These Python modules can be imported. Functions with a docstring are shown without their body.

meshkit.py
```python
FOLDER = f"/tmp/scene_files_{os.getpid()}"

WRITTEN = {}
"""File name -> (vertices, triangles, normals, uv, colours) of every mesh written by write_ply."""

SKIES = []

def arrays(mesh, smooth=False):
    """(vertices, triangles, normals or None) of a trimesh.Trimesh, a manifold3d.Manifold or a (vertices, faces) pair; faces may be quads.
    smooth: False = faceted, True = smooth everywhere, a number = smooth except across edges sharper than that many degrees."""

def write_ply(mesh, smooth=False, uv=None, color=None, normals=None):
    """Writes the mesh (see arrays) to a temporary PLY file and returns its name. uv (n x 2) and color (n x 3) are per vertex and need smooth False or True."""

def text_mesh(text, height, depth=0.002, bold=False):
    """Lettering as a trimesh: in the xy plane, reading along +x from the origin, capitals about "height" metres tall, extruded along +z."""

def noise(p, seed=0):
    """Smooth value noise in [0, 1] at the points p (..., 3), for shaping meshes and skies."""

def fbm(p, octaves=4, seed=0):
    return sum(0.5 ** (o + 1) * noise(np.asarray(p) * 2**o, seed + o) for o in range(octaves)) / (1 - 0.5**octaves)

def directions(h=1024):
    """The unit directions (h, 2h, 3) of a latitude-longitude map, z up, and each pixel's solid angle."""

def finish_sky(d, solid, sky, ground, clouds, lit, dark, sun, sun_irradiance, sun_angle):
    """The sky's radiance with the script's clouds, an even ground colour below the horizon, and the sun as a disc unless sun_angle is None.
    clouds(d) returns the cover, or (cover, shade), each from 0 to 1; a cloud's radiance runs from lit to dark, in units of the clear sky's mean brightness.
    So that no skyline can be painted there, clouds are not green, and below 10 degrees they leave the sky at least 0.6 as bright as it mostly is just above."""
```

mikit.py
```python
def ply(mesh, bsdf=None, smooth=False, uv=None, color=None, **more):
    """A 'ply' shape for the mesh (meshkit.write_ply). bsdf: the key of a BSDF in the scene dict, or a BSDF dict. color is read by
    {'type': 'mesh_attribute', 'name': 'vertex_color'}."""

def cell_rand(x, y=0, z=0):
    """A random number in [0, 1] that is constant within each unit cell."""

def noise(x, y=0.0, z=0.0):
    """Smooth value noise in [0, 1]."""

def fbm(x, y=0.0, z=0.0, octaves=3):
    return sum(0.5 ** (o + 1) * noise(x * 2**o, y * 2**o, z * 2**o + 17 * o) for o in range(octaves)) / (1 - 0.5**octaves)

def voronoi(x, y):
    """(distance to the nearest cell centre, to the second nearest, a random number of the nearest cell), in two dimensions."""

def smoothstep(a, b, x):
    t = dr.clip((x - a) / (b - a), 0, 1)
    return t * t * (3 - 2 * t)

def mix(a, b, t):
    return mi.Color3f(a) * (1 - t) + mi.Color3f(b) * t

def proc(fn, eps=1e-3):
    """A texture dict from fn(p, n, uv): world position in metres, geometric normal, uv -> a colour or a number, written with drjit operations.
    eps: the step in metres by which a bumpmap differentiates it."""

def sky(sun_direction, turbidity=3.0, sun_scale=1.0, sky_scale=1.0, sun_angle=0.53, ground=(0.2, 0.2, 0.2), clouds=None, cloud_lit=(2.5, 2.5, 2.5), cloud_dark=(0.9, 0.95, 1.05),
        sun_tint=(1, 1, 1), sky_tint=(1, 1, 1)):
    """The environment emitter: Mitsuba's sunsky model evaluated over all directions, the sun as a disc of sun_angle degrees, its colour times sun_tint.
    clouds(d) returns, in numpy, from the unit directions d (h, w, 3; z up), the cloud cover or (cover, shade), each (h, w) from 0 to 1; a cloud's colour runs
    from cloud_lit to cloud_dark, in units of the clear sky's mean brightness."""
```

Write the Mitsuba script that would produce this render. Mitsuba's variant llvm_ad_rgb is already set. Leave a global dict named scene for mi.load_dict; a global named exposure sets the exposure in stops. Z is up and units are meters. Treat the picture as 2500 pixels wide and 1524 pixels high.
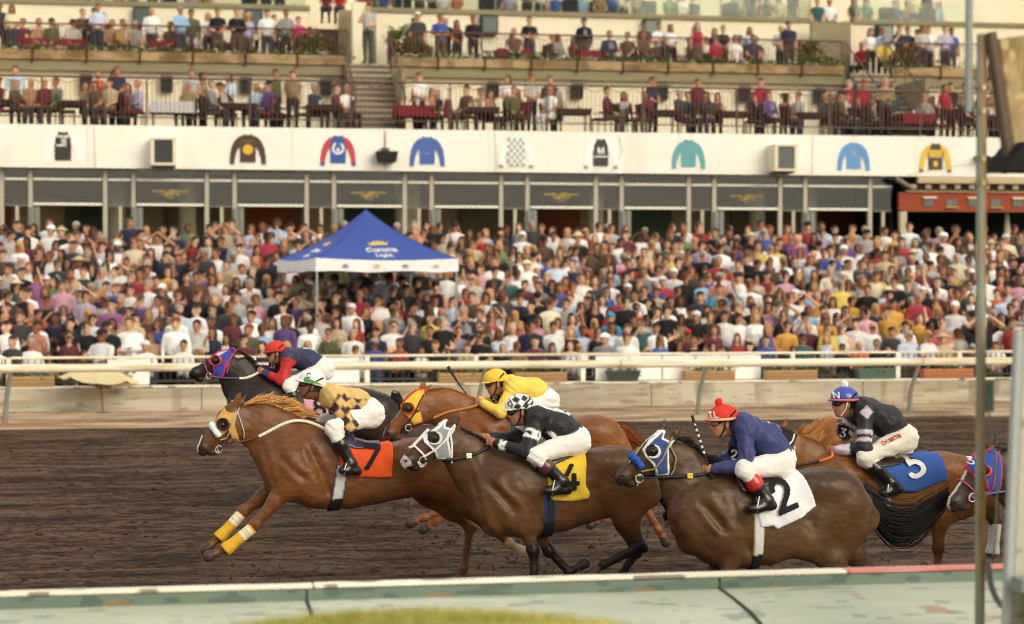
import math, random
import numpy as np
import trimesh, shapely
import shapely.geometry as sg
import drjit as dr
import mitsuba as mi
import mikit, meshkit
from mikit import proc, noise, fbm, smoothstep

T = mi.ScalarTransform4f
PI = math.pi
scene, labels = {}, {}

# ------------------------------------------------------------------ camera, sky, exposure
# x runs along the track (horses gallop towards -x), y away from the camera across the track, z up
YAW = math.radians(10.35)
EYE = (0.0, 0.0, 3.0)
scene['camera'] = {
    'type': 'thinlens', 'fov': 2 * math.degrees(math.atan(1250 / 4840)), 'fov_axis': 'x',
    'to_world': T().look_at(origin=list(EYE), target=[math.sin(YAW), math.cos(YAW), 3.0 - 74 / 4840], up=[0, 0, 1]),
    'aperture_radius': 0.022, 'focus_distance': 18.6,
    'near_clip': 0.1, 'far_clip': 2000.0}
SUN = np.array([0.42, -0.83, 0.40])
scene['sky'] = mikit.sky(SUN.tolist(), turbidity=4, sun_scale=0.28, sky_scale=1.0, sun_angle=40, sun_tint=(0.82, 0.98, 1.22), sky_tint=(1.0, 1.0, 1.0),
                         clouds=lambda d: 1.0 + 0.0 * d[..., 2], cloud_lit=(1.02, 1.0, 0.96), cloud_dark=(0.9, 0.88, 0.84))
exposure = 3.18


# ------------------------------------------------------------------ small helpers
def lin(r, g=None, b=None):
    """A colour of the picture (sRGB 0..255) as a linear base colour."""
    v = np.array([r, g, b] if g is not None else [r, r, r], float) / 255
    return np.where(v <= 0.04045, v / 12.92, ((v + 0.055) / 1.055) ** 2.4)


def mix(a, b, t):
    return mikit.mix(a.tolist() if isinstance(a, np.ndarray) else a, b.tolist() if isinstance(b, np.ndarray) else b, t)


used = {}


def new_key(name):
    n = used.get(name, -1) + 1
    used[name] = n
    return name if n == 0 else f'{name}_{n:03d}'


def tag(key, label=None, cat=None, group=None, kind=None):
    d = labels.setdefault(key, {})
    for k, v in (('label', label), ('category', cat), ('group', group), ('kind', kind)):
        if v:
            d[k] = v


def pack(c):
    c = np.sqrt(np.clip(c, 0, 0.98))
    return np.stack([np.round(c[:, 0] * 255) + 0.05 + 0.9 * c[:, 1], c[:, 2]], 1)


def coloured(mesh, bsdf, color, smooth=False, normals=None):
    """A shape that carries its own colour: one for all, or one per vertex (then each face takes its mean)."""
    c = np.asarray(color, float)
    if c.ndim == 1:
        v, f, n = meshkit.arrays(mesh, smooth)
        n = n if normals is None else normals
        uv = np.tile(pack(c[None]), (len(v), 1))
    else:
        v, f = np.asarray(mesh.vertices), np.asarray(mesh.faces)
        n = meshkit.arrays(mesh, True)[2] if smooth and normals is None else normals
        uv = np.repeat(pack(c[f].mean(1)), 3, 0)
        v, n = v[f].reshape(-1, 3), None if n is None else n[f].reshape(-1, 3)
        f = np.arange(len(v)).reshape(-1, 3)
    path = meshkit.write_ply((v, f), False, uv, None, normals=n)
    return {'type': 'ply', 'filename': path, 'face_normals': n is None, 'bsdf': {'type': 'ref', 'id': bsdf}}


def add(name, mesh, bsdf, color=None, parent=None, smooth=False, kind=None, label=None, **kw):
    """One entry of the scene; a part's key starts with its parent's key and two underscores."""
    key = new_key(parent + '__' + name if parent else name)
    if isinstance(mesh, (list, tuple)) and not isinstance(mesh[0], np.ndarray):
        mesh = join(mesh)
    if smooth is not True and smooth and np.ndim(color) == 1:
        mesh, smooth = trimesh.graph.smooth_shade(mesh, angle=math.radians(smooth), facet_minarea=None), True
    scene[key] = coloured(mesh, bsdf, color, smooth) if color is not None else mikit.ply(mesh, bsdf, smooth=smooth, **kw)
    if kind or label:
        tag(key, label=label, kind=kind)
    return key


def thing(name, label, cat, group=None, kind=None):
    key = new_key(name)
    tag(key, label, cat, group, kind)
    return key


def join(ms):
    return trimesh.util.concatenate([m for m in ms if m is not None])


def tm(v, f):
    return trimesh.Trimesh(np.asarray(v, float), np.asarray(f), process=False)


def box(x0, x1, y0, y1, z0, z1, r=0.0):
    """An axis-aligned box; r chamfers its edges."""
    if r <= 0:
        m = trimesh.creation.box([x1 - x0, y1 - y0, z1 - z0])
        m.apply_translation([(x0 + x1) / 2, (y0 + y1) / 2, (z0 + z1) / 2])
        return m
    pts = []
    for a in (0, 1):
        for b in (0, 1):
            for c in (0, 1):
                p = np.array([(x0, x1)[a], (y0, y1)[b], (z0, z1)[c]])
                s = np.array([1 - 2 * a, 1 - 2 * b, 1 - 2 * c]) * r
                for k in range(3):
                    q = p + s
                    q[k] = p[k]
                    pts.append(q)
    return trimesh.convex.convex_hull(np.array(pts))


def obox(cx, cy, cz, lx, ly, lz, rz=0.0, rx=0.0, ry=0.0, r=0.0):
    m = box(-lx / 2, lx / 2, -ly / 2, ly / 2, -lz / 2, lz / 2, r)
    for a, ax in ((rx, [1, 0, 0]), (ry, [0, 1, 0]), (rz, [0, 0, 1])):
        if a:
            m.apply_transform(trimesh.transformations.rotation_matrix(a, ax))
    m.apply_translation([cx, cy, cz])
    return m


def tube(pts, r, n=8, cap=True):
    """A swept round bar through the points, with a radius per point or one for all."""
    p = np.asarray(pts, float)
    r = np.broadcast_to(np.asarray(r, float), len(p))
    t = np.gradient(p, axis=0)
    t /= np.linalg.norm(t, axis=1, keepdims=True) + 1e-12
    a = np.array([0, 0, 1.0]) if abs(t[0, 2]) < 0.9 else np.array([0, 1.0, 0])
    rings = []
    for i in range(len(p)):
        u = np.cross(t[i], a)
        u /= np.linalg.norm(u) + 1e-12
        a = np.cross(u, t[i])
        th = np.arange(n) * 2 * PI / n
        rings.append(p[i] + r[i] * (np.cos(th)[:, None] * u + np.sin(th)[:, None] * a))
    v = np.vstack(rings)
    f = []
    for i in range(len(p) - 1):
        for j in range(n):
            a0, a1, b0, b1 = i * n + j, i * n + (j + 1) % n, (i + 1) * n + j, (i + 1) * n + (j + 1) % n
            f += [[a0, b1, b0], [a0, a1, b1]]
    if cap:
        v = np.vstack([v, p[0], p[-1]])
        m = len(v)
        e = (len(p) - 1) * n
        for j in range(n):
            f += [[m - 2, (j + 1) % n, j], [m - 1, e + j, e + (j + 1) % n]]
    return tm(v, f)


def cyl(x, y, z0, z1, r, n=12, r1=None):
    return tube([[x, y, z0], [x, y, z1]], [r, r if r1 is None else r1], n)


def ball(c, r, sub=2, s=(1, 1, 1)):
    m = trimesh.creation.icosphere(subdivisions=sub, radius=1.0)
    m.apply_scale(np.array(s) * r)
    m.apply_translation(c)
    return m


def prism(poly, depth, rot=True):
    """A polygon drawn in x, z, extruded along y from 0 to depth (towards -y)."""
    if isinstance(poly, (list, np.ndarray)):
        poly = sg.Polygon(poly)
    ms = [trimesh.creation.extrude_polygon(g, depth, engine='earcut') for g in getattr(poly, 'geoms', [poly]) if g.area > 1e-9]
    m = join(ms)
    v = m.vertices.copy()
    m.vertices = np.stack([v[:, 0], -v[:, 2], v[:, 1]], 1)
    return m


def lettering(text, height, depth=0.004, bold=True):
    """Upright letters in the x, z plane that face -y, centred on x = 0 with their foot at z = 0."""
    m = meshkit.text_mesh(text, height, depth, bold)
    v = m.vertices.copy()
    v[:, 0] -= (v[:, 0].min() + v[:, 0].max()) / 2
    m.vertices = np.stack([v[:, 0], -v[:, 2], v[:, 1]], 1)
    return m


def moved(m, x=0, y=0, z=0, rz=0, s=1.0):
    m = m.copy()
    if s != 1.0:
        m.apply_scale(s)
    if rz:
        m.apply_transform(trimesh.transformations.rotation_matrix(rz, [0, 0, 1]))
    m.apply_translation([x, y, z])
    return m


# ------------------------------------------------------------------ materials
def P(color, rough=0.6, **kw):
    base = color if isinstance(color, dict) else {'type': 'rgb', 'value': [float(x) for x in color]}
    return {'type': 'twosided', 'bsdf': {'type': 'principled', 'base_color': base, 'roughness': rough, **kw}}


def own_colour(p, n, uv):
    """A shape's own colour, carried in its uv: red and green in u, blue in v (square roots)."""
    k = dr.floor(uv.x)
    r, g, b = k / 255, (uv.x - k - 0.05) / 0.9, uv.y
    return mi.Color3f(r * r, g * g, b * b)


VC = proc(own_colour)
scene['matte'] = P(VC, 0.85, specular=0.25)
scene['cloth'] = P(VC, 0.8, specular=0.25, sheen=0.4)
scene['silk'] = P(VC, 0.55, specular=0.35, sheen=0.3)
scene['coat'] = P(VC, 0.40, specular=0.32, sheen=0.15, sheen_tint=0.8)
scene['gloss'] = P(VC, 0.22, specular=0.6, clearcoat=0.3)
scene['paint'] = P(VC, 0.45, specular=0.4)
scene['metal'] = P(VC, 0.32, metallic=0.85)


def bumped(name, base, height, scale, rough=0.8, eps=1e-3, **kw):
    scene[name] = {'type': 'twosided', 'bsdf': {'type': 'bumpmap', 'scale': scale, 'arbitrary': proc(height, eps),
                   'bsdf': {'type': 'principled', 'base_color': proc(base) if callable(base) else {'type': 'rgb', 'value': list(map(float, base))}, 'roughness': rough, **kw}}}


def dirt_colour(p, n, uv):
    a = mikit.fbm(p.x * 1.1, p.y * 5.0, 0.0, 3)
    b = mikit.fbm(p.x * 9.0, p.y * 14.0, 3.0, 3)
    t = 0.55 * a + 0.45 * b
    c = mikit.mix(lin(46, 34, 28).tolist(), lin(92, 74, 60).tolist(), mikit.smoothstep(0.3, 0.72, t))
    clod = mikit.smoothstep(0.66, 0.78, mikit.noise(p.x * 26, p.y * 26, 7.0))
    c = mikit.mix(c, lin(34, 25, 21).tolist(), 0.6 * clod)
    return c


bumped('track_dirt', dirt_colour, lambda p, n, uv: mikit.fbm(p.x * 7, p.y * 9, 1.0, 3), 0.028, 0.95, eps=0.01, specular=0.15)


def strip_colour(p, n, uv):
    a = fbm(p.x * 0.9, p.y * 3.5, 2.0, 4)
    c = mix(lin(112, 94, 76), lin(170, 150, 124), smoothstep(0.3, 0.7, a))
    return mix(c, lin(150, 112, 80), 0.5 * smoothstep(0.6, 0.8, noise(p.x * 0.5, p.y * 5, 9.0)))


scene['bank_dirt'] = P(proc(strip_colour), 0.95, specular=0.15)


def wall_colour(p, n, uv):
    a = fbm(p.x * 0.7, p.z * 5.0, 5.0, 4)
    c = mix(lin(176, 165, 144), lin(205, 196, 176), smoothstep(0.3, 0.7, a))
    drip = smoothstep(0.6, 0.85, noise(p.x * 4.0, p.z * 1.2, 1.0)) * smoothstep(0.45, 0.7, noise(p.x * 0.6, 3.0, 2.0))
    c = mix(c, lin(126, 112, 92), 0.55 * drip)
    scuff = smoothstep(0.74, 0.84, noise(p.x * 3.0, p.z * 22.0, 8.0))
    return mix(c, lin(140, 124, 100), 0.6 * scuff)


scene['wall_concrete'] = P(proc(wall_colour), 0.9, specular=0.2)


def cream_colour(p, n, uv):
    a = fbm(p.x * 0.35, p.z * 1.2, p.y, 3)
    return mix(lin(232, 221, 192), lin(242, 234, 210), a)


scene['cream_stucco'] = P(proc(cream_colour), 0.85, specular=0.2)


def fascia_colour(p, n, uv):
    a = fbm(p.x * 0.4, p.z * 2.0, 3.0, 3)
    c = mix(lin(243, 239, 226), lin(249, 246, 238), a)
    drip = smoothstep(0.7, 0.9, noise(p.x * 2.2, p.z * 0.35, 4.0))
    return mix(c, lin(222, 214, 194), 0.35 * drip)


scene['fascia_white'] = P(proc(fascia_colour), 0.7, specular=0.3)


def slab_colour(p, n, uv):
    a = fbm(p.x * 1.3, p.z * 6, p.y * 1.3, 4)
    return mix(lin(128, 118, 92), lin(158, 148, 120), a)


scene['slab_concrete'] = P(proc(slab_colour), 0.9, specular=0.2)


def planter_colour(p, n, uv):
    a = fbm(p.x * 1.6, p.z * 5, 6.0, 4)
    c = mix(lin(134, 110, 80), lin(176, 150, 114), smoothstep(0.3, 0.7, a))
    return mix(c, lin(96, 78, 54), 0.5 * smoothstep(0.62, 0.8, noise(p.x * 3, p.z * 3, 2.0)))


scene['planter_concrete'] = P(proc(planter_colour), 0.9, specular=0.2)


def cover_colour(p, n, uv):
    a = fbm(p.x * 0.8, p.y * 2.0, 1.0, 4)
    c = mix(lin(170, 175, 156), lin(190, 195, 176), smoothstep(0.25, 0.75, a))
    d = fbm(p.x * 3.0, p.y * 9.0, 4.0, 3)
    rust = smoothstep(0.70, 0.76, d) * smoothstep(1.8, 3.4, p.x)
    c = mix(c, lin(150, 108, 74), 0.65 * rust)
    nick = smoothstep(0.75, 0.8, noise(p.x * 7.0, p.y * 24.0, 8.0))
    c = mix(c, lin(112, 120, 106), 0.55 * nick)
    return c


scene['cover_paint'] = P(proc(cover_colour), 0.5, specular=0.35)


def lip_colour(p, n, uv):
    a = fbm(p.x * 2.0, p.z * 9.0, 2.0, 3)
    c = mix(lin(92, 112, 100), lin(118, 134, 120), a)
    chip = smoothstep(0.68, 0.76, noise(p.x * 9.0, p.z * 30.0, 4.0))
    c = mix(c, lin(70, 88, 80), 0.6 * chip)
    return mix(c, lin(150, 112, 78), 0.6 * smoothstep(0.74, 0.8, noise(p.x * 5.0, p.z * 14.0, 9.0)))


scene['cover_lip'] = P(proc(lip_colour), 0.55, specular=0.35)


def railtop_colour(p, n, uv):
    c = mix(lin(224, 214, 190), lin(246, 240, 222), fbm(p.x * 3, p.y * 9, 1.0, 3))
    return mix(c, lin(92, 76, 60), 0.75 * smoothstep(0.74, 0.82, noise(p.x * 5.0, p.y * 22.0, 5.0)))


scene['railtop_paint'] = P(proc(railtop_colour), 0.45, specular=0.4)


def redtop_colour(p, n, uv):
    c = mix(lin(192, 112, 102), lin(210, 142, 126), fbm(p.x * 3, p.y * 9, 1.0, 3))
    return mix(c, lin(238, 222, 206), smoothstep(0.45, 0.62, noise(p.x * 1.3 + p.y * 2, p.y * 30.0 + p.z * 40, 5.0)))


scene['redtop_paint'] = P(proc(redtop_colour), 0.45, specular=0.4)


def farrail_colour(p, n, uv):
    a = fbm(p.x * 1.1, p.z * 14, 3.0, 3)
    return mix(lin(206, 190, 156), lin(242, 232, 206), smoothstep(0.25, 0.6, a))


scene['farrail_paint'] = P(proc(farrail_colour), 0.6, specular=0.3)


def pole_colour(p, n, uv):
    a = fbm(p.x * 12, p.y * 12, p.z * 1.1, 3)
    c = mix(lin(126, 134, 122), lin(154, 158, 146), fbm(p.x * 30, p.y * 30, p.z * 5, 3))
    rust = smoothstep(0.46, 0.60, a)
    c = mix(c, mix(lin(130, 98, 64), lin(160, 128, 84), noise(p.z * 9, p.x * 40, 1.0)), rust)
    return c


scene['pole_paint'] = P(proc(pole_colour), 0.6, specular=0.35)


def steel_colour(p, n, uv):
    a = fbm(p.x * 8, p.y * 8, p.z * 4, 3)
    c = mix(lin(166, 164, 150), lin(192, 188, 172), a)
    return mix(c, lin(120, 110, 90), 0.5 * smoothstep(0.72, 0.8, noise(p.x * 30, p.y * 30, p.z * 22)))


scene['post_steel'] = P(proc(steel_colour), 0.55, specular=0.4)


def board_colour(p, n, uv):
    a = fbm(p.x * 14, p.y * 14, p.z * 6, 4)
    c = mix(lin(136, 116, 84), lin(192, 172, 128), smoothstep(0.25, 0.7, a))
    return mix(c, lin(208, 190, 140), 0.7 * smoothstep(0.66, 0.74, noise(p.x * 22, p.y * 22, p.z * 15)))


scene['board_wood'] = P(proc(board_colour), 0.85, specular=0.2)
scene['parapet_glass'] = {'type': 'thindielectric', 'int_ior': 1.35, 'specular_reflectance': {'type': 'rgb', 'value': [0.8, 0.85, 0.75]}, 'specular_transmittance': {'type': 'rgb', 'value': [0.62, 0.68, 0.60]}}
scene['glass'] = {'type': 'thindielectric', 'int_ior': 1.7, 'specular_reflectance': {'type': 'rgb', 'value': [1.0, 0.95, 0.80]}, 'specular_transmittance': {'type': 'rgb', 'value': [0.9, 0.92, 0.8]}}


def step_colour(p, n, uv):
    return mix(lin(92, 84, 72), lin(128, 118, 102), fbm(p.x * 2, p.y * 2, p.z * 2, 3))


scene['step_concrete'] = P(proc(step_colour), 0.9, specular=0.2)


def turf_colour(p, n, uv):
    a = fbm(p.x * 3, p.y * 3, 2.0, 4)
    c = mix(lin(112, 114, 50), lin(176, 164, 92), smoothstep(0.3, 0.7, a))
    return c


scene['turf_soil'] = P(proc(turf_colour), 0.95, specular=0.1)

# ------------------------------------------------------------------ the ground
def ground_z(y):
    """The track falls slightly towards the inside rail."""
    return np.interp(y, [14, 22, 37, 60], [0.0, 0.0, 0.35, 0.35])


def sheet(xs, ys, zf):
    X, Y = np.meshgrid(xs, ys)
    v = np.stack([X, Y, zf(X, Y)], -1).reshape(-1, 3)
    n, m = len(xs), len(ys)
    i = (np.arange(m - 1)[:, None] * n + np.arange(n - 1)).ravel()
    f = np.vstack([np.stack([i, i + 1, i + n + 1], 1), np.stack([i, i + n + 1, i + n], 1)])
    return tm(v, f)


add('ground', sheet(np.array([-900, -200, -60, -30, 0, 30, 60, 100, 200, 900.0]), np.array([-900, -200, -30, 8, 60, 200, 900.0]), lambda X, Y: 0 * X - 0.62), 'bank_dirt', kind='structure')
# the dirt track, with hoof-churned clods in real relief
rng = np.random.default_rng(5)


def churn(X, Y):
    p = np.stack([X * 3.0, Y * 6.0, 0 * X], -1)
    q = np.stack([X * 0.8, Y * 1.6, 0 * X + 3], -1)
    fade = np.clip((Y - 9) / 3, 0, 1)
    return ground_z(Y) + fade * (0.022 * (meshkit.fbm(p * 1.6, 3, 2) - 0.5) + 0.018 * (meshkit.fbm(q, 2, 7) - 0.5))


add('dirt_track', sheet(np.linspace(-16, 27, 400), np.linspace(11.2, 36.9, 330), churn), 'track_dirt', smooth=True, kind='structure')
far_dirt = [sheet(np.array([-300, -16.0]), np.array([11.2, 37]), lambda X, Y: ground_z(Y) - 0.03), sheet(np.array([27, 300.0]), np.array([11.2, 37]), lambda X, Y: ground_z(Y) - 0.03)]
add('dirt_track_beyond', join(far_dirt), 'track_dirt', kind='structure')


def bank(X, Y):
    p = np.stack([X * 1.3, Y * 3.0, 0 * X], -1)
    return 0.345 + 0.10 * np.clip((Y - 36.8) / 2.6, 0, 1) + 0.06 * (meshkit.fbm(p, 3, 4) - 0.4) * np.clip((Y - 36.6) / 0.4, 0, 1)


add('dirt_bank', sheet(np.linspace(-40, 60, 500), np.linspace(36.6, 39.85, 26), bank), 'bank_dirt', smooth=True, kind='structure')

# clods thrown up on the track surface, too many to count
clods = []
base_clod = trimesh.creation.icosphere(subdivisions=1, radius=1.0)
for i in range(900):
    x, y = rng.uniform(-6, 20), rng.uniform(13, 34)
    s = rng.uniform(0.008, 0.026) * rng.choice([1, 1, 1.5])
    m = base_clod.copy()
    m.vertices *= s * (1 + 0.35 * rng.standard_normal((len(m.vertices), 1))) * np.array([1.3, 1.1, 0.7])
    m.apply_translation([x, y, float(churn(np.array(x), np.array(y))) + 0.004])
    clods.append(m)
add('dirt_clods', join(clods), 'matte', lin(62, 48, 38), kind='stuff', label='loose dark clods of dirt lying on the churned track')

# ------------------------------------------------------------------ concrete wall with its coping, in cast sections
W0 = 39.8
wall = thing('concrete_wall', 'low weathered beige concrete wall along the outside of the track', 'wall')
for i in range(14):
    x0 = -22 + i * 4.6
    m = box(x0 + 0.006, x0 + 4.6 - 0.006, W0, W0 + 0.32, 0.3, 0.90, 0.012)
    add('panel', m, 'wall_concrete', parent=wall)
for i in range(6):
    x0 = -20 + i * 10.0
    add('coping', box(x0 + 0.004, x0 + 10.0 - 0.004, W0 - 0.02, W0 + 0.40, 0.90, 0.935, 0.008), 'railtop_paint', parent=wall)

# ------------------------------------------------------------------ outside running rail of the track
rail = thing('running_rail', 'long white running rail on the outer edge of the dirt track', 'rail')
RY = 37.55
for i in range(10):
    x0 = -22 + i * 6.2
    add('rail_section', tube([[x0 + 0.01, RY, 1.40], [x0 + 6.19, RY, 1.40]], 0.078, 14), 'farrail_paint', parent=rail, smooth=True)
for x in (-6.9, -2.52, 1.9, 6.35, 10.75, 15.15, 19.6, 24.0):
    # goose-neck posts: the foot stands outside the rail and leans in
    add('post', tube([[x - 0.13, RY + 0.22, 0.34], [x - 0.1, RY + 0.2, 0.8], [x - 0.03, RY + 0.08, 1.2], [x, RY, 1.37]], [0.05, 0.047, 0.042, 0.04], 10), 'matte', lin(140, 138, 124), parent=rail, smooth=True)

# ------------------------------------------------------------------ spectator fence on the wall, with banners and balusters
fence = thing('spectator_fence', 'white fence with thin dark balusters between the crowd and the track', 'fence')
FY = 40.28
FX = [-7.2, -2.75, 2.05, 6.6, 11.1, 15.75, 18.75, 23.2, 27.5]
for a, b in zip(FX[:-1], FX[1:]):
    add('top_rail', box(a + 0.05, b - 0.05, FY - 0.05, FY + 0.05, 1.465, 1.515, 0.01), 'farrail_paint', parent=fence)
    add('bottom_rail', box(a + 0.05, b - 0.05, FY - 0.02, FY + 0.02, 0.99, 1.03), 'matte', lin(70, 66, 58), parent=fence)
FX2 = [-5.1, -0.55, 4.35, 8.85, 13.4, 17.15, 20.9]
for x in FX + FX2:
    add('post', box(x - 0.05, x + 0.05, FY - 0.05, FY + 0.05, 0.936, 1.50, 0.008), 'paint', lin(236, 230, 214), parent=fence)
bars = []
for a, b in zip(FX[:-1], FX[1:]):
    n = int((b - a) / 0.125)
    for k in range(1, n):
        x = a + (b - a) * k / n
        bars.append(box(x - 0.009, x + 0.009, FY - 0.009, FY + 0.009, 1.03, 1.465))
add('baluster', join(bars), 'matte', lin(60, 56, 50), parent=fence, kind='stuff')
banner_x = [(-0.85, 0.0), (3.35, 4.2), (9.1, 12.7), (19.25, 20.4), (22.3, 24.2), (8.95, 9.05)]
for i, (a, b) in enumerate(banner_x[:5]):
    n = max(1, int(round((b - a) / 0.75)))
    for k in range(n):
        x0, x1 = a + (b - a) * k / n, a + (b - a) * (k + 1) / n
        xs = np.linspace(x0 + 0.012, x1 - 0.012, 9)
        v, f = [], []
        for z in (0.95, 1.2, 1.455):
            v += [[x, FY - 0.062 - 0.006 * math.sin(9 * x + 5 * z), z] for x in xs]
        g = sheet(np.arange(9.0), np.arange(3.0), lambda X, Y: 0 * X)
        m = tm(np.array(v), g.faces)
        back = m.copy()
        back.vertices[:, 1] += 0.006
        back.faces = back.faces[:, ::-1]
        add('banner', join([m, back]), 'cloth', lin(238, 236, 230), parent=fence)

# ------------------------------------------------------------------ inside rail with its sloping green cover
NY = 11.25
inner = thing('safety_rail', 'near safety rail with white top edge and sloping pale green cover', 'rail')


def cover(x0, x1, name='cover'):
    # cross-section, from the track side towards the infield
    pts = [(NY - 0.105, 1.25), (NY - 0.116, 1.212), (NY - 0.42, 1.196), (NY - 0.75, 1.165), (NY - 1.10, 1.10), (NY - 1.22, 1.0)]
    top = [(y, z) for y, z in pts]
    low = [(y + 0.015, z - 0.02) for y, z in pts][::-1]
    poly = sg.Polygon(top + low)
    m = trimesh.creation.extrude_polygon(poly, x1 - x0, engine='earcut')
    v = m.vertices.copy()
    m.vertices = np.stack([x0 + v[:, 2], v[:, 0], v[:, 1]], 1)
    m.fix_normals()
    return m


JX = [-6.9, -2.6, 0.86, 3.26, 7.2, 11.0]
for a, b in zip(JX[:-1], JX[1:]):
    add('cover_panel', cover(a + 0.006, b - 0.006), 'cover_paint', parent=inner, smooth=30)
    add('cover_lip', box(a + 0.006, b - 0.006, NY - 0.135, NY - 0.118, 1.205, 1.272, 0.004), 'cover_lip', parent=inner)
    add('joint_strip', tube([[b, NY - 0.13, 1.212], [b, NY - 0.43, 1.196], [b, NY - 0.76, 1.171], [b, NY - 1.10, 1.106]], 0.011, 6), 'matte', lin(66, 70, 60), parent=inner)
rx = [-7.0, -2.2, 0.9, 4.05, 9.0]
for k, (a, b) in enumerate(zip(rx[:-1], rx[1:])):
    red = a > 3.5
    add('top_rail', box(a + 0.004, b - 0.004, NY - 0.116, NY - 0.01, 1.274, 1.297, 0.006), 'redtop_paint' if red else 'railtop_paint', parent=inner, label='faded red stretch of the top edge' if red else None)
for x in np.arange(-6, 9.1, 3.0):
    add('post', cyl(x, NY - 0.25, -0.3, 1.165, 0.045), 'matte', lin(150, 150, 138), parent=inner, smooth=30)

# ------------------------------------------------------------------ grassy infield knoll in front of the rail
KX, KY = 0.80, 5.6


def knoll(X, Y):
    r = ((X - KX) / 1.5) ** 2 + ((Y - KY) / 1.8) ** 2
    p = np.stack([X * 2.2, Y * 2.2, 0 * X], -1)
    return 0.15 + 1.835 * np.exp(-0.5 * r * 0.33) + 0.03 * (meshkit.fbm(p * 3, 3, 1) - 0.5)


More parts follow.
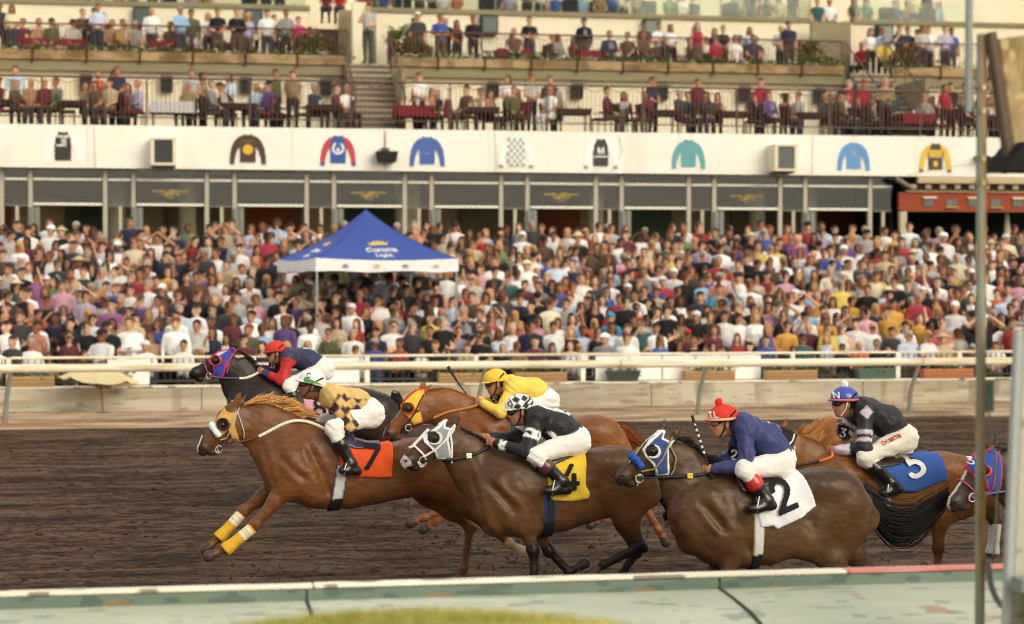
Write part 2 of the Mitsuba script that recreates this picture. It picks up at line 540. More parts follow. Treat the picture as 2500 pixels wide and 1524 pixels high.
add('infield_turf', sheet(np.linspace(-9, 11, 160), np.linspace(1.0, 10.9, 90), knoll), 'turf_soil', smooth=True, kind='structure')
gv, gf, gc = [], [], []
for i in range(24000):
    x, y = rng.normal(KX, 0.8), rng.normal(KY - 0.1, 0.75)
    if not (0.8 < y < 9.0 and abs(x - KX) < 2.2):
        continue
    z = float(0.15 + 1.835 * math.exp(-0.165 * (((x - KX) / 1.5) ** 2 + ((y - KY) / 1.8) ** 2))) - 0.02
    h, a, w = rng.uniform(0.015, 0.045), rng.uniform(0, 2 * PI), rng.uniform(0.0025, 0.005)
    d = np.array([math.cos(a), math.sin(a), 0]) * w
    bend = np.array([rng.normal(0, 0.02), rng.normal(0, 0.02), 0])
    k = len(gv)
    gv += [np.array([x, y, z]) - d, np.array([x, y, z]) + d, np.array([x, y, z + 0.55 * h]) + 0.4 * bend + 0.7 * d, np.array([x, y, z + h]) + bend]
    gf += [[k, k + 1, k + 2], [k, k + 2, k + 3]]
    t = rng.random()
    c = lin(128, 132, 50) * (1 - t) + lin(206, 192, 114) * t
    gc += [c] * 4
add('grass', tm(gv, gf), 'matte', np.array(gc), kind='stuff', label='short sunlit yellow green grass on the knoll at the bottom edge')

# ------------------------------------------------------------------ organic shapes: blended solids on a grid, skinned by surface nets
def seg(p, a, b):
    ab = b - a
    t = np.clip(((p - a) @ ab) / max(ab @ ab, 1e-12), 0, 1)
    return t, p - (a + t[..., None] * ab)


class Body:
    """A list of rounded solids that melt into each other. kind 'bone': tapered capsule, squashed by (sx, sy, sz); 'egg': ellipsoid; 'loft': profile along a bent axis in x, z."""

    def __init__(self):
        self.items = []

    def bone(self, a, b, ra, rb, k=0.03, sq=(1, 1, 1), tag=0, sign=1):
        a, b = np.array(a, float), np.array(b, float)
        r = max(ra, rb) * max(1.0, *[1.0 / 1 for _ in sq]) * max(sq)
        self.items.append(('bone', (a, b, ra, rb, np.array(sq, float)), np.minimum(a, b) - r, np.maximum(a, b) + r, k, tag, sign))

    def egg(self, c, r, k=0.03, tag=0, rot=None, sign=1):
        c, r = np.array(c, float), np.array(r, float)
        R = np.eye(3) if rot is None else rot
        self.items.append(('egg', (c, r, R), c - r.max(), c + r.max(), k, tag, sign))

    def loft(self, axis, up, dn, wid, k=0.03, tag=0, yc=0.0, cap=(0.06, 0.06), flat=2.0):
        axis = np.array(axis, float)
        up, dn, wid = (np.array(v, float) for v in (up, dn, wid))
        m = max(up.max(), dn.max(), wid.max(), *cap)
        lo = np.array([axis[:, 0].min() - m, yc - wid.max() - 0.01, axis[:, 1].min() - m])
        hi = np.array([axis[:, 0].max() + m, yc + wid.max() + 0.01, axis[:, 1].max() + m])
        self.items.append(('loft', (axis, up, dn, wid, yc, cap, flat), lo, hi, k, tag, 1))

    @staticmethod
    def dist(item, p):
        kind, g = item[0], item[1]
        if kind == 'bone':
            a, b, ra, rb, sq = g
            t, d = seg(p, a, b)
            return np.sqrt(((d / sq) ** 2).sum(-1)) * sq.min() - (ra + (rb - ra) * t) * sq.min()
        if kind == 'egg':
            c, r, R = g
            q = (p - c) @ R
            k0 = np.sqrt(((q / r) ** 2).sum(-1))
            k1 = np.sqrt(((q / r ** 2) ** 2).sum(-1))
            return k0 * (k0 - 1) / np.maximum(k1, 1e-9)
        axis, up, dn, wid, yc, cap, flat = g
        x, y, z = p[..., 0], p[..., 1] - yc, p[..., 2]
        best = np.full(x.shape, 1e9)
        out = np.full(x.shape, 1e9)
        n = len(axis)
        for i in range(n - 1):
            a, b = axis[i], axis[i + 1]
            ab = b - a
            L = math.hypot(*ab)
            u = ab / L
            s = ((x - a[0]) * u[0] + (z - a[1]) * u[1]) / L
            t = np.clip(s, 0, 1)
            nrm = (-u[1], u[0])
            ex = (x - a[0] - t * ab[0], z - a[1] - t * ab[1])
            dd = ex[0] ** 2 + ex[1] ** 2
            off = ex[0] * nrm[0] + ex[1] * nrm[1]
            along = np.abs(ex[0] * u[0] + ex[1] * u[1])
            tt = t * t * (3 - 2 * t) * 0.5 + t * 0.5
            U, D, W = (v[i] + (v[i + 1] - v[i]) * tt for v in (up, dn, wid))
            h = np.where(off > 0, U, D)
            inner = (i > 0) & (s < 0) | (i < n - 2) & (s > 1)
            c = cap[0] if i == 0 else cap[1]
            al = np.where(inner, along / 0.3, along / c)
            hh = np.where(inner, np.sqrt(dd) / h, np.abs(off) / h)
            al = np.where(inner, 0, al)
            q = (hh ** flat + np.abs(y / W) ** flat) ** (2 / flat) + al ** 2
            d = (np.sqrt(q) - 1) * np.minimum(np.minimum(h, W), 0.2)
            take = dd < best
            out = np.where(take, d, out)
            best = np.where(take, dd, best)
        return out

    def field(self, p, grow=0.0, tags=None, labels=False):
        """Signed distance at scattered points (n, 3)."""
        d = np.full(len(p), 10.0)
        who = np.zeros(len(p), int)
        near = np.full(len(p), 10.0)
        for it in self.items:
            if tags is not None and it[5] not in tags:
                continue
            e = self.dist(it, p)
            if it[6] < 0:
                h = np.maximum(it[4] - np.abs(d + e), 0) / it[4]
                d = np.maximum(d, -e) + h * h * it[4] / 4
                continue
            if labels:
                who = np.where(e < near, it[5], who)
                near = np.minimum(near, e)
            h = np.maximum(it[4] - np.abs(d - e), 0) / it[4]
            d = np.minimum(d, e) - h * h * it[4] / 4
        return (d - grow, who) if labels else d - grow

    def grid(self, xs, ys, zs, tags=None):
        g = np.full((len(xs), len(ys), len(zs)), 1.0, np.float32)
        for it in self.items:
            if tags is not None and it[5] not in tags:
                continue
            pad = it[4] + 0.05
            sl = []
            for a, lo, hi in ((xs, it[2][0], it[3][0]), (ys, it[2][1], it[3][1]), (zs, it[2][2], it[3][2])):
                sl.append(slice(int(np.searchsorted(a, lo - pad)), int(np.searchsorted(a, hi + pad))))
            X, Y, Z = np.meshgrid(xs[sl[0]], ys[sl[1]], zs[sl[2]], indexing='ij')
            if X.size == 0:
                continue
            e = self.dist(it, np.stack([X, Y, Z], -1))
            d = g[tuple(sl)]
            k = it[4]
            if it[6] < 0:
                h = np.maximum(k - np.abs(d + e), 0) / k
                g[tuple(sl)] = np.maximum(d, -e) + h * h * k / 4
            else:
                h = np.maximum(k - np.abs(d - e), 0) / k
                g[tuple(sl)] = np.minimum(d, e) - h * h * k / 4
        return g

    def bounds(self, tags=None):
        its = [i for i in self.items if i[6] > 0 and (tags is None or i[5] in tags)]
        return np.min([i[2] for i in its], 0), np.max([i[3] for i in its], 0)

    def mesh(self, h, grow=0.0, tags=None, cut=None, bounds=None, axes=None):
        """cut(X, Y, Z) is a second field; what is kept is inside both."""
        if axes is None:
            lo, hi = bounds if bounds is not None else self.bounds(tags)
            lo, hi = np.array(lo) - 3 * h - grow, np.array(hi) + 3 * h + grow
            axes = [np.arange(lo[i], hi[i], h) for i in range(3)]
        g = self.grid(*axes, tags=tags) - grow
        if cut is not None:
            X, Y, Z = np.meshgrid(*axes, indexing='ij')
            g = np.maximum(g, cut(X, Y, Z))
        return nets(g, *axes)


def nets(g, xs, ys, zs):
    """Naive surface nets."""
    ins = g < 0
    c = np.zeros(tuple(n - 1 for n in g.shape), np.int8)
    for a, b, d in np.ndindex(2, 2, 2):
        c += ins[a:g.shape[0] - 1 + a, b:g.shape[1] - 1 + b, d:g.shape[2] - 1 + d]
    act = (c > 0) & (c < 8)
    idx = -np.ones(act.shape, int)
    I, J, K = np.nonzero(act)
    idx[I, J, K] = np.arange(len(I))
    acc, cnt = np.zeros((len(I), 3)), np.zeros(len(I))
    corners = list(np.ndindex(2, 2, 2))
    val = {q: g[I + q[0], J + q[1], K + q[2]] for q in corners}
    ax = (xs, ys, zs)
    pos = {q: np.stack([xs[I + q[0]], ys[J + q[1]], zs[K + q[2]]], 1) for q in corners}
    for q in corners:
        for k in range(3):
            if q[k] == 0:
                r = list(q)
                r[k] = 1
                r = tuple(r)
                va, vb = val[q], val[r]
                x = (va < 0) != (vb < 0)
                t = np.where(x, va / np.where(x, va - vb, 1), 0)
                acc += np.where(x[:, None], pos[q] + t[:, None] * (pos[r] - pos[q]), 0)
                cnt += x
    v = acc / np.maximum(cnt, 1)[:, None]
    fs = []
    for k in range(3):
        a, b = [(1, 2), (2, 0), (0, 1)][k]
        s0 = [slice(1, -1)] * 3
        s0[k] = slice(0, -1)
        s1 = list(s0)
        s1[k] = slice(1, None)
        x0, x1 = ins[tuple(s0)], ins[tuple(s1)]
        for flip, m in ((False, x0 & ~x1), (True, ~x0 & x1)):
            i, j, l = np.nonzero(m)
            o = [i, j, l]
            o = [o[n] + (0 if n == k else 1) for n in range(3)]
            q = []
            for da, db in ((-1, -1), (0, -1), (0, 0), (-1, 0)):
                e = list(o)
                e[a] = e[a] + da
                e[b] = e[b] + db
                q.append(idx[e[0], e[1], e[2]])
            q = np.stack(q if not flip else q[::-1], 1)
            q = q[(q >= 0).all(1)]
            fs.append(np.vstack([q[:, [0, 1, 2]], q[:, [0, 2, 3]]]))
    return tm(v, np.vstack(fs))


def rot_to(d, up=(0, 0, 1)):
    """Columns: forward d, side, up."""
    d = np.array(d, float)
    d /= np.linalg.norm(d)
    s = np.cross(up, d)
    s /= np.linalg.norm(s)
    return np.stack([d, s, np.cross(d, s)], 1)


def poly_field(poly):
    """Signed distance to a polygon in the x, z plane (negative inside)."""
    P_ = np.array(poly, float)
    Q = np.roll(P_, -1, 0)

    def f(x, z):
        d = np.full(np.shape(x), 1e9)
        inside = np.zeros(np.shape(x), bool)
        for a, b in zip(P_, Q):
            ab = b - a
            t = np.clip(((x - a[0]) * ab[0] + (z - a[1]) * ab[1]) / max(ab @ ab, 1e-12), 0, 1)
            d = np.minimum(d, np.hypot(x - a[0] - t * ab[0], z - a[1] - t * ab[1]))
            c = ((a[1] > z) != (b[1] > z)) & (x < (b[0] - a[0]) * (z - a[1]) / (b[1] - a[1] + 1e-12) + a[0])
            inside ^= c
        return np.where(inside, -d, d)

    return f

# ------------------------------------------------------------------ the grandstand
GY = 52.1                      # front face of the white fascia
F1, F2, F3 = 7.02, 9.30, 11.0  # floors of the three terraces
stand = thing('grandstand', 'cream grandstand with three open terraces above a white fascia and dark glass front', 'grandstand')
WHITE, GREY, CREAM = lin(240, 236, 222), lin(182, 176, 160), lin(232, 222, 196)

# apron steps on which the crowd stands
ROW_Y0, ROW_DY, ROW_Z0, ROW_DZ, ROWS = 41.1, 0.72, 0.20, 0.197, 14


def row_z(r):
    return ROW_Z0 + ROW_DZ * r


for r in range(ROWS):
    y = ROW_Y0 - 0.36 + ROW_DY * r
    y0 = 40.15 if r == 0 else y
    add('apron_step', box(-14, 34, y0, 51.9 if r == ROWS - 1 else y + ROW_DY + 0.02, -0.3, row_z(r)), 'step_concrete', kind='structure')
FLOOR = row_z(ROWS - 1)

for i in range(8):
    x0 = -12 + i * 5.22
    add('fascia', box(x0 + 0.003, x0 + 5.217, GY, GY + 0.22, 5.92, F1 + 0.005, 0.006), 'fascia_white', parent=stand)
    add('soffit', box(x0, x0 + 5.22, GY + 0.22, 57.6, 5.95, 6.1), 'slab_concrete', parent=stand)
add('terrace_floor', box(-12, 29.7, GY + 0.22, 57.9, 6.85, F1 - 0.01), 'slab_concrete', parent=stand)
# concourse room behind the glass
add('concourse_floor', box(-12, 29.7, 51.9, 60, FLOOR - 0.3, FLOOR - 0.004), 'step_concrete', parent=stand)
add('concourse_wall', join([box(-12, 29.7, 56.8, 57, FLOOR, 5.95), box(-12.2, -12, 52.4, 60, FLOOR, 5.95), box(29.7, 29.9, 52.4, 60, FLOOR, 5.95)]), 'matte', lin(158, 136, 110), parent=stand)
for x in (-6.1, -0.9, 1.0, 6.9, 7.15, 12.3, 18.6, 17.2):
    add('inner_column', cyl(x, 54.3 + 0.3 * (x % 3), FLOOR, 5.95, 0.24, 16), 'matte', lin(168, 160, 138), parent=stand, smooth=30)
rng = np.random.default_rng(11)
for i in range(11):
    x = -5 + 2.7 * i + rng.uniform(-0.4, 0.4)
    add('wall_panel', box(x, x + 1.5, 56.6, 56.79, FLOOR + 0.9, FLOOR + 2.5), 'matte', lin(*[(120, 66, 44), (70, 84, 66), (104, 96, 76)][i % 3]), parent=stand)

for pts in ([(6.1, 6.98), (6.08, 6.5), (6.12, 5.95)], [(12.45, 6.9), (12.52, 6.5), (12.3, 6.1), (12.2, 5.95)], [(22.6, 6.3), (21.5, 6.12), (20.6, 5.96)], [(-1.4, 6.99), (-1.38, 5.94)], [(9.05, 6.99), (9.08, 5.94)], [(17.9, 6.99), (17.88, 5.94)]):
    add('cable', tube([[a, GY - 0.014, b] for a, b in pts], 0.010, 5), 'matte', lin(186, 176, 156), parent=stand)

# mullions, transoms, panes
WY = GY + 0.42
for k in range(-3, 10):
    a, b = -3.74 + 2.605 * k, -3.02 + 2.605 * k
    if a > 20.6:
        continue
    for x in (a, b):
        if x < 20.3:
            add('mullion', box(x - 0.058, x + 0.058, WY - 0.06, WY + 0.10, FLOOR, 5.92, 0.008), 'paint', GREY, parent=stand)
    e = min(b + 1.885, 20.4)
    # a narrow bay a..b and a wide bay b..next a
    for x0, x1, wide in ((a, b, False), (b, a + 2.605, True)):
        if x0 > 20 or x1 > 20.6:
            continue
        add('transom', box(x0 + 0.075, x1 - 0.075, WY - 0.075, WY + 0.06, 5.615, 5.672, 0.006), 'paint', WHITE, parent=stand)
        if wide:
            add('transom', box(x0 + 0.076, x1 - 0.076, WY - 0.09, WY + 0.06, 4.97, 5.035, 0.006), 'paint', WHITE, parent=stand)
        else:
            add('transom', box(x0 + 0.076, x1 - 0.076, WY - 0.03, WY + 0.03, 4.95, 4.985), 'paint', lin(120, 120, 112), parent=stand)
            add('door_post', box(x0 + 0.34, x0 + 0.43, WY - 0.05, WY + 0.05, FLOOR, 4.95, 0.006), 'paint', lin(184, 176, 152), parent=stand)
        for z0, z1 in ((5.675, 5.915), (5.037 if wide else 4.99, 5.613)):
            tilt = rng.uniform(-0.004, 0.004)
            v = [[x0 + 0.077, WY + 0.02, z0], [x1 - 0.077, WY + 0.02 + tilt, z0], [x1 - 0.077, WY + 0.02, z1], [x0 + 0.077, WY + 0.02 + tilt, z1]]
            add('pane', tm(v, [[0, 1, 2], [0, 2, 3]]), 'glass', parent=stand)
    if b < 20:
        add('folded_door', join([box(b - 0.02, b + 0.11, WY - 0.14, WY - 0.095, FLOOR, 4.93, 0.005), box(b + 0.12, b + 0.24, WY - 0.16, WY - 0.115, FLOOR, 4.93, 0.005)]), 'paint', lin(128, 130, 122), parent=stand)
# gold crest on every second wide pane: a knot with straight tails
for k in range(-1, 9, 2):
    cx = -3.02 + 2.605 * k + 0.94
    if cx > 18.5:
        continue
    ms = []
    th = np.linspace(0, 2 * PI, 40)
    for s in (-1, 1):
        ms.append(tube(np.stack([cx + 0.16 * np.sin(th) + s * 0.06, 0 * th + WY, 5.32 + 0.07 * np.sin(2 * th + s)], 1), 0.011, 5))
        for z in (5.37, 5.345, 5.27, 5.25):
            ms.append(tube([[cx + s * 0.17, WY, z], [cx + s * (0.52 - 3 * abs(z - 5.36)), WY, z]], 0.008, 5))
    ms.append(tube(np.stack([cx + 0.1 * np.cos(th), 0 * th + WY, 5.24 + 0.06 * np.sin(th)], 1), 0.01, 5))
    add('gold_crest', join(ms), 'paint', lin(196, 170, 92), parent=stand)

# terrace walls
add('terrace_wall', box(-12, 29.7, 57.7, 57.9, F1 - 0.008, 8.98), 'cream_stucco', parent=stand)
add('beam', box(-12, 5.70, 57.45, 57.695, 8.975, 9.25), 'slab_concrete', parent=stand)
add('beam', box(6.84, 20.78, 57.45, 57.695, 8.975, 9.25), 'slab_concrete', parent=stand)
add('beam', box(22.1, 29.7, 57.45, 57.695, 8.975, 9.25), 'slab_concrete', parent=stand)
add('terrace_floor', box(-12, 5.70, 57.7, 61.7, 9.02, F2), 'slab_concrete', parent=stand)
add('terrace_floor', box(6.84, 20.78, 57.7, 61.7, 9.02, F2), 'slab_concrete', parent=stand)
add('terrace_floor', box(22.1, 29.7, 57.7, 61.7, 9.02, F2), 'slab_concrete', parent=stand)
add('stairwell_wall', box(5.70, 6.84, 60.6, 60.8, 8.98, 11.3), 'slab_concrete', parent=stand)
add('stairwell_wall', box(20.78, 22.1, 60.6, 60.8, 8.98, 11.3), 'slab_concrete', parent=stand)
for x0, x1 in ((-12, 4.85), (6.25, 21.02), (22.55, 29.7)):
    add('terrace_wall', box(x0, x1, 61.5, 61.7, F2 + 0.004, 11.36), 'cream_stucco', parent=stand)
    add('ledge', box(x0 - 0.04, x1 + 0.04, 61.42, 61.72, 11.362, 11.52, 0.02), 'slab_concrete', parent=stand)
    add('terrace_floor', box(x0, x1, 61.72, 66, 10.75, F3 - 0.06), 'slab_concrete', parent=stand)
    add('terrace_wall', box(x0, x1, 65.8, 66, F3 - 0.055, 13.6), 'cream_stucco', parent=stand)
for x0, x1, xb0, xb1 in ((4.86, 5.05, 4.7, 5.9), (5.98, 6.24, 6.1, 7.0), (21.03, 21.25, 20.6, 21.6), (22.3, 22.54, 22.4, 23.4)):
    # slanting cheek walls of the upper stairs
    add('stair_cheek', prism([(x0, 9.3), (x1, 9.3), (x1, 11.30), (x0, 11.50)], 3.4), 'cream_stucco', parent=stand)
    k = list(scene)[-1]
    scene[k]['to_world'] = T().translate([0, 64.9, 0])
add('pillar', box(5.99, 6.42, 59.3, 59.7, 8.98, 11.36), 'cream_stucco', parent=stand)
add('upper_stairs', join([box(5.05, 5.98, 60.8 + 0.3 * i, 61.1 + 0.3 * i, 9.3 + 0.19 * i, 9.49 + 0.19 * i) for i in range(9)]), 'step_concrete', parent=stand)
add('upper_stairs', join([box(21.25, 22.3, 60.8 + 0.3 * i, 61.1 + 0.3 * i, 9.3 + 0.19 * i, 9.49 + 0.19 * i) for i in range(9)]), 'step_concrete', parent=stand)
# stairs from the first to the second terrace
for x0, x1 in ((5.55, 6.84), (20.85, 22.1)):
    for i in range(12):
        y = 53.9 + 0.3 * i
        add('stair_tread', box(x0, x1, y + 0.002, y + 0.32, F1, F1 + 0.19 * (i + 1), 0.006), 'step_concrete', parent=stand)
        add('stair_nosing', box(x0 + 0.01, x1 - 0.01, y - 0.008, y + 0.004, F1 + 0.19 * (i + 1) - 0.05, F1 + 0.19 * (i + 1) + 0.003), 'matte', lin(176, 166, 144), parent=stand)
    add('stair_wall', box(x1 + 0.002, x1 + 0.12, 54.4, 57.45, F1, 8.9), 'slab_concrete', parent=stand)
# glass parapet of the top terrace
for x0, x1 in ((-4, 4.8), (6.3, 21.0), (22.6, 27)):
    n = int((x1 - x0) / 1.4)
    for i in range(n):
        a, b = x0 + (x1 - x0) * i / n, x0 + (x1 - x0) * (i + 1) / n
        add('parapet_pane', tm([[a + 0.03, 61.56, 11.522], [b - 0.03, 61.56, 11.522], [b - 0.03, 61.56, 12.15], [a + 0.03, 61.56, 12.15]], [[0, 1, 2], [0, 2, 3]]), 'parapet_glass', parent=stand)
        add('parapet_post', box(a - 0.02, a + 0.02, 61.54, 61.58, 11.52, 12.2), 'paint', lin(130, 130, 118), parent=stand)

add('upper_block', join([box(-14, 32, 67.2, 69, 9, 16), box(4.7, 6.4, 65.5, 67.1, 9.0, 12.2)]), 'cream_stucco', parent=stand)

# planter troughs along the second terrace
rng = np.random.default_rng(21)
leaf = np.array([[-0.5, 0, 0], [0, 0.28, 0.08], [0.5, 0, 0.0], [0, -0.28, 0.08]])


def leaf_cloud(centres, size, count, spread, colours, rng_, up=0.4):
    """Many small bent leaves about the centres."""
    n = len(centres) * count
    c = np.repeat(np.asarray(centres, float), count, 0) + rng_.normal(0, 1, (n, 3)) * np.asarray(spread)
    d = rng_.normal(0, 1, (n, 3)) + np.array([0, -0.3, up])
    d /= np.linalg.norm(d, axis=1, keepdims=True)
    e = np.cross(d, rng_.normal(0, 1, (n, 3)))
    e /= np.linalg.norm(e, axis=1, keepdims=True)
    s = size * rng_.uniform(0.6, 1.4, (n, 1))
    w = np.cross(d, e)
    v = np.stack([c, c + d * s * 0.5 + e * s * 0.28 + w * s * 0.1, c + d * s, c + d * s * 0.5 - e * s * 0.28 + w * s * 0.1], 1).reshape(-1, 3)
    i = np.arange(n) * 4
    f = np.vstack([np.stack([i, i + 1, i + 2], 1), np.stack([i, i + 2, i + 3], 1)])
    cols = np.array(colours)[rng_.integers(0, len(colours), n)] * rng_.uniform(0.75, 1.25, (n, 1))
    return tm(v, f), np.repeat(cols, 4, 0)


ORDW = 'first second third fourth fifth sixth seventh eighth ninth tenth eleventh twelfth thirteenth fourteenth fifteenth sixteenth seventeenth eighteenth nineteenth twentieth'.split()
ORDW += ['twenty-' + w for w in ORDW[:9]] + ['thirtieth'] + ['thirty-' + w for w in ORDW[:9]]
GREENS = [lin(64, 82, 34), lin(92, 104, 46), lin(116, 112, 58), lin(52, 66, 32)]
k = 0
for x0, x1 in ((-6.2, 5.68), (6.9, 20.75), (22.2, 27.0)):
    n = int(round((x1 - x0) / 1.4))
    for i in range(n):
        a, b = x0 + (x1 - x0) * i / n, x0 + (x1 - x0) * (i + 1) / n
        left = i == 0
        pk = thing('planter', f'beige concrete planter trough, {ORDW[i]} from left on the {"left" if x1 < 6 else "middle" if x1 < 21 else "right"} second terrace edge', 'planter', 'planter troughs on the second terrace')
        add('trough', box(a + 0.03, b - 0.03, 57.36, 57.66, 9.26, 9.53, 0.015), 'planter_concrete', parent=pk)
        add('bracket', box(a - 0.025, a + 0.025, 57.34, 57.40, 9.18, 9.56), 'matte', lin(76, 58, 44), parent=pk)
        m, c = leaf_cloud([[x, 57.5, 9.55] for x in np.linspace(a + 0.1, b - 0.1, 6)], 0.11, int(rng.integers(14, 34)), [0.12, 0.07, 0.05 + 0.05 * rng.random()], GREENS, rng)
        add('greenery', m, 'matte', c, parent=pk, kind='stuff')
        fl = [[rng.uniform(a + 0.1, b - 0.1), 57.42, 9.56 + rng.uniform(0, 0.06)] for _ in range(int(rng.integers(2, 7)))]
        m, c = leaf_cloud(fl, 0.05, 8, [0.05, 0.03, 0.012], [lin(236, 232, 216), lin(226, 216, 196)], rng)
        add('flowers', m, 'matte', c, parent=pk, kind='stuff')


# terrace railings
def railing(name, label, x0, x1, y, zf, ztop, zlow, arcs, gap=0.115):
    t = thing(name, label, 'railing')
    BR = lin(86, 56, 42)
    add('top_rail', tube([[x0, y, ztop], [x1, y, ztop]], 0.028, 8), 'paint', BR, parent=t, smooth=True)
    add('bottom_rail', box(x0, x1, y - 0.02, y + 0.02, zlow - 0.018, zlow + 0.018), 'paint', lin(70, 52, 42), parent=t)
    n = max(1, int(round((x1 - x0) / 2.605)))
    for i in range(n + 1):
        x = x0 + (x1 - x0) * i / n
        add('post', box(x - 0.022, x + 0.022, y - 0.022, y + 0.022, zf, ztop), 'paint', BR, parent=t)
    bars = []
    m = int((x1 - x0) / gap)
    for i in range(1, m):
        x = x0 + (x1 - x0) * i / m
        bars.append(box(x - 0.0075, x + 0.0075, y - 0.0075, y + 0.0075, zlow, ztop - 0.14 if arcs else ztop - 0.02))
    add('baluster', join(bars), 'paint', lin(96, 66, 50), parent=t, kind='stuff')
    if arcs:
        cs = []
        q = int((x1 - x0) / 0.65)
        for i in range(q):
            a = x0 + (x1 - x0) * i / q
            w = (x1 - x0) / q
            cs.append(tube([[a + w * s, y, ztop - 0.16 + 0.08 * math.sin(PI * s)] for s in np.linspace(0, 1, 7)], 0.011, 5))
        add('scroll', join(cs), 'paint', BR, parent=t, kind='stuff')
    return t


railing('terrace_railing', 'brown railing with scrolls along the lowest terrace just above the white fascia', -8, 29, 52.24, F1, 8.27, 7.25, True)
railing('terrace_railing', 'brown railing on the second terrace left of the stairs', -8, 5.66, 57.72, F2, 10.31, 9.5, True)
railing('terrace_railing', 'brown railing on the second terrace between the two stairs', 6.86, 20.76, 57.72, F2, 10.31, 9.5, True)
railing('terrace_railing', 'brown railing on the second terrace right of the second stairs', 22.12, 29, 57.72, F2, 10.31, 9.5, True)
for x in (5.50, 6.86, 20.80, 22.12):
    t = thing('stair_handrail', 'brown handrail rising beside the terrace stairs, %s' % {5.50: 'left side of the first flight', 6.86: 'right side of the first flight', 20.80: 'left side of the second flight', 22.12: 'right side of the second flight'}[x], 'handrail')
    add('bar', tube([[x, 53.6, F1 + 0.95], [x, 57.6, F2 + 1.0]], 0.026, 8), 'paint', lin(86, 56, 42), parent=t, smooth=True)
    for i in range(6):
        y = 53.8 + 0.75 * i
        z = F1 + 0.19 * max(0, int((y - 53.9) / 0.3) + 1)
        add('post', cyl(x, y, F1 - 0.005, F1 + 0.95 + (y - 53.6) / 4 * 2.33, 0.016, 6), 'paint', lin(86, 56, 42), parent=t)

# shrubs and a potted palm on the second terrace
for i, (x, y, sx, h, dens, dry, lab) in enumerate([
        (7.35, 58.3, 0.36, 0.80, 430, 1, 'tall dry brown hedge plant at the left end of the middle second terrace'), (8.0, 58.5, 0.3, 0.55, 260, 1, 'shorter dry brown hedge plant beside the tall one on the middle terrace'),
        (4.5, 58.2, 0.4, 0.72, 420, 0, 'olive green bush behind the railing at the right end of the left second terrace'), (19.95, 58.2, 0.42, 0.8, 420, 0, 'olive green bush behind the railing at the right end of the middle second terrace'),
        (5.15, 58.3, 0.3, 0.6, 260, 1, 'dry reddish bush next to the stairs on the left second terrace'), (23.0, 58.3, 0.4, 0.8, 300, 1, 'dry brown hedge plant at the left end of the right second terrace')]):
    t = thing('shrub', lab, 'shrub')
    cs = [[x + rng.normal(0, sx * 0.6), y + rng.normal(0, 0.16), F2 + 0.16 + h * rng.random()] for _ in range(14)]
    cols = [lin(104, 82, 52), lin(128, 100, 66), lin(88, 74, 42), lin(96, 88, 50)] if dry else [lin(96, 96, 46), lin(118, 112, 62), lin(84, 78, 40)]
    m, c = leaf_cloud(cs, 0.12, dens // 8, [0.12, 0.09, 0.10], cols, rng)
    add('foliage', m, 'matte', c, parent=t, kind='stuff')
    add('stems', join([tube([[x + q * 0.12, y, F2], [x + q * 0.3 * sx, y, F2 + h]], 0.012, 5) for q in (-2, -1, 0, 1, 2)]), 'matte', lin(74, 56, 38), parent=t)
    add('tub', box(x - sx, x + sx, y - 0.16, y + 0.16, F2 + 0.001, F2 + 0.18, 0.02), 'matte', lin(112, 84, 60), parent=t)
t = thing('potted_palm', 'bright green potted palm beside the pillar of the stairs', 'plant')
px, py = 7.35, 59.6
add('pot', cyl(px, py, F2, F2 + 0.42, 0.16, 14, 0.22), 'matte', lin(150, 96, 66), parent=t, smooth=30)
add('trunk', tube([[px, py, F2 + 0.4], [px + 0.03, py, F2 + 1.0]], [0.05, 0.035], 8), 'matte', lin(104, 84, 54), parent=t, smooth=True)
fv, ff = [], []
for i in range(15):
    a = 2 * PI * i / 15 + rng.uniform(-0.2, 0.2)
    L = rng.uniform(0.38, 0.56)
    pts = [np.array([px + 0.03 + L * s * math.cos(a), py + L * s * math.sin(a), F2 + 1.0 + 0.42 * math.sin(s * 2.2) * (0.7 + 0.4 * math.sin(i))]) for s in np.linspace(0, 1, 6)]
    for j in range(5):
        for side in (-1, 1):
            for q in (0.2, 0.6):
                b = pts[j] * (1 - q) + pts[j + 1] * q
                d = np.array([-math.sin(a), math.cos(a), -0.25]) * side * 0.16 * (1 - 0.12 * j) + (pts[j + 1] - pts[j]) * 0.8
                n_ = len(fv)
                e = (pts[j + 1] - pts[j]) * 0.22
                fv += [b - e, b + e, b + d]
                ff.append([n_, n_ + 1, n_ + 2])
add('fronds', tm(fv, ff), 'matte', lin(110, 148, 52), parent=t)

# ------------------------------------------------------------------ silks boards, screens and speakers on the fascia
SY = GY - 0.004


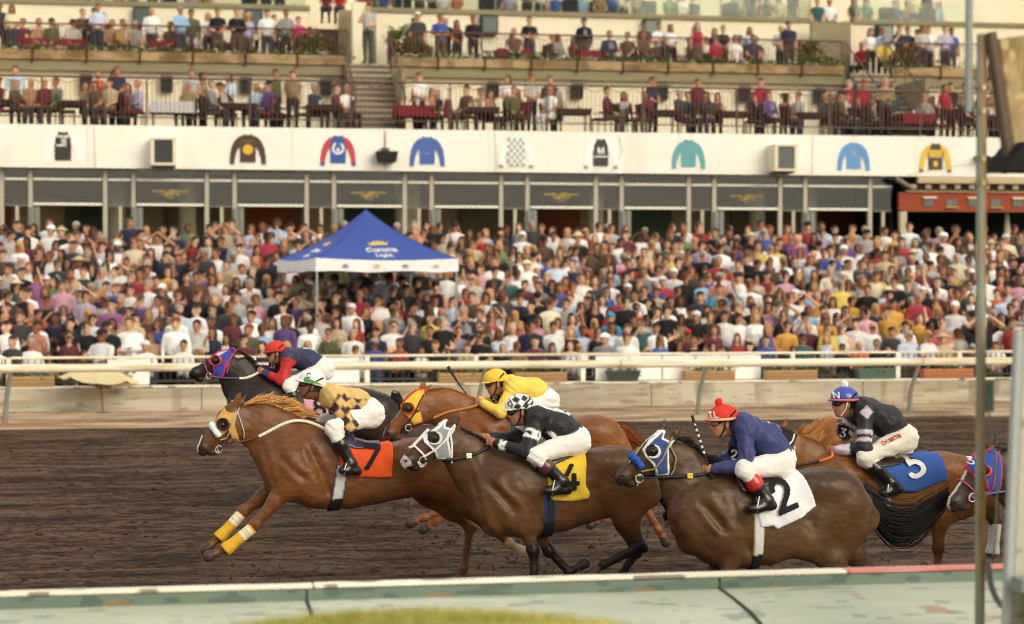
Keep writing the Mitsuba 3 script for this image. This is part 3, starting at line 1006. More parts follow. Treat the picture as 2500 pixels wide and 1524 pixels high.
def silk_sign(x, label, body, sleeve, trim, extra, cuff=None):
    t = thing('silks_board', label, 'sign', 'jockey silks boards on the white fascia')
    z0, z1 = 6.06, 6.85
    b = [(x - 0.20, z0 + 0.05), (x + 0.20, z0 + 0.05), (x + 0.205, z0 + 0.42), (x + 0.19, z0 + 0.60), (x + 0.12, z1 - 0.04), (x - 0.12, z1 - 0.04), (x - 0.19, z0 + 0.60), (x - 0.205, z0 + 0.42)]
    p = prism(b, 0.03)
    p.apply_translation([0, SY, 0])
    add('body', p, 'paint', body, parent=t)
    for s in (-1, 1):
        o = [(0.122, z1 - 0.04), (0.25, z1 - 0.085), (0.36, z1 - 0.21), (0.43, z1 - 0.38), (0.462, z0 + 0.2), (0.468, z0 + 0.0), (0.355, z0 - 0.01), (0.335, z0 + 0.16), (0.29, z0 + 0.32), (0.235, z0 + 0.43), (0.207, z0 + 0.43), (0.192, z0 + 0.60)]
        q = prism(sg.Polygon([(x + s * a, z) for a, z in o]).buffer(0), 0.026)
        q.apply_translation([0, SY, 0])
        add('sleeve', q, 'paint', sleeve, parent=t)
        if cuff is not None:
            q = prism([(x + s * 0.468, z0 + 0.06), (x + s * 0.466, z0 - 0.015), (x + s * 0.356, z0 - 0.02), (x + s * 0.354, z0 + 0.05)], 0.032)
            q.apply_translation([0, SY, 0])
            add('cuff', q, 'paint', cuff, parent=t)
    c = prism([(x - 0.13, z1 - 0.055), (x + 0.13, z1 - 0.055), (x + 0.10, z1 + 0.0), (x + 0.03, z1 - 0.03), (x - 0.03, z1 - 0.03), (x - 0.10, z1 + 0.0)], 0.034)
    c.apply_translation([0, SY, 0])
    add('collar', c, 'paint', trim, parent=t)
    for poly, col in extra:
        if isinstance(poly, str):
            m = lettering(poly, col[1], 0.006)
            m.apply_translation([x + col[2], SY - 0.031, z0 + col[3]])
            add('emblem', m, 'paint', col[0], parent=t)
        else:
            m = prism(poly, 0.006)
            m.apply_translation([0, SY - 0.031, 0])
            add('emblem', m, 'paint', col, parent=t)


BLK, WHT, YEL, RED = lin(52, 48, 42), lin(250, 248, 244), lin(226, 184, 60), lin(190, 50, 56)
ring = lambda x, z, r, w: sg.Point(x, z).buffer(r).difference(sg.Point(x, z).buffer(r - w))
bx = lambda x, z, w, h: sg.box(x - w / 2, z - h / 2, x + w / 2, z + h / 2)
X_ = [-2.18, 2.52, 4.87, 7.23, 9.62, 11.94, 14.38, 19.08, 21.46, 23.92]
silk_sign(X_[0], 'black silks board with white sleeves and a white letter, leftmost on the fascia', BLK, WHT, BLK, [(bx(X_[0], 6.72, 0.30, 0.04), WHT), (bx(X_[0] + 0.02, 6.57, 0.13, 0.22), lin(190, 188, 182)), (bx(X_[0] - 0.08, 6.49, 0.16, 0.035), WHT)])
silk_sign(X_[1], 'dark brown silks board with a round yellow emblem', lin(74, 52, 38), lin(74, 52, 38), lin(74, 52, 38), [(sg.Point(X_[1], 6.44).buffer(0.13), YEL), (bx(X_[1], 6.47, 0.17, 0.02), lin(74, 52, 38)), (bx(X_[1], 6.40, 0.15, 0.02), lin(74, 52, 38)), (bx(X_[1], 6.65, 0.30, 0.015), lin(170, 130, 50))])
silk_sign(X_[2], 'blue silks board with red sleeves and a white horseshoe emblem', lin(52, 84, 160), lin(196, 60, 72), lin(52, 84, 160), [(ring(X_[2], 6.5, 0.16, 0.05).difference(bx(X_[2], 6.62, 0.12, 0.16)), WHT), (bx(X_[2], 6.46, 0.06, 0.10), WHT)], cuff=lin(52, 84, 160))
silk_sign(X_[3], 'plain royal blue silks board right of the black speaker', lin(66, 96, 168), lin(66, 96, 168), lin(66, 96, 168), [(bx(X_[3], 6.40, 0.14, 0.02), lin(150, 170, 205)), (ring(X_[3], 6.60, 0.12, 0.012), lin(92, 120, 184))])
chk = [bx(X_[4] - 0.2 + 0.08 * i, 6.12 + 0.095 * j, 0.08, 0.095) for i in range(6) for j in range(8) if (i + j) % 2]
silk_sign(X_[4], 'white silks board with grey green checks', WHT, WHT, WHT, [(shapely.union_all([c.buffer(-0.001) for c in chk]), lin(140, 156, 142))], cuff=lin(132, 132, 122))
silk_sign(X_[5], 'black silks board with white sleeves and a white letter M', BLK, WHT, BLK, [('M', (WHT, 0.17, 0.0, 0.38)), (bx(X_[5], 6.36, 0.36, 0.03), WHT)], cuff=lin(132, 128, 120))
silk_sign(X_[6], 'turquoise silks board left of the right-hand screen', lin(92, 164, 170), lin(92, 164, 170), lin(50, 60, 60), [(bx(X_[6] + 0.08, 6.36, 0.13, 0.015), BLK), (bx(X_[6] - 0.05, 6.55, 0.2, 0.015), lin(140, 160, 120))])
silk_sign(X_[7], 'light sky blue silks board right of the right-hand screen', lin(92, 146, 206), lin(92, 146, 206), lin(92, 146, 206), [(bx(X_[7] - 0.02, 6.58, 0.18, 0.02), lin(170, 176, 140)), (bx(X_[7] + 0.05, 6.47, 0.12, 0.02), lin(170, 176, 140)), (bx(X_[7] + 0.0, 6.52, 0.03, 0.12), lin(170, 176, 140))])
silk_sign(X_[8], 'black and yellow silks board with letters CDM', BLK, YEL, BLK, [(bx(X_[8], 6.55, 0.38, 0.21), YEL), ('CDM', (BLK, 0.15, 0.0, 0.41)), (bx(X_[8], 6.27, 0.13, 0.15), YEL)], cuff=BLK)
k8 = list(scene)
silk_sign(X_[9], 'red silks board with a white panel at the right end of the fascia', lin(196, 62, 74), WHT, lin(196, 62, 74), [(bx(X_[9], 6.68, 0.3, 0.05), WHT)], cuff=BLK)


def screen(x0, x1, z0, z1, label):
    t = thing('screen', label, 'screen')
    add('housing', join([box(x0, x1, GY - 0.62, GY - 0.003, z1 - 0.075, z1, 0.01), box(x0, x1, GY - 0.62, GY - 0.003, z0, z0 + 0.07, 0.01), box(x0, x0 + 0.1, GY - 0.615, GY - 0.003, z0 + 0.071, z1 - 0.076, 0.008), box(x1 - 0.1, x1, GY - 0.615, GY - 0.003, z0 + 0.071, z1 - 0.076, 0.008)]), 'paint', lin(226, 216, 190), parent=t)
    add('picture_tube', box(x0 + 0.1, x1 - 0.1, GY - 0.55, GY - 0.05, z0 + 0.071, z1 - 0.076, 0.02), 'gloss', lin(44, 50, 48), parent=t)
    add('foot', box(x0 + 0.04, x1 - 0.06, GY - 0.5, GY - 0.01, z0 - 0.045, z0 - 0.002), 'matte', lin(96, 88, 70), parent=t)


screen(0.02, 0.68, 5.97, 6.70, 'white boxed television screen on the left half of the fascia')
screen(16.62, 17.28, 5.99, 6.73, 'white boxed television screen on the right half of the fascia')
t = thing('loudspeaker', 'small black loudspeaker hung on the fascia between two blue silks boards', 'loudspeaker')
m = prism([(5.84, 6.42), (6.41, 6.42), (6.36, 6.14), (5.90, 6.14)], 0.36)
m.apply_translation([0, GY - 0.08, 0])
add('cabinet', m, 'matte', lin(44, 40, 36), parent=t)
add('bracket', join([box(6.0, 6.2, GY - 0.2, GY - 0.003, 6.422, 6.52), box(6.1, 6.13, GY - 0.012, GY - 0.002, 6.52, 6.98), box(6.11, 6.125, GY - 0.012, GY - 0.002, 5.93, 6.13)]), 'matte', lin(96, 86, 76), parent=t)
t = thing('loudspeaker', 'black loudspeaker box on the fascia behind the rusty pole', 'loudspeaker')
add('cabinet', box(22.86, 23.18, GY - 0.36, GY - 0.02, 6.20, 6.46, 0.01), 'matte', lin(48, 48, 46), parent=t)
add('bracket', box(22.6, 22.9, GY - 0.42, GY - 0.02, 6.43, 6.48), 'matte', lin(74, 70, 62), parent=t)

# dark screens and speakers on the terrace walls
for x, lab in zip((-1.76, 0.49, 2.73, 5.03, 9.94, 12.47, 15.06, 17.62, 20.0), ['far left end', 'second from left', 'third from left', 'just left of the first stairs', 'first right of the first stairs', 'second right of the first stairs', 'third right of the first stairs', 'fourth right of the first stairs', 'just left of the second stairs']):
    t = thing('wall_speaker', 'dark square speaker on the lowest terrace back wall, ' + lab, 'speaker', 'speakers on the lowest terrace wall')
    add('case', box(x - 0.17, x + 0.17, 57.4, 57.69, 8.42, 8.86, 0.015), 'matte', lin(66, 62, 58), parent=t)
    add('grille', box(x - 0.14, x + 0.14, 57.385, 57.398, 8.45, 8.83), 'matte', lin(44, 42, 40), parent=t)
for x, lab in zip((-0.2, 3.15, 10.47, 15.72, 23.5), ['behind the man in a suit', 'near the stairs on the left section', 'between two standing men', 'in the middle of the middle section', 'on the right section']):
    t = thing('wall_television', 'dark television hung on the second terrace wall ' + lab, 'television', 'televisions on the second terrace wall')
    add('case', box(x - 0.27, x + 0.27, 61.2, 61.498, 10.72, 11.34, 0.015), 'matte', lin(58, 58, 52), parent=t)
    add('glass_front', box(x - 0.22, x + 0.22, 61.185, 61.198, 10.80, 11.28, 0.005), 'gloss', lin(70, 84, 78), parent=t)
for i, x in enumerate((0.61, 3.05, 7.85, 10.49, 13.19, 15.75, 18.48, 23.8, 25.22)):
    t = thing('ledge_monitor', f'black monitor behind the top terrace ledge, {ORDW[i]} from the left', 'monitor', 'black monitors on the top terrace ledge')
    add('case', box(x - 0.24, x + 0.24, 61.75, 62.1, 11.45, 11.98, 0.03), 'matte', lin(40, 38, 36), parent=t)
    add('stand', box(x - 0.1, x + 0.1, 61.8, 62.0, F3 - 0.06, 11.448), 'matte', lin(54, 52, 50), parent=t)

# ------------------------------------------------------------------ red kiosk under the fascia at the right
t = thing('kiosk', 'red brown betting kiosk with a beige cornice at the right under the fascia', 'kiosk')
KZ = 52.2
add('cornice', box(20.95, 27, KZ - 0.14, KZ + 0.05, 5.73, 5.905, 0.02), 'matte', lin(196, 180, 142), parent=t)
add('frieze', box(20.6, 27, KZ + 0.02, KZ + 0.2, 5.53, 5.728), 'matte', lin(58, 44, 34), parent=t)
for x in np.arange(20.85, 27, 0.43):
    add('dentil', box(x - 0.085, x + 0.085, KZ - 0.07, KZ + 0.019, 5.575, 5.70, 0.01), 'matte', lin(168, 152, 128), parent=t)
add('moulding', box(20.62, 27, KZ - 0.08, KZ + 0.03, 5.485, 5.528, 0.01), 'matte', lin(176, 150, 118), parent=t)
add('band', box(20.45, 27, KZ, KZ + 0.15, 4.99, 5.483), 'matte', lin(152, 74, 52), parent=t)
add('band_foot', box(20.6, 27, KZ - 0.03, KZ + 0.12, 4.95, 4.988), 'matte', lin(146, 80, 60), parent=t)
m = prism([(20.3, 5.9), (20.36, 5.9), (20.78, 5.62), (20.7, 5.58), (20.3, 5.82)], 0.3)
m.apply_translation([0, KZ + 0.1, 0])
add('side_roof', m, 'matte', lin(128, 124, 112), parent=t)
add('corner_post', box(20.46, 20.66, KZ - 0.05, KZ + 0.12, FLOOR, 4.949, 0.01), 'matte', lin(196, 184, 150), parent=t)
add('counter_wall', box(20.7, 27, KZ + 0.25, KZ + 0.45, FLOOR, 4.02), 'matte', lin(122, 76, 54), parent=t)
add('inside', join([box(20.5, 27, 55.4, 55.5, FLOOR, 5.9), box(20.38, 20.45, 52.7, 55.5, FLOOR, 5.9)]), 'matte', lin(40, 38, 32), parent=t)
for i, x in enumerate(np.arange(21.31, 27, 0.66)):
    o = bool(i % 2)
    add('lamp_window', box(x - 0.15, x + 0.15, KZ - 0.03, KZ - 0.002, 5.09, 5.31, 0.006), 'gloss', lin(62, 66, 54), parent=t)
    add('hood', box(x - 0.19, x + 0.19, KZ - 0.12, KZ - 0.003, 5.315 if not o else 5.055, 5.355 if not o else 5.085, 0.006), 'paint', lin(246, 240, 222) if not o else lin(200, 176, 96), parent=t)
t = thing('roadside_cone', 'pale tapering bollard in the kiosk doorway at the right edge', 'bollard')
add('cone', cyl(23.95, KZ + 0.7, 3.95, 5.0, 0.14, 12, 0.05), 'matte', lin(206, 196, 166), parent=t, smooth=30)
add('base', box(23.75, 24.15, KZ + 0.52, KZ + 0.88, 3.87, 3.949), 'matte', lin(150, 140, 120), parent=t)
add('plinth', box(23.7, 24.2, KZ + 0.47, KZ + 0.93, FLOOR, 3.868), 'matte', lin(96, 80, 62), parent=t)

# ------------------------------------------------------------------ tables and chairs on the terraces
def chair_mesh(kind):
    fr = join([tube([[sx * 0.2, -0.19, 0], [sx * 0.2, -0.18, 0.44]], 0.017, 6) for sx in (-1, 1)] + [tube([[sx * 0.2, 0.2, 0], [sx * 0.2, 0.19, 0.44], [sx * 0.2, 0.25, 0.86]], 0.017, 6) for sx in (-1, 1)]
              + [tube([[sx * 0.22, -0.17, 0.63], [sx * 0.22, 0.2, 0.64]], 0.017, 6) for sx in (-1, 1)])
    st = box(-0.23, 0.23, -0.22, 0.22, 0.41, 0.48, 0.02)
    bk = obox(0, 0.235, 0.68, 0.46, 0.045, 0.46, rx=-0.14, r=0.015)
    return fr, st, bk


CH = {k: None for k in ('frame', 'seat', 'backrest')}
CHM = chair_mesh(0)


def chair(x, y, z, rz, col, label, group):
    t = thing('terrace_chair', label, 'chair', group)
    for nm, m, c in (('frame', CHM[0], lin(58, 42, 38)), ('seat', CHM[1], col), ('backrest', CHM[2], col)):
        key = (nm, tuple(np.round(col, 3)))
        if key not in CH:
            CH[key] = coloured(m, 'matte', c)
        scene[f'{t}__{nm}'] = {**CH[key], 'to_world': T().translate([x, y, z]).rotate([0, 0, 1], rz)}
    return t


CUPS, CUP1 = [], [0]


def table(x, y, z, cloth, label, group, w=0.95, items=True):
    t = thing('terrace_table', label, 'table', group)
    add('tabletop', box(x - w / 2, x + w / 2, y - 0.4, y + 0.4, z + 0.69, z + 0.735, 0.008), 'matte', lin(84, 60, 48), parent=t)
    add('apron', box(x - w / 2 + 0.03, x + w / 2 - 0.03, y - 0.36, y + 0.36, z + 0.58, z + 0.689), 'matte', lin(60, 44, 38), parent=t)
    for sx in (-1, 1):
        for sy in (-1, 1):
            add('leg', cyl(x + sx * (w / 2 - 0.06), y + sy * 0.33, z, z + 0.579, 0.026, 8), 'matte', lin(62, 46, 40), parent=t)
    if cloth is not None:
        key = thing('tablecloth', ('white' if cloth[0] > 0.5 else 'dark red') + ' cloth over the ' + label.replace('table with a dark red cloth', 'table').replace('wide table with a white cloth', 'wide table'), 'tablecloth')
        X, Z = np.linspace(-w / 2 - 0.03, w / 2 + 0.03, 25), np.linspace(0, 1, 5)
        parts = [box(x - w / 2 - 0.02, x + w / 2 + 0.02, y - 0.42, y + 0.42, z + 0.737, z + 0.745)]
        for yy, s in ((y - 0.425, -1), (y + 0.425, 1)):
            v = np.array([[x + a, yy + s * 0.018 * q * (1 + math.sin(17 * a + x)), z + 0.744 - 0.30 * q] for q in Z for a in X])
            f = sheet(X, Z, lambda A, B: 0 * A).faces
            parts += [tm(v, f), tm(v + [0, 0.004 * s, 0], f[:, ::-1])]
        for xx, s in ((x - w / 2 - 0.025, -1), (x + w / 2 + 0.025, 1)):
            Yv = np.linspace(-0.42, 0.42, 18)
            v = np.array([[xx + s * 0.018 * q * (1 + math.sin(15 * a + x)), y + a, z + 0.744 - 0.30 * q] for q in Z for a in Yv])
            f = sheet(Yv, Z, lambda A, B: 0 * A).faces
            parts += [tm(v, f), tm(v + [0.004 * s, 0, 0], f[:, ::-1])]
        scene[key] = coloured(join(parts), 'cloth', cloth)
    if items:
        r = random.Random(int(x * 100) + 7)
        for i in range(r.randint(1, 3)):
            CUPS.append(x)
            k = thing('drinks_cup', f'small pale cup on the {"lowest" if z < 8 else "second"} terrace tables, {ORDW[sum(1 for _ in CUPS) - 1] if z < 8 else ORDW[len(CUPS) - CUP1[0] - 1]} from left', 'cup', 'cups on the terrace tables')
            cx, cy = x + r.uniform(-0.33, 0.33), y + r.uniform(-0.3, 0.1)
            scene[k] = coloured(cyl(cx, cy, z + 0.746, z + 0.746 + r.uniform(0.1, 0.16), 0.032, 8, 0.042), 'matte', lin(*r.choice([(230, 226, 214), (214, 196, 150), (236, 236, 232)])))
    return t


MAR, DKR = lin(92, 40, 40), lin(120, 34, 44)
TG1, CG1 = 'dark tables on the lowest terrace', 'dark chairs on the lowest terrace'
T1 = [(-3.66, None, ''), (-1.84, None, ''), (0.59, lin(206, 202, 204), ''), (2.38, None, ''), (4.61, None, ''), (7.06, DKR, ''), (8.93, None, ''), (11.5, None, ''), (14.0, None, ''), (16.07, None, ''), (18.39, None, ''), (21.43, DKR, ''), (23.5, None, '')]
ORD = ORDW or ['first', 'second', 'third', 'fourth', 'fifth', 'sixth', 'seventh', 'eighth', 'ninth', 'tenth', 'eleventh', 'twelfth', 'thirteenth']
for i, (x, c, _) in enumerate(T1):
    nm = {2: 'wide table with a white cloth left of the stairs', 5: 'table with a dark red cloth in front of the stairs', 11: 'table with a dark red cloth at the right end of the lowest terrace'}.get(i, 'dark bare table on the lowest terrace, %s from the left' % ORD[i])
    table(x, 53.6, F1, c, nm, None, w=1.1 if i == 2 else 0.95)
C1 = [(-3.76, 90), (-2.68, -70), (-2.13, 90), (-0.96, -80), (-0.35, 80), (1.3, -90), (1.62, 100), (2.08, 100), (2.98, -100), (3.55, 60), (4.04, 90), (5.15, -80), (7.72, -120), (8.30, 100), (8.6, 80), (9.5, -100), (9.9, -60), (10.85, 85), (12.25, -80), (12.95, 100), (13.35, 80), (13.6, 110), (14.69, -90), (15.1, 90), (15.35, 70), (16.6, -100), (16.98, 90), (17.7, 110), (18.9, -90), (19.25, -60), (20.1, 90), (20.75, 90), (22.36, -90), (22.9, 90), (24.0, -80)]
nr = [0, 0]
for i, (x, a) in enumerate(C1):
    r_ = int(i % 4 == 0)
    nr[r_] += 1
    o_ = ORDW[nr[r_] - 1]
    col = lin(112, 44, 46) if i % 4 == 0 else lin(72, 52, 50)
    chair(x, 53.5 + 0.25 * math.sin(3 * i), F1, a, col, f'{"dark red" if r_ else "dark brown"} chair at the lowest terrace tables, {o_} of its colour from left', 'dark red chairs on the lowest terrace' if i % 4 == 0 else 'dark brown chairs on the lowest terrace')
CUP1[0] = len(CUPS)
T2 = [(-3.4, DKR, 'left end of the second terrace'), (-2.3, DKR, 'second from the left end of the second terrace'), (0.4, DKR, 'beside the man leaning over on the second terrace'), (10.85, DKR, 'in the middle section of the second terrace, left one'), (13.4, DKR, 'in the middle section of the second terrace, right one'), (2.3, None, 'left section, near the stairs'), (17.0, None, 'middle section, right part')]
for x, c, nm in T2:
    table(x, 59.4, F2, c, ('table with a dark red cloth, ' if c is not None else 'bare dark table on the second terrace, ') + nm, None)
C2 = [(-2.9, 80), (-0.2, -90), (1.5, 80), (2.9, -80), (4.0, 60), (8.9, 90), (10.1, 80), (11.6, -80), (12.3, 90), (14.4, -90), (14.9, 90), (15.3, 0), (16.2, 80), (17.8, -80), (18.6, 90), (23.3, 90), (24.4, -90)]
for i, (x, a) in enumerate(C2):
    chair(x, 59.3 + 0.2 * math.sin(5 * i), F2, a, lin(78, 56, 50), f'dark brown chair on the second terrace, {ORDW[i]} from the left', 'dark brown chairs on the second terrace')

# ------------------------------------------------------------------ flower boxes on the wall coping
rng = np.random.default_rng(31)


def flower_box(x0, x1, label, col, flowers, plastic=False):
    t = thing('flower_box', label, 'planter')
    y0, y1, z0 = 39.83, 40.13, 0.937
    if plastic:
        m = tm(*[np.array(q) for q in ([[x0 + 0.06, y0 + 0.03, z0], [x1 - 0.06, y0 + 0.03, z0], [x1 - 0.06, y1 - 0.03, z0], [x0 + 0.06, y1 - 0.03, z0], [x0, y0, z0 + 0.2], [x1, y0, z0 + 0.2], [x1, y1, z0 + 0.2], [x0, y1, z0 + 0.2]], [[0, 2, 1], [0, 3, 2], [0, 1, 5], [0, 5, 4], [1, 2, 6], [1, 6, 5], [2, 3, 7], [2, 7, 6], [3, 0, 4], [3, 4, 7], [4, 5, 6], [4, 6, 7]])])
        add('tub', m, 'paint', col, parent=t)
        add('rim', box(x0 - 0.015, x1 + 0.015, y0 - 0.015, y1 + 0.015, z0 + 0.201, z0 + 0.222, 0.005), 'paint', col * 1.2, parent=t)
    else:
        for i in range(3):
            add('slat', box(x0, x1, y0, y0 + 0.022, z0 + 0.005 + 0.07 * i, z0 + 0.066 + 0.07 * i, 0.004), 'matte', col * (0.9 + 0.1 * i), parent=t)
        add('back_board', box(x0, x1, y1 - 0.022, y1, z0 + 0.005, z0 + 0.205), 'matte', col * 0.9, parent=t)
        for x in (x0 + 0.02, x1 - 0.02):
            add('end_board', box(x - 0.015, x + 0.015, y0 + 0.024, y1 - 0.024, z0 + 0.004, z0 + 0.206), 'matte', col * 0.9, parent=t)
        add('soil', box(x0 + 0.04, x1 - 0.04, y0 + 0.024, y1 - 0.024, z0 + 0.1, z0 + 0.18), 'matte', lin(60, 44, 34), parent=t)
    n = max(4, int((x1 - x0) / 0.13))
    cs = [[x, 39.98, z0 + 0.22 + 0.07 * rng.random()] for x in np.linspace(x0 + 0.08, x1 - 0.08, n)]
    m, c = leaf_cloud(cs, 0.07, 26, [0.07, 0.07, 0.05], GREENS, rng)
    add('leaves', m, 'matte', c, parent=t, kind='stuff')
    if flowers:
        fl = [[rng.uniform(x0 + 0.06, x1 - 0.06), 39.92, z0 + 0.27 + 0.1 * rng.random()] for _ in range(n * 3)]
        m, c = leaf_cloud(fl, 0.035, 9, [0.018, 0.018, 0.014], flowers, rng)
        add('blossoms', m, 'matte', c, parent=t, kind='stuff')


BE, TC = lin(176, 142, 102), lin(184, 122, 86)
WF, PF, RF, YF = [lin(240, 238, 226)], [lin(206, 96, 140), lin(190, 70, 110)], [lin(196, 52, 60), lin(214, 90, 96)], [lin(222, 196, 84)]
for x0, x1, lab, col, fl, pl in (
        (-2.77, -1.86, 'beige slatted flower box without blossom left of the folded parasol', BE, None, False), (-1.1, -0.35, 'beige slatted flower box behind the folded parasol', BE, None, False),
        (5.78, 7.0, 'beige flower box between the two yellow helmets', BE, RF, False), (7.35, 8.42, 'beige slatted flower box right of the yellow helmet', BE, WF, False),
        (9.29, 9.98, 'dark grey plastic tub with white and pink flowers', lin(70, 72, 66), WF + PF, True), (10.95, 12.01, 'beige slatted flower box with red and yellow flowers', BE, RF + YF, False),
        (12.71, 13.81, 'beige slatted flower box above the blue pompom helmet', BE, YF + WF, False), (14.71, 15.55, 'green plastic tub with pink flowers', lin(84, 108, 92), PF, True),
        (16.18, 17.29, 'terracotta slatted flower box nearest the rusty pole', TC, WF + YF, False), (1.65, 2.5, 'beige flower box behind the dark horse', BE, None, False)):
    flower_box(x0, x1, lab, col, fl, pl)

# ------------------------------------------------------------------ half-folded beige parasol between rail and fence
t = thing('parasol', 'half open beige parasol lying low between the rail and the fence', 'parasol')
apex = np.array([-0.98, 39.3, 1.27])
tips = []
for i in range(9):
    a = PI * 2 * i / 8
    tips.append(apex + np.array([0.76 * math.cos(a), 0.5 * math.sin(a), -0.17 - 0.05 * math.sin(a * 3) - 0.06 * math.cos(a)]))
v, f, rows = [], [], 6
for i in range(8):
    for r in range(rows):
        q = r / (rows - 1)
        for s in range(5):
            p = s / 4
            e = tips[i] * (1 - p) + tips[i + 1] * p
            b = apex + (e - apex) * q
            b = b + np.array([0, 0, 0.08 * math.sin(PI * q) - 0.05 * math.sin(PI * p) * q])
            v.append(b)
    o = i * rows * 5
    for r in range(rows - 1):
        for s in range(4):
            k = o + r * 5 + s
            f += [[k, k + 5, k + 6], [k, k + 6, k + 1]]
m = tm(v, f)
u = m.copy()
u.vertices[:, 2] -= 0.006
u.faces = u.faces[:, ::-1]
add('canopy', join([m, u]), 'cloth', lin(214, 198, 158), parent=t)
add('pole', tube([apex + [0, 0, 0.04], [apex[0] + 0.08, 39.35, 0.44]], 0.02, 8), 'matte', lin(132, 104, 70), parent=t)
add('base', cyl(apex[0] + 0.08, 39.35, 0.38, 0.46, 0.16, 14), 'matte', lin(120, 114, 102), parent=t)
for i in range(8):
    add('rib', tube([apex - [0, 0, 0.03], tips[i] - [0, 0, 0.012]], 0.008, 5), 'matte', lin(120, 96, 66), parent=t)

# ------------------------------------------------------------------ blue canopy tent in the crowd
t = thing('canopy_tent', 'blue peaked canopy tent with white valance and white lettering above the crowd', 'tent')
TA, TO, TL = math.radians(11), np.array([3.50, 42.5]), 3.22
ex, ey = np.array([math.cos(TA), math.sin(TA)]), np.array([-math.sin(TA), math.cos(TA)])
cor = [TO, TO + TL * ex, TO + TL * ex + TL * ey, TO + TL * ey]
TZ0, TZ1, TP = 3.22, 3.50, 4.62
cen = TO + 0.5 * TL * (ex + ey)


def tent_pt(i, p, q):
    """Side i, p along the eave, q from eave to peak: the cloth sags in a catenary towards the peak."""
    e = cor[i] * (1 - p) + cor[(i + 1) % 4] * p
    xy = e * (1 - q) + cen * q
    z = TZ1 + (TP - TZ1) * (0.62 * q + 0.38 * q ** 2.4) - 0.05 * math.sin(PI * p) * (1 - q) + 0.010 * math.sin(9 * p + 5 * q + i) * math.sin(PI * p) * math.sin(PI * min(q * 1.1, 1))
    return np.array([xy[0], xy[1], z])


v, f = [], []
for i in range(4):
    o = len(v)
    for b in range(13):
        for a in range(13):
            v.append(tent_pt(i, a / 12, b / 12))
    for b in range(12):
        for a in range(12):
            k = o + b * 13 + a
            f += [[k, k + 1, k + 14], [k, k + 14, k + 13]]
roof = tm(v, f)
u = roof.copy()
u.vertices[:, 2] -= 0.012
u.faces = u.faces[:, ::-1]
add('roof', join([roof, u]), 'cloth', lin(62, 84, 160), parent=t)
for i in range(4):
    v = []
    for b in range(5):
        for a in range(33):
            p = a / 32
            e = cor[i] * (1 - p) + cor[(i + 1) % 4] * p
            nrm = (e - cen) / np.linalg.norm(e - cen)
            w = 0.02 * (1 - b / 4 * 0.0) * math.sin(p * 21 + i) * (1 - b / 4) * 0 + 0.012 * math.sin(p * 26 + i) * (b / 4)
            z = TZ0 + (TZ1 + 0.01 - TZ0 - 0.05 * math.sin(PI * p)) * (1 - b / 4) + 0.015 * math.sin(p * 13 + i) * (b / 4)
            v.append([*(e + nrm * (0.012 + w)), z])
    fs = []
    for b in range(4):
        for a in range(32):
            k = b * 33 + a
            fs += [[k, k + 33, k + 34], [k, k + 34, k + 1]]
    m = tm(v, fs)
    u = m.copy()
    u.vertices[:, :2] -= 0.006 * np.array([m.vertices[:, 0] - cen[0], m.vertices[:, 1] - cen[1]]).T
    u.faces = u.faces[:, ::-1]
    add('valance', join([m, u]), 'cloth', lin(240, 238, 240), parent=t)
for i in range(4):
    add('seam', tube([tent_pt(i, 0.0, q) + np.array([0, 0, 0.004]) for q in np.linspace(0, 1, 14)], 0.010, 5), 'cloth', lin(48, 68, 136), parent=t)
for i in range(4):
    c = cor[i] * 0.985 + cen * 0.015
    z = 0.2 if i < 2 else 1.6
    add('leg', box(c[0] - 0.022, c[0] + 0.022, c[1] - 0.022, c[1] + 0.022, z, TZ1, 0.004), 'paint', lin(150, 150, 146), parent=t)
c = cor[1] * 0.62 + cor[2] * 0.38
add('truss', join([tube([[*(cor[i] * 0.98 + cen * 0.02), TZ1 - 0.05], [*(cor[(i + 1) % 4] * 0.98 + cen * 0.02), TZ1 - 0.05]], 0.016, 6) for i in range(4)]), 'paint', lin(150, 150, 148), parent=t)


def on_tent(i, mesh2d, pc, qc, su, sv):
    """Print laid on the roof: 2-D outlines (u along the eave, w up the slope, metres) raised 4 mm off the cloth."""
    m = mesh2d.copy()
    m = m.subdivide_to_size(0.06)
    vv = []
    for a, d, b in m.vertices:
        p, q = pc + a / (TL * (1 - qc)) * su, qc + b * sv
        s = tent_pt(i, p, q)
        n_ = np.array([*(-ey if i == 0 else -ex), 0]) * 0.55 + np.array([0, 0, 0.8])
        vv.append(s + n_ * (0.006 - d))
    return tm(vv, m.faces)


WL = lin(236, 234, 230)
for side, sc_, pc in ((0, 1.0, 0.50), (3, 0.85, 0.50)):
    for txt, h, q in (('Corona', 0.16, 0.25), ('Light', 0.13, 0.12)):
        m = lettering(txt, h * sc_, 0.004)
        add('lettering', on_tent(side, m, pc, q, 1.0, 0.62), 'cloth', WL, parent=t)
    crown = sg.Polygon([(-0.2, 0), (-0.26, 0.1), (-0.16, 0.07), (-0.12, 0.15), (-0.05, 0.09), (0, 0.18), (0.05, 0.09), (0.12, 0.15), (0.16, 0.07), (0.26, 0.1), (0.2, 0)])
    add('crown_emblem', on_tent(side, prism(crown, 0.004), pc, 0.40, sc_, 0.62), 'cloth', lin(206, 182, 84), parent=t)
for k_, p in enumerate((0.2, 0.42, 0.62, 0.84)):
    e = cor[0] * (1 - p) + cor[1] * p
    m = join([moved(prism(sg.box(-0.08, 0, 0.08, 0.025), 0.003)), moved(prism(sg.box(-0.05, 0.035, 0.05, 0.07), 0.003))])
    m = moved(m, e[0] - ey[0] * 0.045, e[1] - ey[1] * 0.045, TZ0 + 0.09, TA)
    add('valance_print', m, 'cloth', lin(140, 136, 128) if k_ % 2 == 0 else lin(196, 184, 130), parent=t)

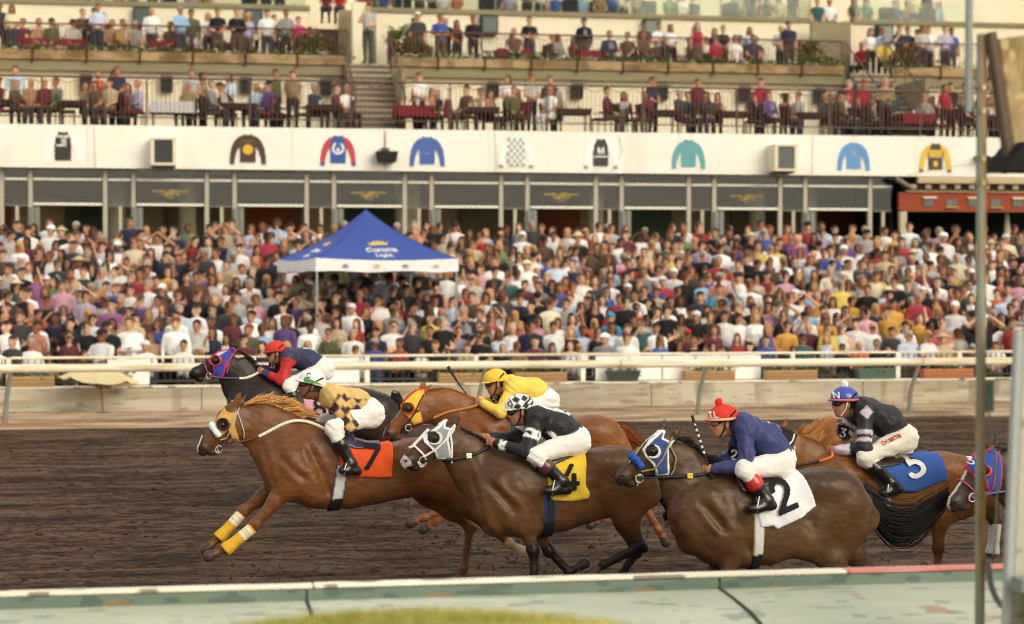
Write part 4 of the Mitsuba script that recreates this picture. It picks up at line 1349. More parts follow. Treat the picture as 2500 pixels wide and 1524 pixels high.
# ------------------------------------------------------------------ people: one continuous body each, posed by joints
SKIN, SHIRT, TROU, HAIR, SHOE = 0, 1, 2, 3, 4


def figure(sex, pose, hair, sleeve='short', skirt=False):
    """A Body facing -y, feet on z = 0, about 1.72 m tall."""
    b = Body()
    f = sex == 'f'
    sw = 0.155 if f else 0.18
    sit = pose.startswith('sit')
    hz = 0.52 if sit else 0.92
    dz = hz - 0.92
    up = lambda z: z + dz
    # trunk
    b.egg((0, 0.0, up(0.95)), (0.165 if f else 0.158, 0.118, 0.12), 0.05, TROU)
    b.bone((0, 0.0, up(1.02)), (0, 0.0, up(1.16)), 0.118 if f else 0.132, 0.128 if f else 0.145, 0.05, (1.12, 0.82, 1), SHIRT)
    b.bone((0, 0.0, up(1.16)), (0, 0.01, up(1.32)), 0.13 if f else 0.148, 0.14 if f else 0.155, 0.05, (1.12, 0.80, 1), SHIRT)
    if f:
        for s in (-1, 1):
            b.egg((s * 0.07, -0.09, up(1.25)), (0.06, 0.055, 0.06), 0.04, SHIRT)
    b.bone((-sw + 0.04, 0.01, up(1.385)), (sw - 0.04, 0.01, up(1.385)), 0.062, 0.062, 0.05, (1, 1, 1), SHIRT)
    b.bone((0, 0.015, up(1.40)), (0, 0.0, up(1.50)), 0.058 if not f else 0.05, 0.052 if not f else 0.045, 0.03, (1, 1, 1), SKIN)
    # legs
    for s in (-1, 1):
        hip = (s * 0.09, 0, up(0.90))
        if sit:
            knee, ank = (s * 0.11, -0.42, 0.50), (s * 0.11, -0.40, 0.09)
        else:
            knee, ank = (s * 0.10, -0.015, 0.49), (s * 0.105, 0.02, 0.09)
        b.bone(hip, knee, 0.088, 0.06, 0.04, (1, 1, 1), TROU)
        b.bone(knee, ank, 0.062, 0.042, 0.03, (1, 1, 1), TROU if not skirt else SKIN)
        b.bone((ank[0], ank[1] + 0.02, 0.04), (ank[0] + s * 0.02, ank[1] - 0.15, 0.035), 0.042, 0.036, 0.02, (1, 1, 1), SHOE)
    if skirt and not sit:
        b.bone((0, 0, 0.86), (0, 0.0, 0.55), 0.15, 0.19, 0.05, (1.05, 0.8, 1), TROU)
    # arms
    A = {'down': [((0.235, 0.03, 1.12), (0.225, -0.05, 0.88))] * 2, 'fold': [((0.25, -0.03, 1.13), (-0.06, -0.19, 1.15)), ((0.25, -0.03, 1.13), (-0.08, -0.17, 1.10))],
         'front': [((0.235, 0.0, 1.12), (0.06, -0.20, 1.02))] * 2, 'up': [((0.33, -0.10, 1.50), (0.10, -0.14, 1.68))] * 2,
         'raise': [((0.30, -0.06, 1.60), (0.34, -0.10, 1.86)), ((0.23, 0.0, 1.12), (0.1, -0.19, 1.05))], 'rail': [((0.23, -0.08, 1.15), (0.20, -0.33, 1.13))] * 2,
         'face': [((0.22, -0.13, 1.20), (0.06, -0.17, 1.48)), ((0.235, 0.0, 1.12), (0.08, -0.19, 1.06))],
         'sit': [((0.23, -0.06, 1.13), (0.13, -0.25, 1.02))] * 2, 'sitface': [((0.21, -0.14, 1.15), (0.05, -0.14, 1.46)), ((0.23, -0.06, 1.13), (0.1, -0.25, 1.02))]}[pose]
    for s, (e, h) in zip((-1, 1), A):
        sh = np.array([s * sw, 0.01, up(1.375)])
        e = np.array([s * e[0] * (0.93 if f else 1), e[1], up(e[2])])
        h = np.array([s * h[0], h[1], up(h[2])])
        ra = 0.043 if f else 0.051
        mid = sh + 0.62 * (e - sh)
        b.bone(sh, mid, ra + 0.008, ra + 0.003, 0.03, (1, 1, 1), SHIRT if sleeve != 'none' else SKIN)
        b.bone(mid, e, ra + 0.001 if sleeve == 'long' else ra - 0.006, ra - 0.008, 0.02, (1, 1, 1), SHIRT if sleeve == 'long' else SKIN)
        b.bone(e, h, ra - 0.006, 0.028, 0.02, (1, 1, 1), SHIRT if sleeve == 'long' else SKIN)
        d = (h - e) / np.linalg.norm(h - e)
        b.bone(h, h + d * 0.09, 0.03, 0.024, 0.015, (1, 1, 1), SKIN)
        b.bone(h + d * 0.02, h + d * 0.06 + np.array([-s * 0.035, 0, 0.01]), 0.014, 0.011, 0.01, (1, 1, 1), SKIN)
    # head, a little larger than life like the rest of the figure at this build
    H0 = len(b.items)
    H = np.array([0, -0.005, up(1.61)])
    b.egg(H + (0, 0.012, 0.012), (0.077, 0.096, 0.100), 0.02, SKIN)
    b.egg(H + (0, -0.028, -0.045), (0.056, 0.064, 0.068), 0.03, SKIN)
    b.egg(H + (0, -0.092, -0.012), (0.013, 0.018, 0.026), 0.012, SKIN)
    for s in (-1, 1):
        b.egg(H + (s * 0.078, 0.01, -0.008), (0.012, 0.022, 0.03), 0.01, SKIN)
    if hair in ('short', 'cap', 'long', 'brim', 'bald'):
        if hair == 'bald':
            pass
        elif hair == 'short':
            b.egg(H + (0, 0.022, 0.042), (0.086, 0.098, 0.083), 0.012, HAIR)
        elif hair == 'long':
            b.egg(H + (0, 0.025, 0.039), (0.090, 0.101, 0.090), 0.012, HAIR)
            b.egg(H + (0, 0.06, -0.09), (0.092, 0.055, 0.14), 0.03, HAIR)
            for s in (-1, 1):
                b.egg(H + (s * 0.076, 0.012, -0.075), (0.026, 0.045, 0.115), 0.02, HAIR)
        elif hair == 'cap':
            b.egg(H + (0, 0.016, 0.050), (0.090, 0.104, 0.078), 0.008, HAIR)
            b.egg(H + (0, -0.115, 0.045), (0.066, 0.065, 0.012), 0.02, HAIR)
        else:
            b.egg(H + (0, 0.014, 0.062), (0.088, 0.10, 0.082), 0.02, HAIR)
            b.egg(H + (0, 0.01, 0.052), (0.185, 0.19, 0.016), 0.02, HAIR)
    K = 1.08
    for i in range(H0, len(b.items)):
        kind, (c, r, R), lo, hi, k, tg, sg_ = b.items[i]
        c2, r2 = H + (c - H) * K + np.array([0, 0, 0.012]), r * K
        b.items[i] = (kind, (c2, r2, R), c2 - r2.max(), c2 + r2.max(), k, tg, sg_)
    return b


def ax_grade(lo, hi, spans):
    """Grid lines from lo to hi; spans = [(upto, step), ...]."""
    out, x = [], lo
    for upto, st in spans:
        while x < min(upto, hi):
            out.append(x)
            x += st
    return np.array(out + [x])


TEMPL = {}


def template(sex, pose, hair, sleeve, skirt=False):
    key = (sex, pose, hair, sleeve, skirt)
    if key not in TEMPL:
        b = figure(sex, pose, hair, sleeve, skirt)
        lo, hi = b.bounds()
        hd = 1.47 - (0.40 if pose.startswith('sit') else 0)
        xs = ax_grade(-0.46, 0.46, [(-0.13, 0.034), (0.13, 0.0195), (9, 0.034)])
        ys = ax_grade(lo[1] - 0.06, hi[1] + 0.06, [(-0.15, 0.034), (0.16, 0.024), (9, 0.034)])
        zs = ax_grade(-0.05, hi[2] + 0.06, [(hd - 0.12, 0.045), (hd, 0.03), (hd + 0.34, 0.0185), (9, 0.03)])
        m = nets(b.grid(xs, ys, zs), xs, ys, zs)
        try:
            import manifold3d as md
            M = md.Manifold(md.Mesh(np.asarray(m.vertices, np.float32), np.asarray(m.faces, np.uint32)))
            if M.num_tri() > 0:
                q = M.simplify(0.0062).to_mesh()
                m = tm(q.vert_properties[:, :3], q.tri_verts)
        except Exception:
            pass
        v = np.array(m.vertices)
        n = np.zeros_like(v)
        e = 0.004
        for k in range(3):
            d = np.zeros(3)
            d[k] = e
            n[:, k] = b.field(v + d) - b.field(v - d)
        n /= np.linalg.norm(n, axis=1, keepdims=True) + 1e-9
        _, who = b.field(v, labels=True)
        dz = -0.40 if pose.startswith('sit') else 0.0
        z = v[:, 2] - dz
        # the trouser line and the hem sit where they would on a body
        who = np.where((who == SHIRT) & (z < 0.97) & (np.abs(v[:, 0]) < 0.2), TROU, who)
        shade = np.ones(len(v))
        face = (who == SKIN) & (v[:, 1] < -0.045) & (np.abs(v[:, 0]) < 0.075) & (z > 1.5)
        eye = face & (np.abs(z - 1.618) < 0.016) & (np.abs(np.abs(v[:, 0]) - 0.033) < 0.024)
        mouth = face & (np.abs(z - 1.553) < 0.010) & (np.abs(v[:, 0]) < 0.03)
        shades = face & (np.abs(z - 1.620) < 0.021)
        chest = (who == SHIRT) & (v[:, 1] < -0.07) & (np.abs(z - 1.26) < 0.05) & (np.abs(v[:, 0]) < 0.10)
        TEMPL[key] = (v, np.array(m.faces), n, who, eye, mouth, shades, chest, z)
    return TEMPL[key]


def dress(key, skin, shirt, trou, hair, glasses=False, chest=None, stripes=None, shoe=None):
    """Vertex colours of a figure."""
    v, f, n, who, eye, mouth, shades, ch, z = template(*key)
    c = np.zeros((len(v), 3))
    for t, col in ((SKIN, skin), (SHIRT, shirt), (TROU, trou), (HAIR, hair), (SHOE, lin(50, 42, 38) if shoe is None else shoe)):
        c[who == t] = col
    c[eye] *= 0.28
    c[mouth] *= np.array([0.75, 0.5, 0.5])
    if glasses:
        c[shades] = lin(30, 28, 28)
    if chest is not None:
        c[ch] = chest
    if stripes is not None:
        s = (who == SHIRT) & (np.sin(z * stripes[1]) > 0.1)
        c[s] = stripes[0]
    return c


PART = {SHIRT: 'shirt', TROU: 'trousers', HAIR: 'hair'}


def raw_ply(v, f, n, c, bsdf):
    return coloured(tm(v, f), bsdf, c, True, n)


def xform(v, n, x, y, z, rz, s, wide=1.0):
    c, q = math.cos(rz), math.sin(rz)
    R = np.array([[c, -q, 0], [q, c, 0], [0, 0, 1.0]])
    S = np.array([s * wide, s * wide, s])
    nn = (n / S) @ R.T
    return (v * S) @ R.T + [x, y, z], nn / np.linalg.norm(nn, axis=1, keepdims=True)


def person(label, key, cols, x, y, z, rz, h, group, wide=1.0, hat=None, **kw):
    """A person of the scene: body (skin), shirt, trousers and hair or hat, cut from one continuous figure."""
    v, f, n, who = template(*key)[:4]
    c = dress(key, *cols, **kw)
    v, n = xform(v, n, x, y, z, rz, h / 1.72, wide)
    t = thing('person', label, 'person', group)
    w = np.sort(who[f], 1)[:, 1]
    for tag_, nm in ((SKIN, 'body'), (SHIRT, 'shirt'), (TROU, 'trousers'), (HAIR, hat or 'hair')):
        m = (w == tag_) | ((w == SHOE) if tag_ == TROU else False)
        if not m.any():
            continue
        if tag_ == SKIN:   # the whole figure, a little inside the clothes
            dressed = (who != SKIN)[:, None]
            scene[f'{t}__{nm}'] = raw_ply(v - n * 0.012 * dressed, f, n, np.where(dressed, cols[0], c), 'cloth')
            continue
        u, inv = np.unique(f[m].ravel(), return_inverse=True)
        scene[f'{t}__{nm}'] = raw_ply(v[u], inv.reshape(-1, 3), n[u], c[u], 'cloth')
    return t


SK = [lin(212, 164, 134), lin(216, 172, 140), lin(196, 146, 112), lin(180, 128, 96), lin(146, 100, 74), lin(120, 84, 64), lin(222, 180, 150)]
HR = {'black': lin(36, 30, 28), 'dark brown': lin(58, 42, 32), 'brown': lin(86, 62, 44), 'grey': lin(150, 144, 134), 'blond': lin(176, 138, 88), 'auburn': lin(110, 64, 40)}
CO = {'white': lin(240, 238, 236), 'black': lin(36, 34, 34), 'charcoal': lin(66, 64, 66), 'navy': lin(46, 50, 74), 'grey': lin(140, 138, 136), 'pale grey': lin(184, 180, 174), 'brown': lin(96, 74, 56), 'khaki': lin(142, 126, 92),
      'olive': lin(92, 92, 62), 'red': lin(172, 48, 50), 'crimson': lin(166, 42, 62), 'maroon': lin(104, 48, 56), 'royal blue': lin(62, 86, 160), 'sky blue': lin(146, 184, 218), 'pale blue': lin(196, 210, 230), 'turquoise': lin(48, 146, 186),
      'teal': lin(54, 92, 90), 'sage green': lin(108, 128, 108), 'green': lin(96, 140, 84), 'gold': lin(216, 158, 48), 'yellow': lin(214, 190, 76), 'pale yellow': lin(222, 208, 150), 'cream': lin(228, 214, 178), 'orange': lin(214, 104, 56),
      'rust': lin(166, 88, 62), 'pink': lin(214, 156, 176), 'magenta': lin(188, 60, 110), 'mauve': lin(150, 84, 140), 'purple': lin(98, 72, 130), 'salmon': lin(196, 128, 100), 'tan': lin(164, 128, 92), 'lilac': lin(182, 172, 200), 'beige': lin(190, 172, 138)}

# ------------------------------------------------------------------ the crowd on the apron: (row, x, height, head, top, pose, description)
KEY = [
    (0, -0.09, 1.57, 'cap_white', 'white', 'm', 'boy in a white shirt and white cap'),
    (0, 2.27, 1.55, 'long', 'navy', 'f', ''),
    (0, 9.5, 1.68, 'cap_white', 'greyw', 'm', 'man in a grey shirt and white cap'),
    (0, 9.99, 1.68, 'short', 'white', 'm', ''),
    (0, 17.1, 1.64, 'hat_straw', 'camo', 'm', 'man in a pale bucket hat leaning on the fence'),
    (0, 18.34, 1.46, 'short', 'white', 'm', 'boy in a white shirt with crossed arms at the fence'),
    (1, -2.9, 1.78, 'short', 'white', 'm', 'man in a white T-shirt leaning forward'),
    (1, -2.29, 1.78, 'short', 'salmon', 'm', ''),
    (1, -0.88, 1.77, 'cap_black', 'black', 'm', 'man in a black T-shirt and dark cap'),
    (1, 4.21, 1.58, 'short', 'white', 'm', 'man in a clean white T-shirt'),
    (1, 11.54, 1.54, 'cap_red', 'maroon', 'm', 'man in a bright red cap'),
    (1, 12.65, 1.45, 'long', 'red', 'f', ''),
    (1, 13.78, 1.71, 'short', 'gold', 'm', ''),
    (1, 16.53, 1.7, 'short', 'whiteblk', 'm', 'man in an open white shirt over a black top'),
    (1, 17.11, 1.7, 'long', 'magenta', 'f', 'woman in a magenta top'),
    (1, 17.4, 1.79, 'short', 'pinkskin', 'm_raise', 'person with one bare arm raised high'),
    (2, 1.27, 1.64, 'short', 'white', 'm', ''),
    (2, 7.95, 1.52, 'long_blond', 'magenta', 'f', ''),
    (2, 9.97, 1.7, 'cap_blue', 'cyan', 'm', ''),
    (2, 14.92, 1.68, 'long', 'gold', 'm', 'man in a golden yellow T-shirt, nearer the rail'),
    (2, 16.43, 1.81, 'short', 'gold', 'm', ''),
    (2, 17.16, 1.67, 'long', 'gold', 'f', ''),
    (3, -1.3, 1.61, 'long_blond', 'navy', 'f', 'blond woman in a dark navy top'),
    (3, 2.13, 1.69, 'short', 'paleblue', 'm', 'man in a pale blue shirt'),
    (3, 5.3, 1.59, 'long', 'mauve', 'f', 'woman in a bright mauve top'),
    (3, 16.8, 1.79, 'short', 'gold', 'm', ''),
    (4, 14.09, 1.69, 'long', 'gold', 'f', 'woman in a golden yellow T-shirt'),
    (4, 16.08, 1.64, 'short', 'gold', 'm', ''),
    (4, 16.98, 1.78, 'short', 'rust', 'm', 'man in a rust red jacket'),
    (4, 17.54, 1.63, 'short', 'gold', 'm', ''),
    (5, 4.77, 1.68, 'bald', 'charcoal', 'm', ''),
    (5, 7.07, 1.64, 'short', 'red', 'm', ''),
    (5, 9.31, 1.77, 'short', 'royal', 'm', 'man in a royal blue T-shirt'),
    (5, 9.6, 1.77, 'short', 'white', 'm', 'big man in a white T-shirt'),
    (5, 12.09, 1.68, 'short', 'black', 'm', ''),
    (5, 13.08, 1.72, 'short', 'turquoise', 'm_arms', 'man in a turquoise T-shirt with a white print'),
    (5, 15.28, 1.63, 'short', 'skyblue', 'm', 'man in a sky blue shirt'),
    (5, 16.75, 1.72, 'short', 'black', 'm', 'man in a black V-neck top'),
    (5, 19.95, 1.62, 'short', 'orange', 'm', ''),
    (6, -2.93, 1.63, 'hat_straw', 'teal', 'f', 'woman in a dark green top and straw hat'),
    (6, -1.72, 1.72, 'short', 'plaid', 'm', 'man in a grey brown striped polo shirt'),
    (6, 0.13, 1.72, 'short', 'charcoal', 'm', 'man in a charcoal T-shirt'),
    (6, 2.24, 1.72, 'short', 'white', 'm', 'broad man in a white T-shirt'),
    (6, 11.73, 1.62, 'short', 'royal', 'm', ''),
    (6, 11.93, 1.72, 'cap_white', 'crimson', 'm', 'man in a crimson T-shirt and white cap'),
    (7, -2.3, 1.52, 'hat_white', 'red', 'f', 'woman in a crimson top and wide white hat'),
    (7, 4.83, 1.81, 'short', 'charcoal', 'm', ''),
    (7, 10.41, 1.52, 'long', 'pink', 'f', 'woman in a pink top'),
    (8, -3.16, 1.65, 'long', 'white', 'f', 'dark haired woman in a white top'),
    (8, -2.74, 1.65, 'long', 'white', 'f', 'long haired woman in a white blouse'),
    (8, -0.06, 1.71, 'short', 'white', 'm', 'man in a white shirt'),
    (8, 2.69, 1.81, 'short', 'black', 'm', ''),
    (8, 6.08, 1.71, 'short', 'charcoal', 'm', ''),
    (8, 15.65, 1.63, 'short', 'black', 'm', 'tall man in a black T-shirt'),
    (8, 16.6, 1.73, 'short', 'plaidgrey', 'm', 'man in a grey checked shirt'),
    (8, 20.8, 1.74, 'short', 'white', 'm', ''),
    (9, 10.43, 1.63, 'short', 'maroonplaid', 'm', 'man in a maroon checked shirt'),
    (9, 12.71, 1.74, 'short', 'yellow', 'm', ''),
    (9, 17.72, 1.64, 'short', 'navystripe', 'm', ''),
    (10, 2.13, 1.72, 'short', 'white', 'm', 'man in a bright white T-shirt'),
    (10, 7.28, 1.74, 'short', 'paleyellow', 'm', ''),
    (10, 14.18, 1.76, 'short', 'white', 'm', ''),
    (10, 16.89, 1.66, 'short', 'red', 'm', ''),
    (10, 18.32, 1.66, 'short', 'red', 'm', ''),
    (10, 20.66, 1.78, 'short', 'bluewhite', 'm', ''),
    (11, -1.13, 1.73, 'short', 'black', 'm', 'man in a black T-shirt with a white print'),
    (11, -0.21, 1.63, 'long', 'red', 'f', 'woman in a red top among the back rows'),
    (11, 0.19, 1.78, 'short', 'white', 'm_up', 'man in a white T-shirt shading his eyes with both arms'),
    (11, 12.56, 1.67, 'long_blond', 'cream', 'f', 'blond woman in a cream blouse'),
    (11, 15.38, 1.68, 'short', 'white', 'm', ''),
    (12, -2.38, 1.79, 'cap_white', 'white', 'm', 'man in a white shirt and pale cap'),
    (12, -2.13, 1.74, 'hat_straw', 'black', 'm', ''),
    (12, -1.74, 1.64, 'short', 'black', 'm', ''),
    (12, 3.46, 1.61, 'long', 'khaki', 'f_raise', 'woman with one arm raised to her head'),
    (12, 6.45, 1.67, 'short', 'orange', 'm', 'man in an orange shirt'),
    (12, 9.35, 1.69, 'cap_white', 'white', 'm', ''),
    (12, 10.15, 1.69, 'short', 'white', 'm', 'man in a white T-shirt in the back rows'),
    (12, 10.79, 1.8, 'short', 'white', 'm', ''),
    (13, 0.95, 1.68, 'short', 'sage', 'm', 'man in a plain sage green T-shirt'),
]
ALIAS = {'teal': 'teal', 'plaid': 'khaki', 'sage': 'sage green', 'paleblue': 'pale blue', 'maroonplaid': 'maroon', 'royal': 'royal blue', 'cyan': 'turquoise', 'greyw': 'grey', 'skyblue': 'sky blue', 'plaidgrey': 'grey', 'navystripe': 'navy',
         'bluewhite': 'pale blue', 'pinkskin': 'salmon', 'paleyellow': 'pale yellow', 'whiteblk': 'white', 'camo': 'beige'}
HEADS = {'hat_white': ('brim', lin(240, 236, 226), 'white sun hat'), 'hat_straw': ('brim', lin(206, 190, 146), 'straw hat'), 'cap_white': ('cap', lin(232, 230, 228), 'white cap'), 'cap_black': ('cap', lin(38, 36, 36), 'black cap'), 'cap_red': ('cap', lin(190, 44, 40), 'red cap'), 'cap_blue': ('cap', lin(60, 140, 180), 'light blue cap')}
LAND = [(-99, -2.9, 'at far left'), (-2.9, -0.2, 'above folded parasol'), (-0.2, 1.6, 'left of dark horse'), (1.6, 3.4, 'above red-capped jockey'), (3.4, 6.6, 'beside blue canopy'), (6.6, 8.7, 'above yellow-capped jockey'),
        (8.7, 10.6, 'above dark plastic tub'), (10.6, 12.6, 'above red-flowered box'), (12.6, 14.4, 'above blue helmet'), (14.4, 16.2, 'above green tub'), (16.2, 17.4, 'above terracotta box'), (17.4, 99, 'right of rusty pole')]
ROWN = ['front row'] + [w + ' row' for w in ORDW[1:13]] + ['back row']
rng = np.random.default_rng(77)
MASS = {'v': [], 'f': [], 'n': [], 'c': [], 'o': 0}
SEEN = {}
PEOPLE = []


def pick(seq, p=None):
    return seq[int(rng.choice(len(seq), p=p))]


PAL = [('white', 30), ('black', 26), ('charcoal', 12), ('navy', 9), ('grey', 5), ('pale grey', 5), ('brown', 4), ('khaki', 2), ('olive', 2), ('red', 4), ('crimson', 2), ('maroon', 4), ('royal blue', 3), ('sky blue', 2), ('pale blue', 5), ('teal', 1), ('green', 1), ('gold', 1), ('yellow', 1), ('cream', 3), ('orange', 1), ('pink', 2), ('mauve', 1), ('purple', 1), ('salmon', 1), ('tan', 2), ('lilac', 2), ('beige', 2)]
PALN, PALP = [p[0] for p in PAL], np.array([p[1] for p in PAL], float) / sum(p[1] for p in PAL)
for r in range(ROWS):
    y = ROW_Y0 + ROW_DY * r
    t0 = (y - 1.5) * 1.0
    xl, xr = y * -0.0745 - 0.6, y * 0.462 + 0.6
    mine = [k for k in KEY if k[0] == r]
    for k in mine:
        PEOPLE.append((r, k[1], y + rng.uniform(-0.08, 0.08), k[2], k[3], k[4], k[5], k[6]))
    x = xl + rng.uniform(0, 0.3)
    while x < xr:
        if all(abs(x - k[1]) > 0.34 for k in mine):
            sex = 'm' if rng.random() < 0.62 else 'f'
            h = rng.normal(1.73 if sex == 'm' else 1.62, 0.06)
            if r == 0:
                h -= rng.choice([0.02, 0.08, 0.2, 0.32])
            hd = pick(['short', 'bald', 'cap_white', 'cap_black', 'hat_straw'], [0.83, 0.04, 0.05, 0.06, 0.02]) if sex == 'm' else pick(['long', 'long_blond', 'short', 'hat_straw'], [0.66, 0.2, 0.11, 0.03])
            pose = pick(['', '_arms', '_front', '_face', '_up', '_raise', '_down'], [0.25, 0.18, 0.22, 0.10, 0.022, 0.018, 0.21])
            if r == 0:
                pose = pick(['_rail', '_front', '_down', '_arms'], [0.55, 0.2, 0.15, 0.1])
            PEOPLE.append((r, x, y + rng.uniform(-0.26, 0.26), float(np.clip(h + rng.normal(0, 0.05), 1.25, 1.95)), hd, pick(PALN, PALP), sex + pose, ''))
        x += rng.choice([rng.uniform(0.27, 0.42), rng.uniform(0.34, 0.54)])
for i in range(16):    # a few more in the open doors of the concourse
    PEOPLE.append((ROWS - 1, rng.uniform(-4, 20), rng.uniform(51.3, 52.2), rng.uniform(1.62, 1.84), 'short', pick(['black', 'charcoal', 'brown', 'navy', 'maroon', 'white']), 'm_down', ''))
# the individuals: everyone measured from the photograph and the front rows; the others further back are one crowd
PEOPLE.sort(key=lambda p: (p[0], p[1]))
IND = 0
for (r, x, y, h, hd, top, sp, lab) in PEOPLE:
    sex, _, ps = sp.partition('_')
    pose = {'': pick(['down', 'front']), 'arms': 'fold', 'up': 'up', 'raise': 'raise', 'face': 'face', 'front': 'front', 'down': 'down', 'rail': 'rail'}[ps]
    hatname = None
    if hd in HEADS:
        hair, hc, hatname = HEADS[hd]
        htxt = hatname
    elif hd == 'bald':
        hair, hc, htxt = 'bald', HR['grey'], 'bald head'
    else:
        nm = 'blond' if hd == 'long_blond' else pick(['black', 'black', 'dark brown', 'dark brown', 'brown', 'grey', 'auburn'] if sex == 'm' else ['black', 'dark brown', 'dark brown', 'brown', 'auburn'])
        hair, hc, htxt = ('long' if hd.startswith('long') else 'short'), HR[nm], ('long ' if hd.startswith('long') else '') + nm + ' hair'
    stripes = chest = None
    top_ = ALIAS.get(top, top)
    if top in ('plaid', 'maroonplaid', 'plaidgrey', 'navystripe'):
        stripes = ({'plaid': lin(92, 80, 66), 'maroonplaid': lin(186, 160, 160), 'plaidgrey': lin(78, 84, 82), 'navystripe': lin(216, 216, 222)}[top], 95)
    elif rng.random() < 0.10 and top_ in ('black', 'charcoal', 'navy', 'red', 'turquoise', 'royal blue'):
        chest = lin(226, 224, 220)
    if top == 'turquoise' or 'white print' in lab:
        chest = lin(236, 236, 236)
    if top == 'whiteblk':
        chest = lin(40, 38, 40)
    skin = SK[int(rng.integers(0, len(SK)))] if rng.random() < 0.45 else SK[int(rng.integers(0, 4))]
    sleeve = pick(['short', 'long', 'none'], [0.62, 0.36, 0.02] if sex == 'm' else [0.5, 0.3, 0.2])
    if pose in ('up', 'raise'):
        sleeve = 'short'
    if pose == 'face' or pose == 'rail' or hair == 'brim':
        sleeve = 'short'
    gl = rng.random() < 0.40
    trou = lin(*pick([(48, 52, 70), (40, 38, 38), (96, 84, 66), (70, 78, 100), (120, 108, 86)]))
    rz = -0.28 + rng.normal(0, 0.22)
    key = (sex, pose, hair, sleeve)
    wide = float(rng.uniform(0.95, 1.16)) if sex == 'm' else float(rng.uniform(0.92, 1.08))
    cols = (skin * rng.uniform(0.85, 1.1), (CO[top_] * 0.86 + CO[top_].mean() * 0.14) * rng.uniform(0.8, 1.12), trou, hc * rng.uniform(0.8, 1.25))
    z = row_z(r)
    solo = r <= 1 or lab
    if solo:
        where = next(t for a, b, t in LAND if a <= x < b)
        who = 'woman' if sex == 'f' else ('boy' if h < 1.45 else 'man')
        act = {'fold': ', folded arms', 'up': ', shading both eyes', 'raise': ', one arm raised', 'face': ', hand at face', 'rail': ', leaning on fence'}.get(pose, '')
        base_ = f'{who} in {top_} ' + ('jacket' if sleeve == 'long' and sex == 'm' else 'top')
        tail_ = f', {ROWN[r]} {where}'
        build = ', tall' if h > 1.76 else ', slim' if wide < 0.99 else ', broad' if wide > 1.1 else ', average build'
        if lab:
            opts = [lab + ', ' + ROWN[r], lab + tail_]
        else:
            opts = [base_ + ', ' + htxt + act + tail_, base_ + (', sunglasses' if gl else '') + act + tail_, base_ + build + act + tail_, base_ + ', ' + htxt + (', sunglasses' if gl else build) + tail_, base_ + build + ', ' + htxt + tail_]
        t = next((o for o in opts if o not in SEEN and len(o.split()) <= 16), opts[0])
        SEEN[t] = 1
        person(t[0].lower() + t[1:], key, cols, x, y, z, rz, h, 'spectators standing on the apron', wide, 'hat' if hatname else None, glasses=gl, chest=chest, stripes=stripes)
        IND += 1
    else:
        v, f, n = template(*key)[:3]
        c = dress(key, *cols, glasses=gl, chest=chest, stripes=stripes)
        v, n = xform(v, n, x, y, z, rz, h / 1.72, wide)
        MASS['v'].append(v)
        MASS['n'].append(n)
        MASS['c'].append(c)
        MASS['f'].append(f + MASS['o'])
        MASS['o'] += len(v)
        if rng.random() < 0.14 and pose in ('front', 'down', 'face'):   # a race paper or a cup held up
            b_ = obox(0, 0, 0, *((0.2, 0.012, 0.14) if rng.random() < 0.7 else (0.07, 0.07, 0.12)), rx=-0.5)
            bv = np.array(b_.vertices) + [0, -0.25, 1.12]
            nn = bv - bv.mean(0)
            bv, nn = xform(bv, nn / np.linalg.norm(nn, axis=1, keepdims=True), x, y, z, rz, h / 1.72)
            MASS['v'].append(bv)
            MASS['n'].append(nn)
            MASS['c'].append(np.tile(lin(228, 226, 220), (len(bv), 1)))
            MASS['f'].append(b_.faces + MASS['o'])
            MASS['o'] += len(bv)
k = thing('crowd', 'dense crowd of small standing spectators filling the rear rows of the apron', 'crowd', kind='stuff')
scene[k] = raw_ply(np.vstack(MASS['v']), np.vstack(MASS['f']), np.vstack(MASS['n']), np.vstack(MASS['c']), 'cloth')

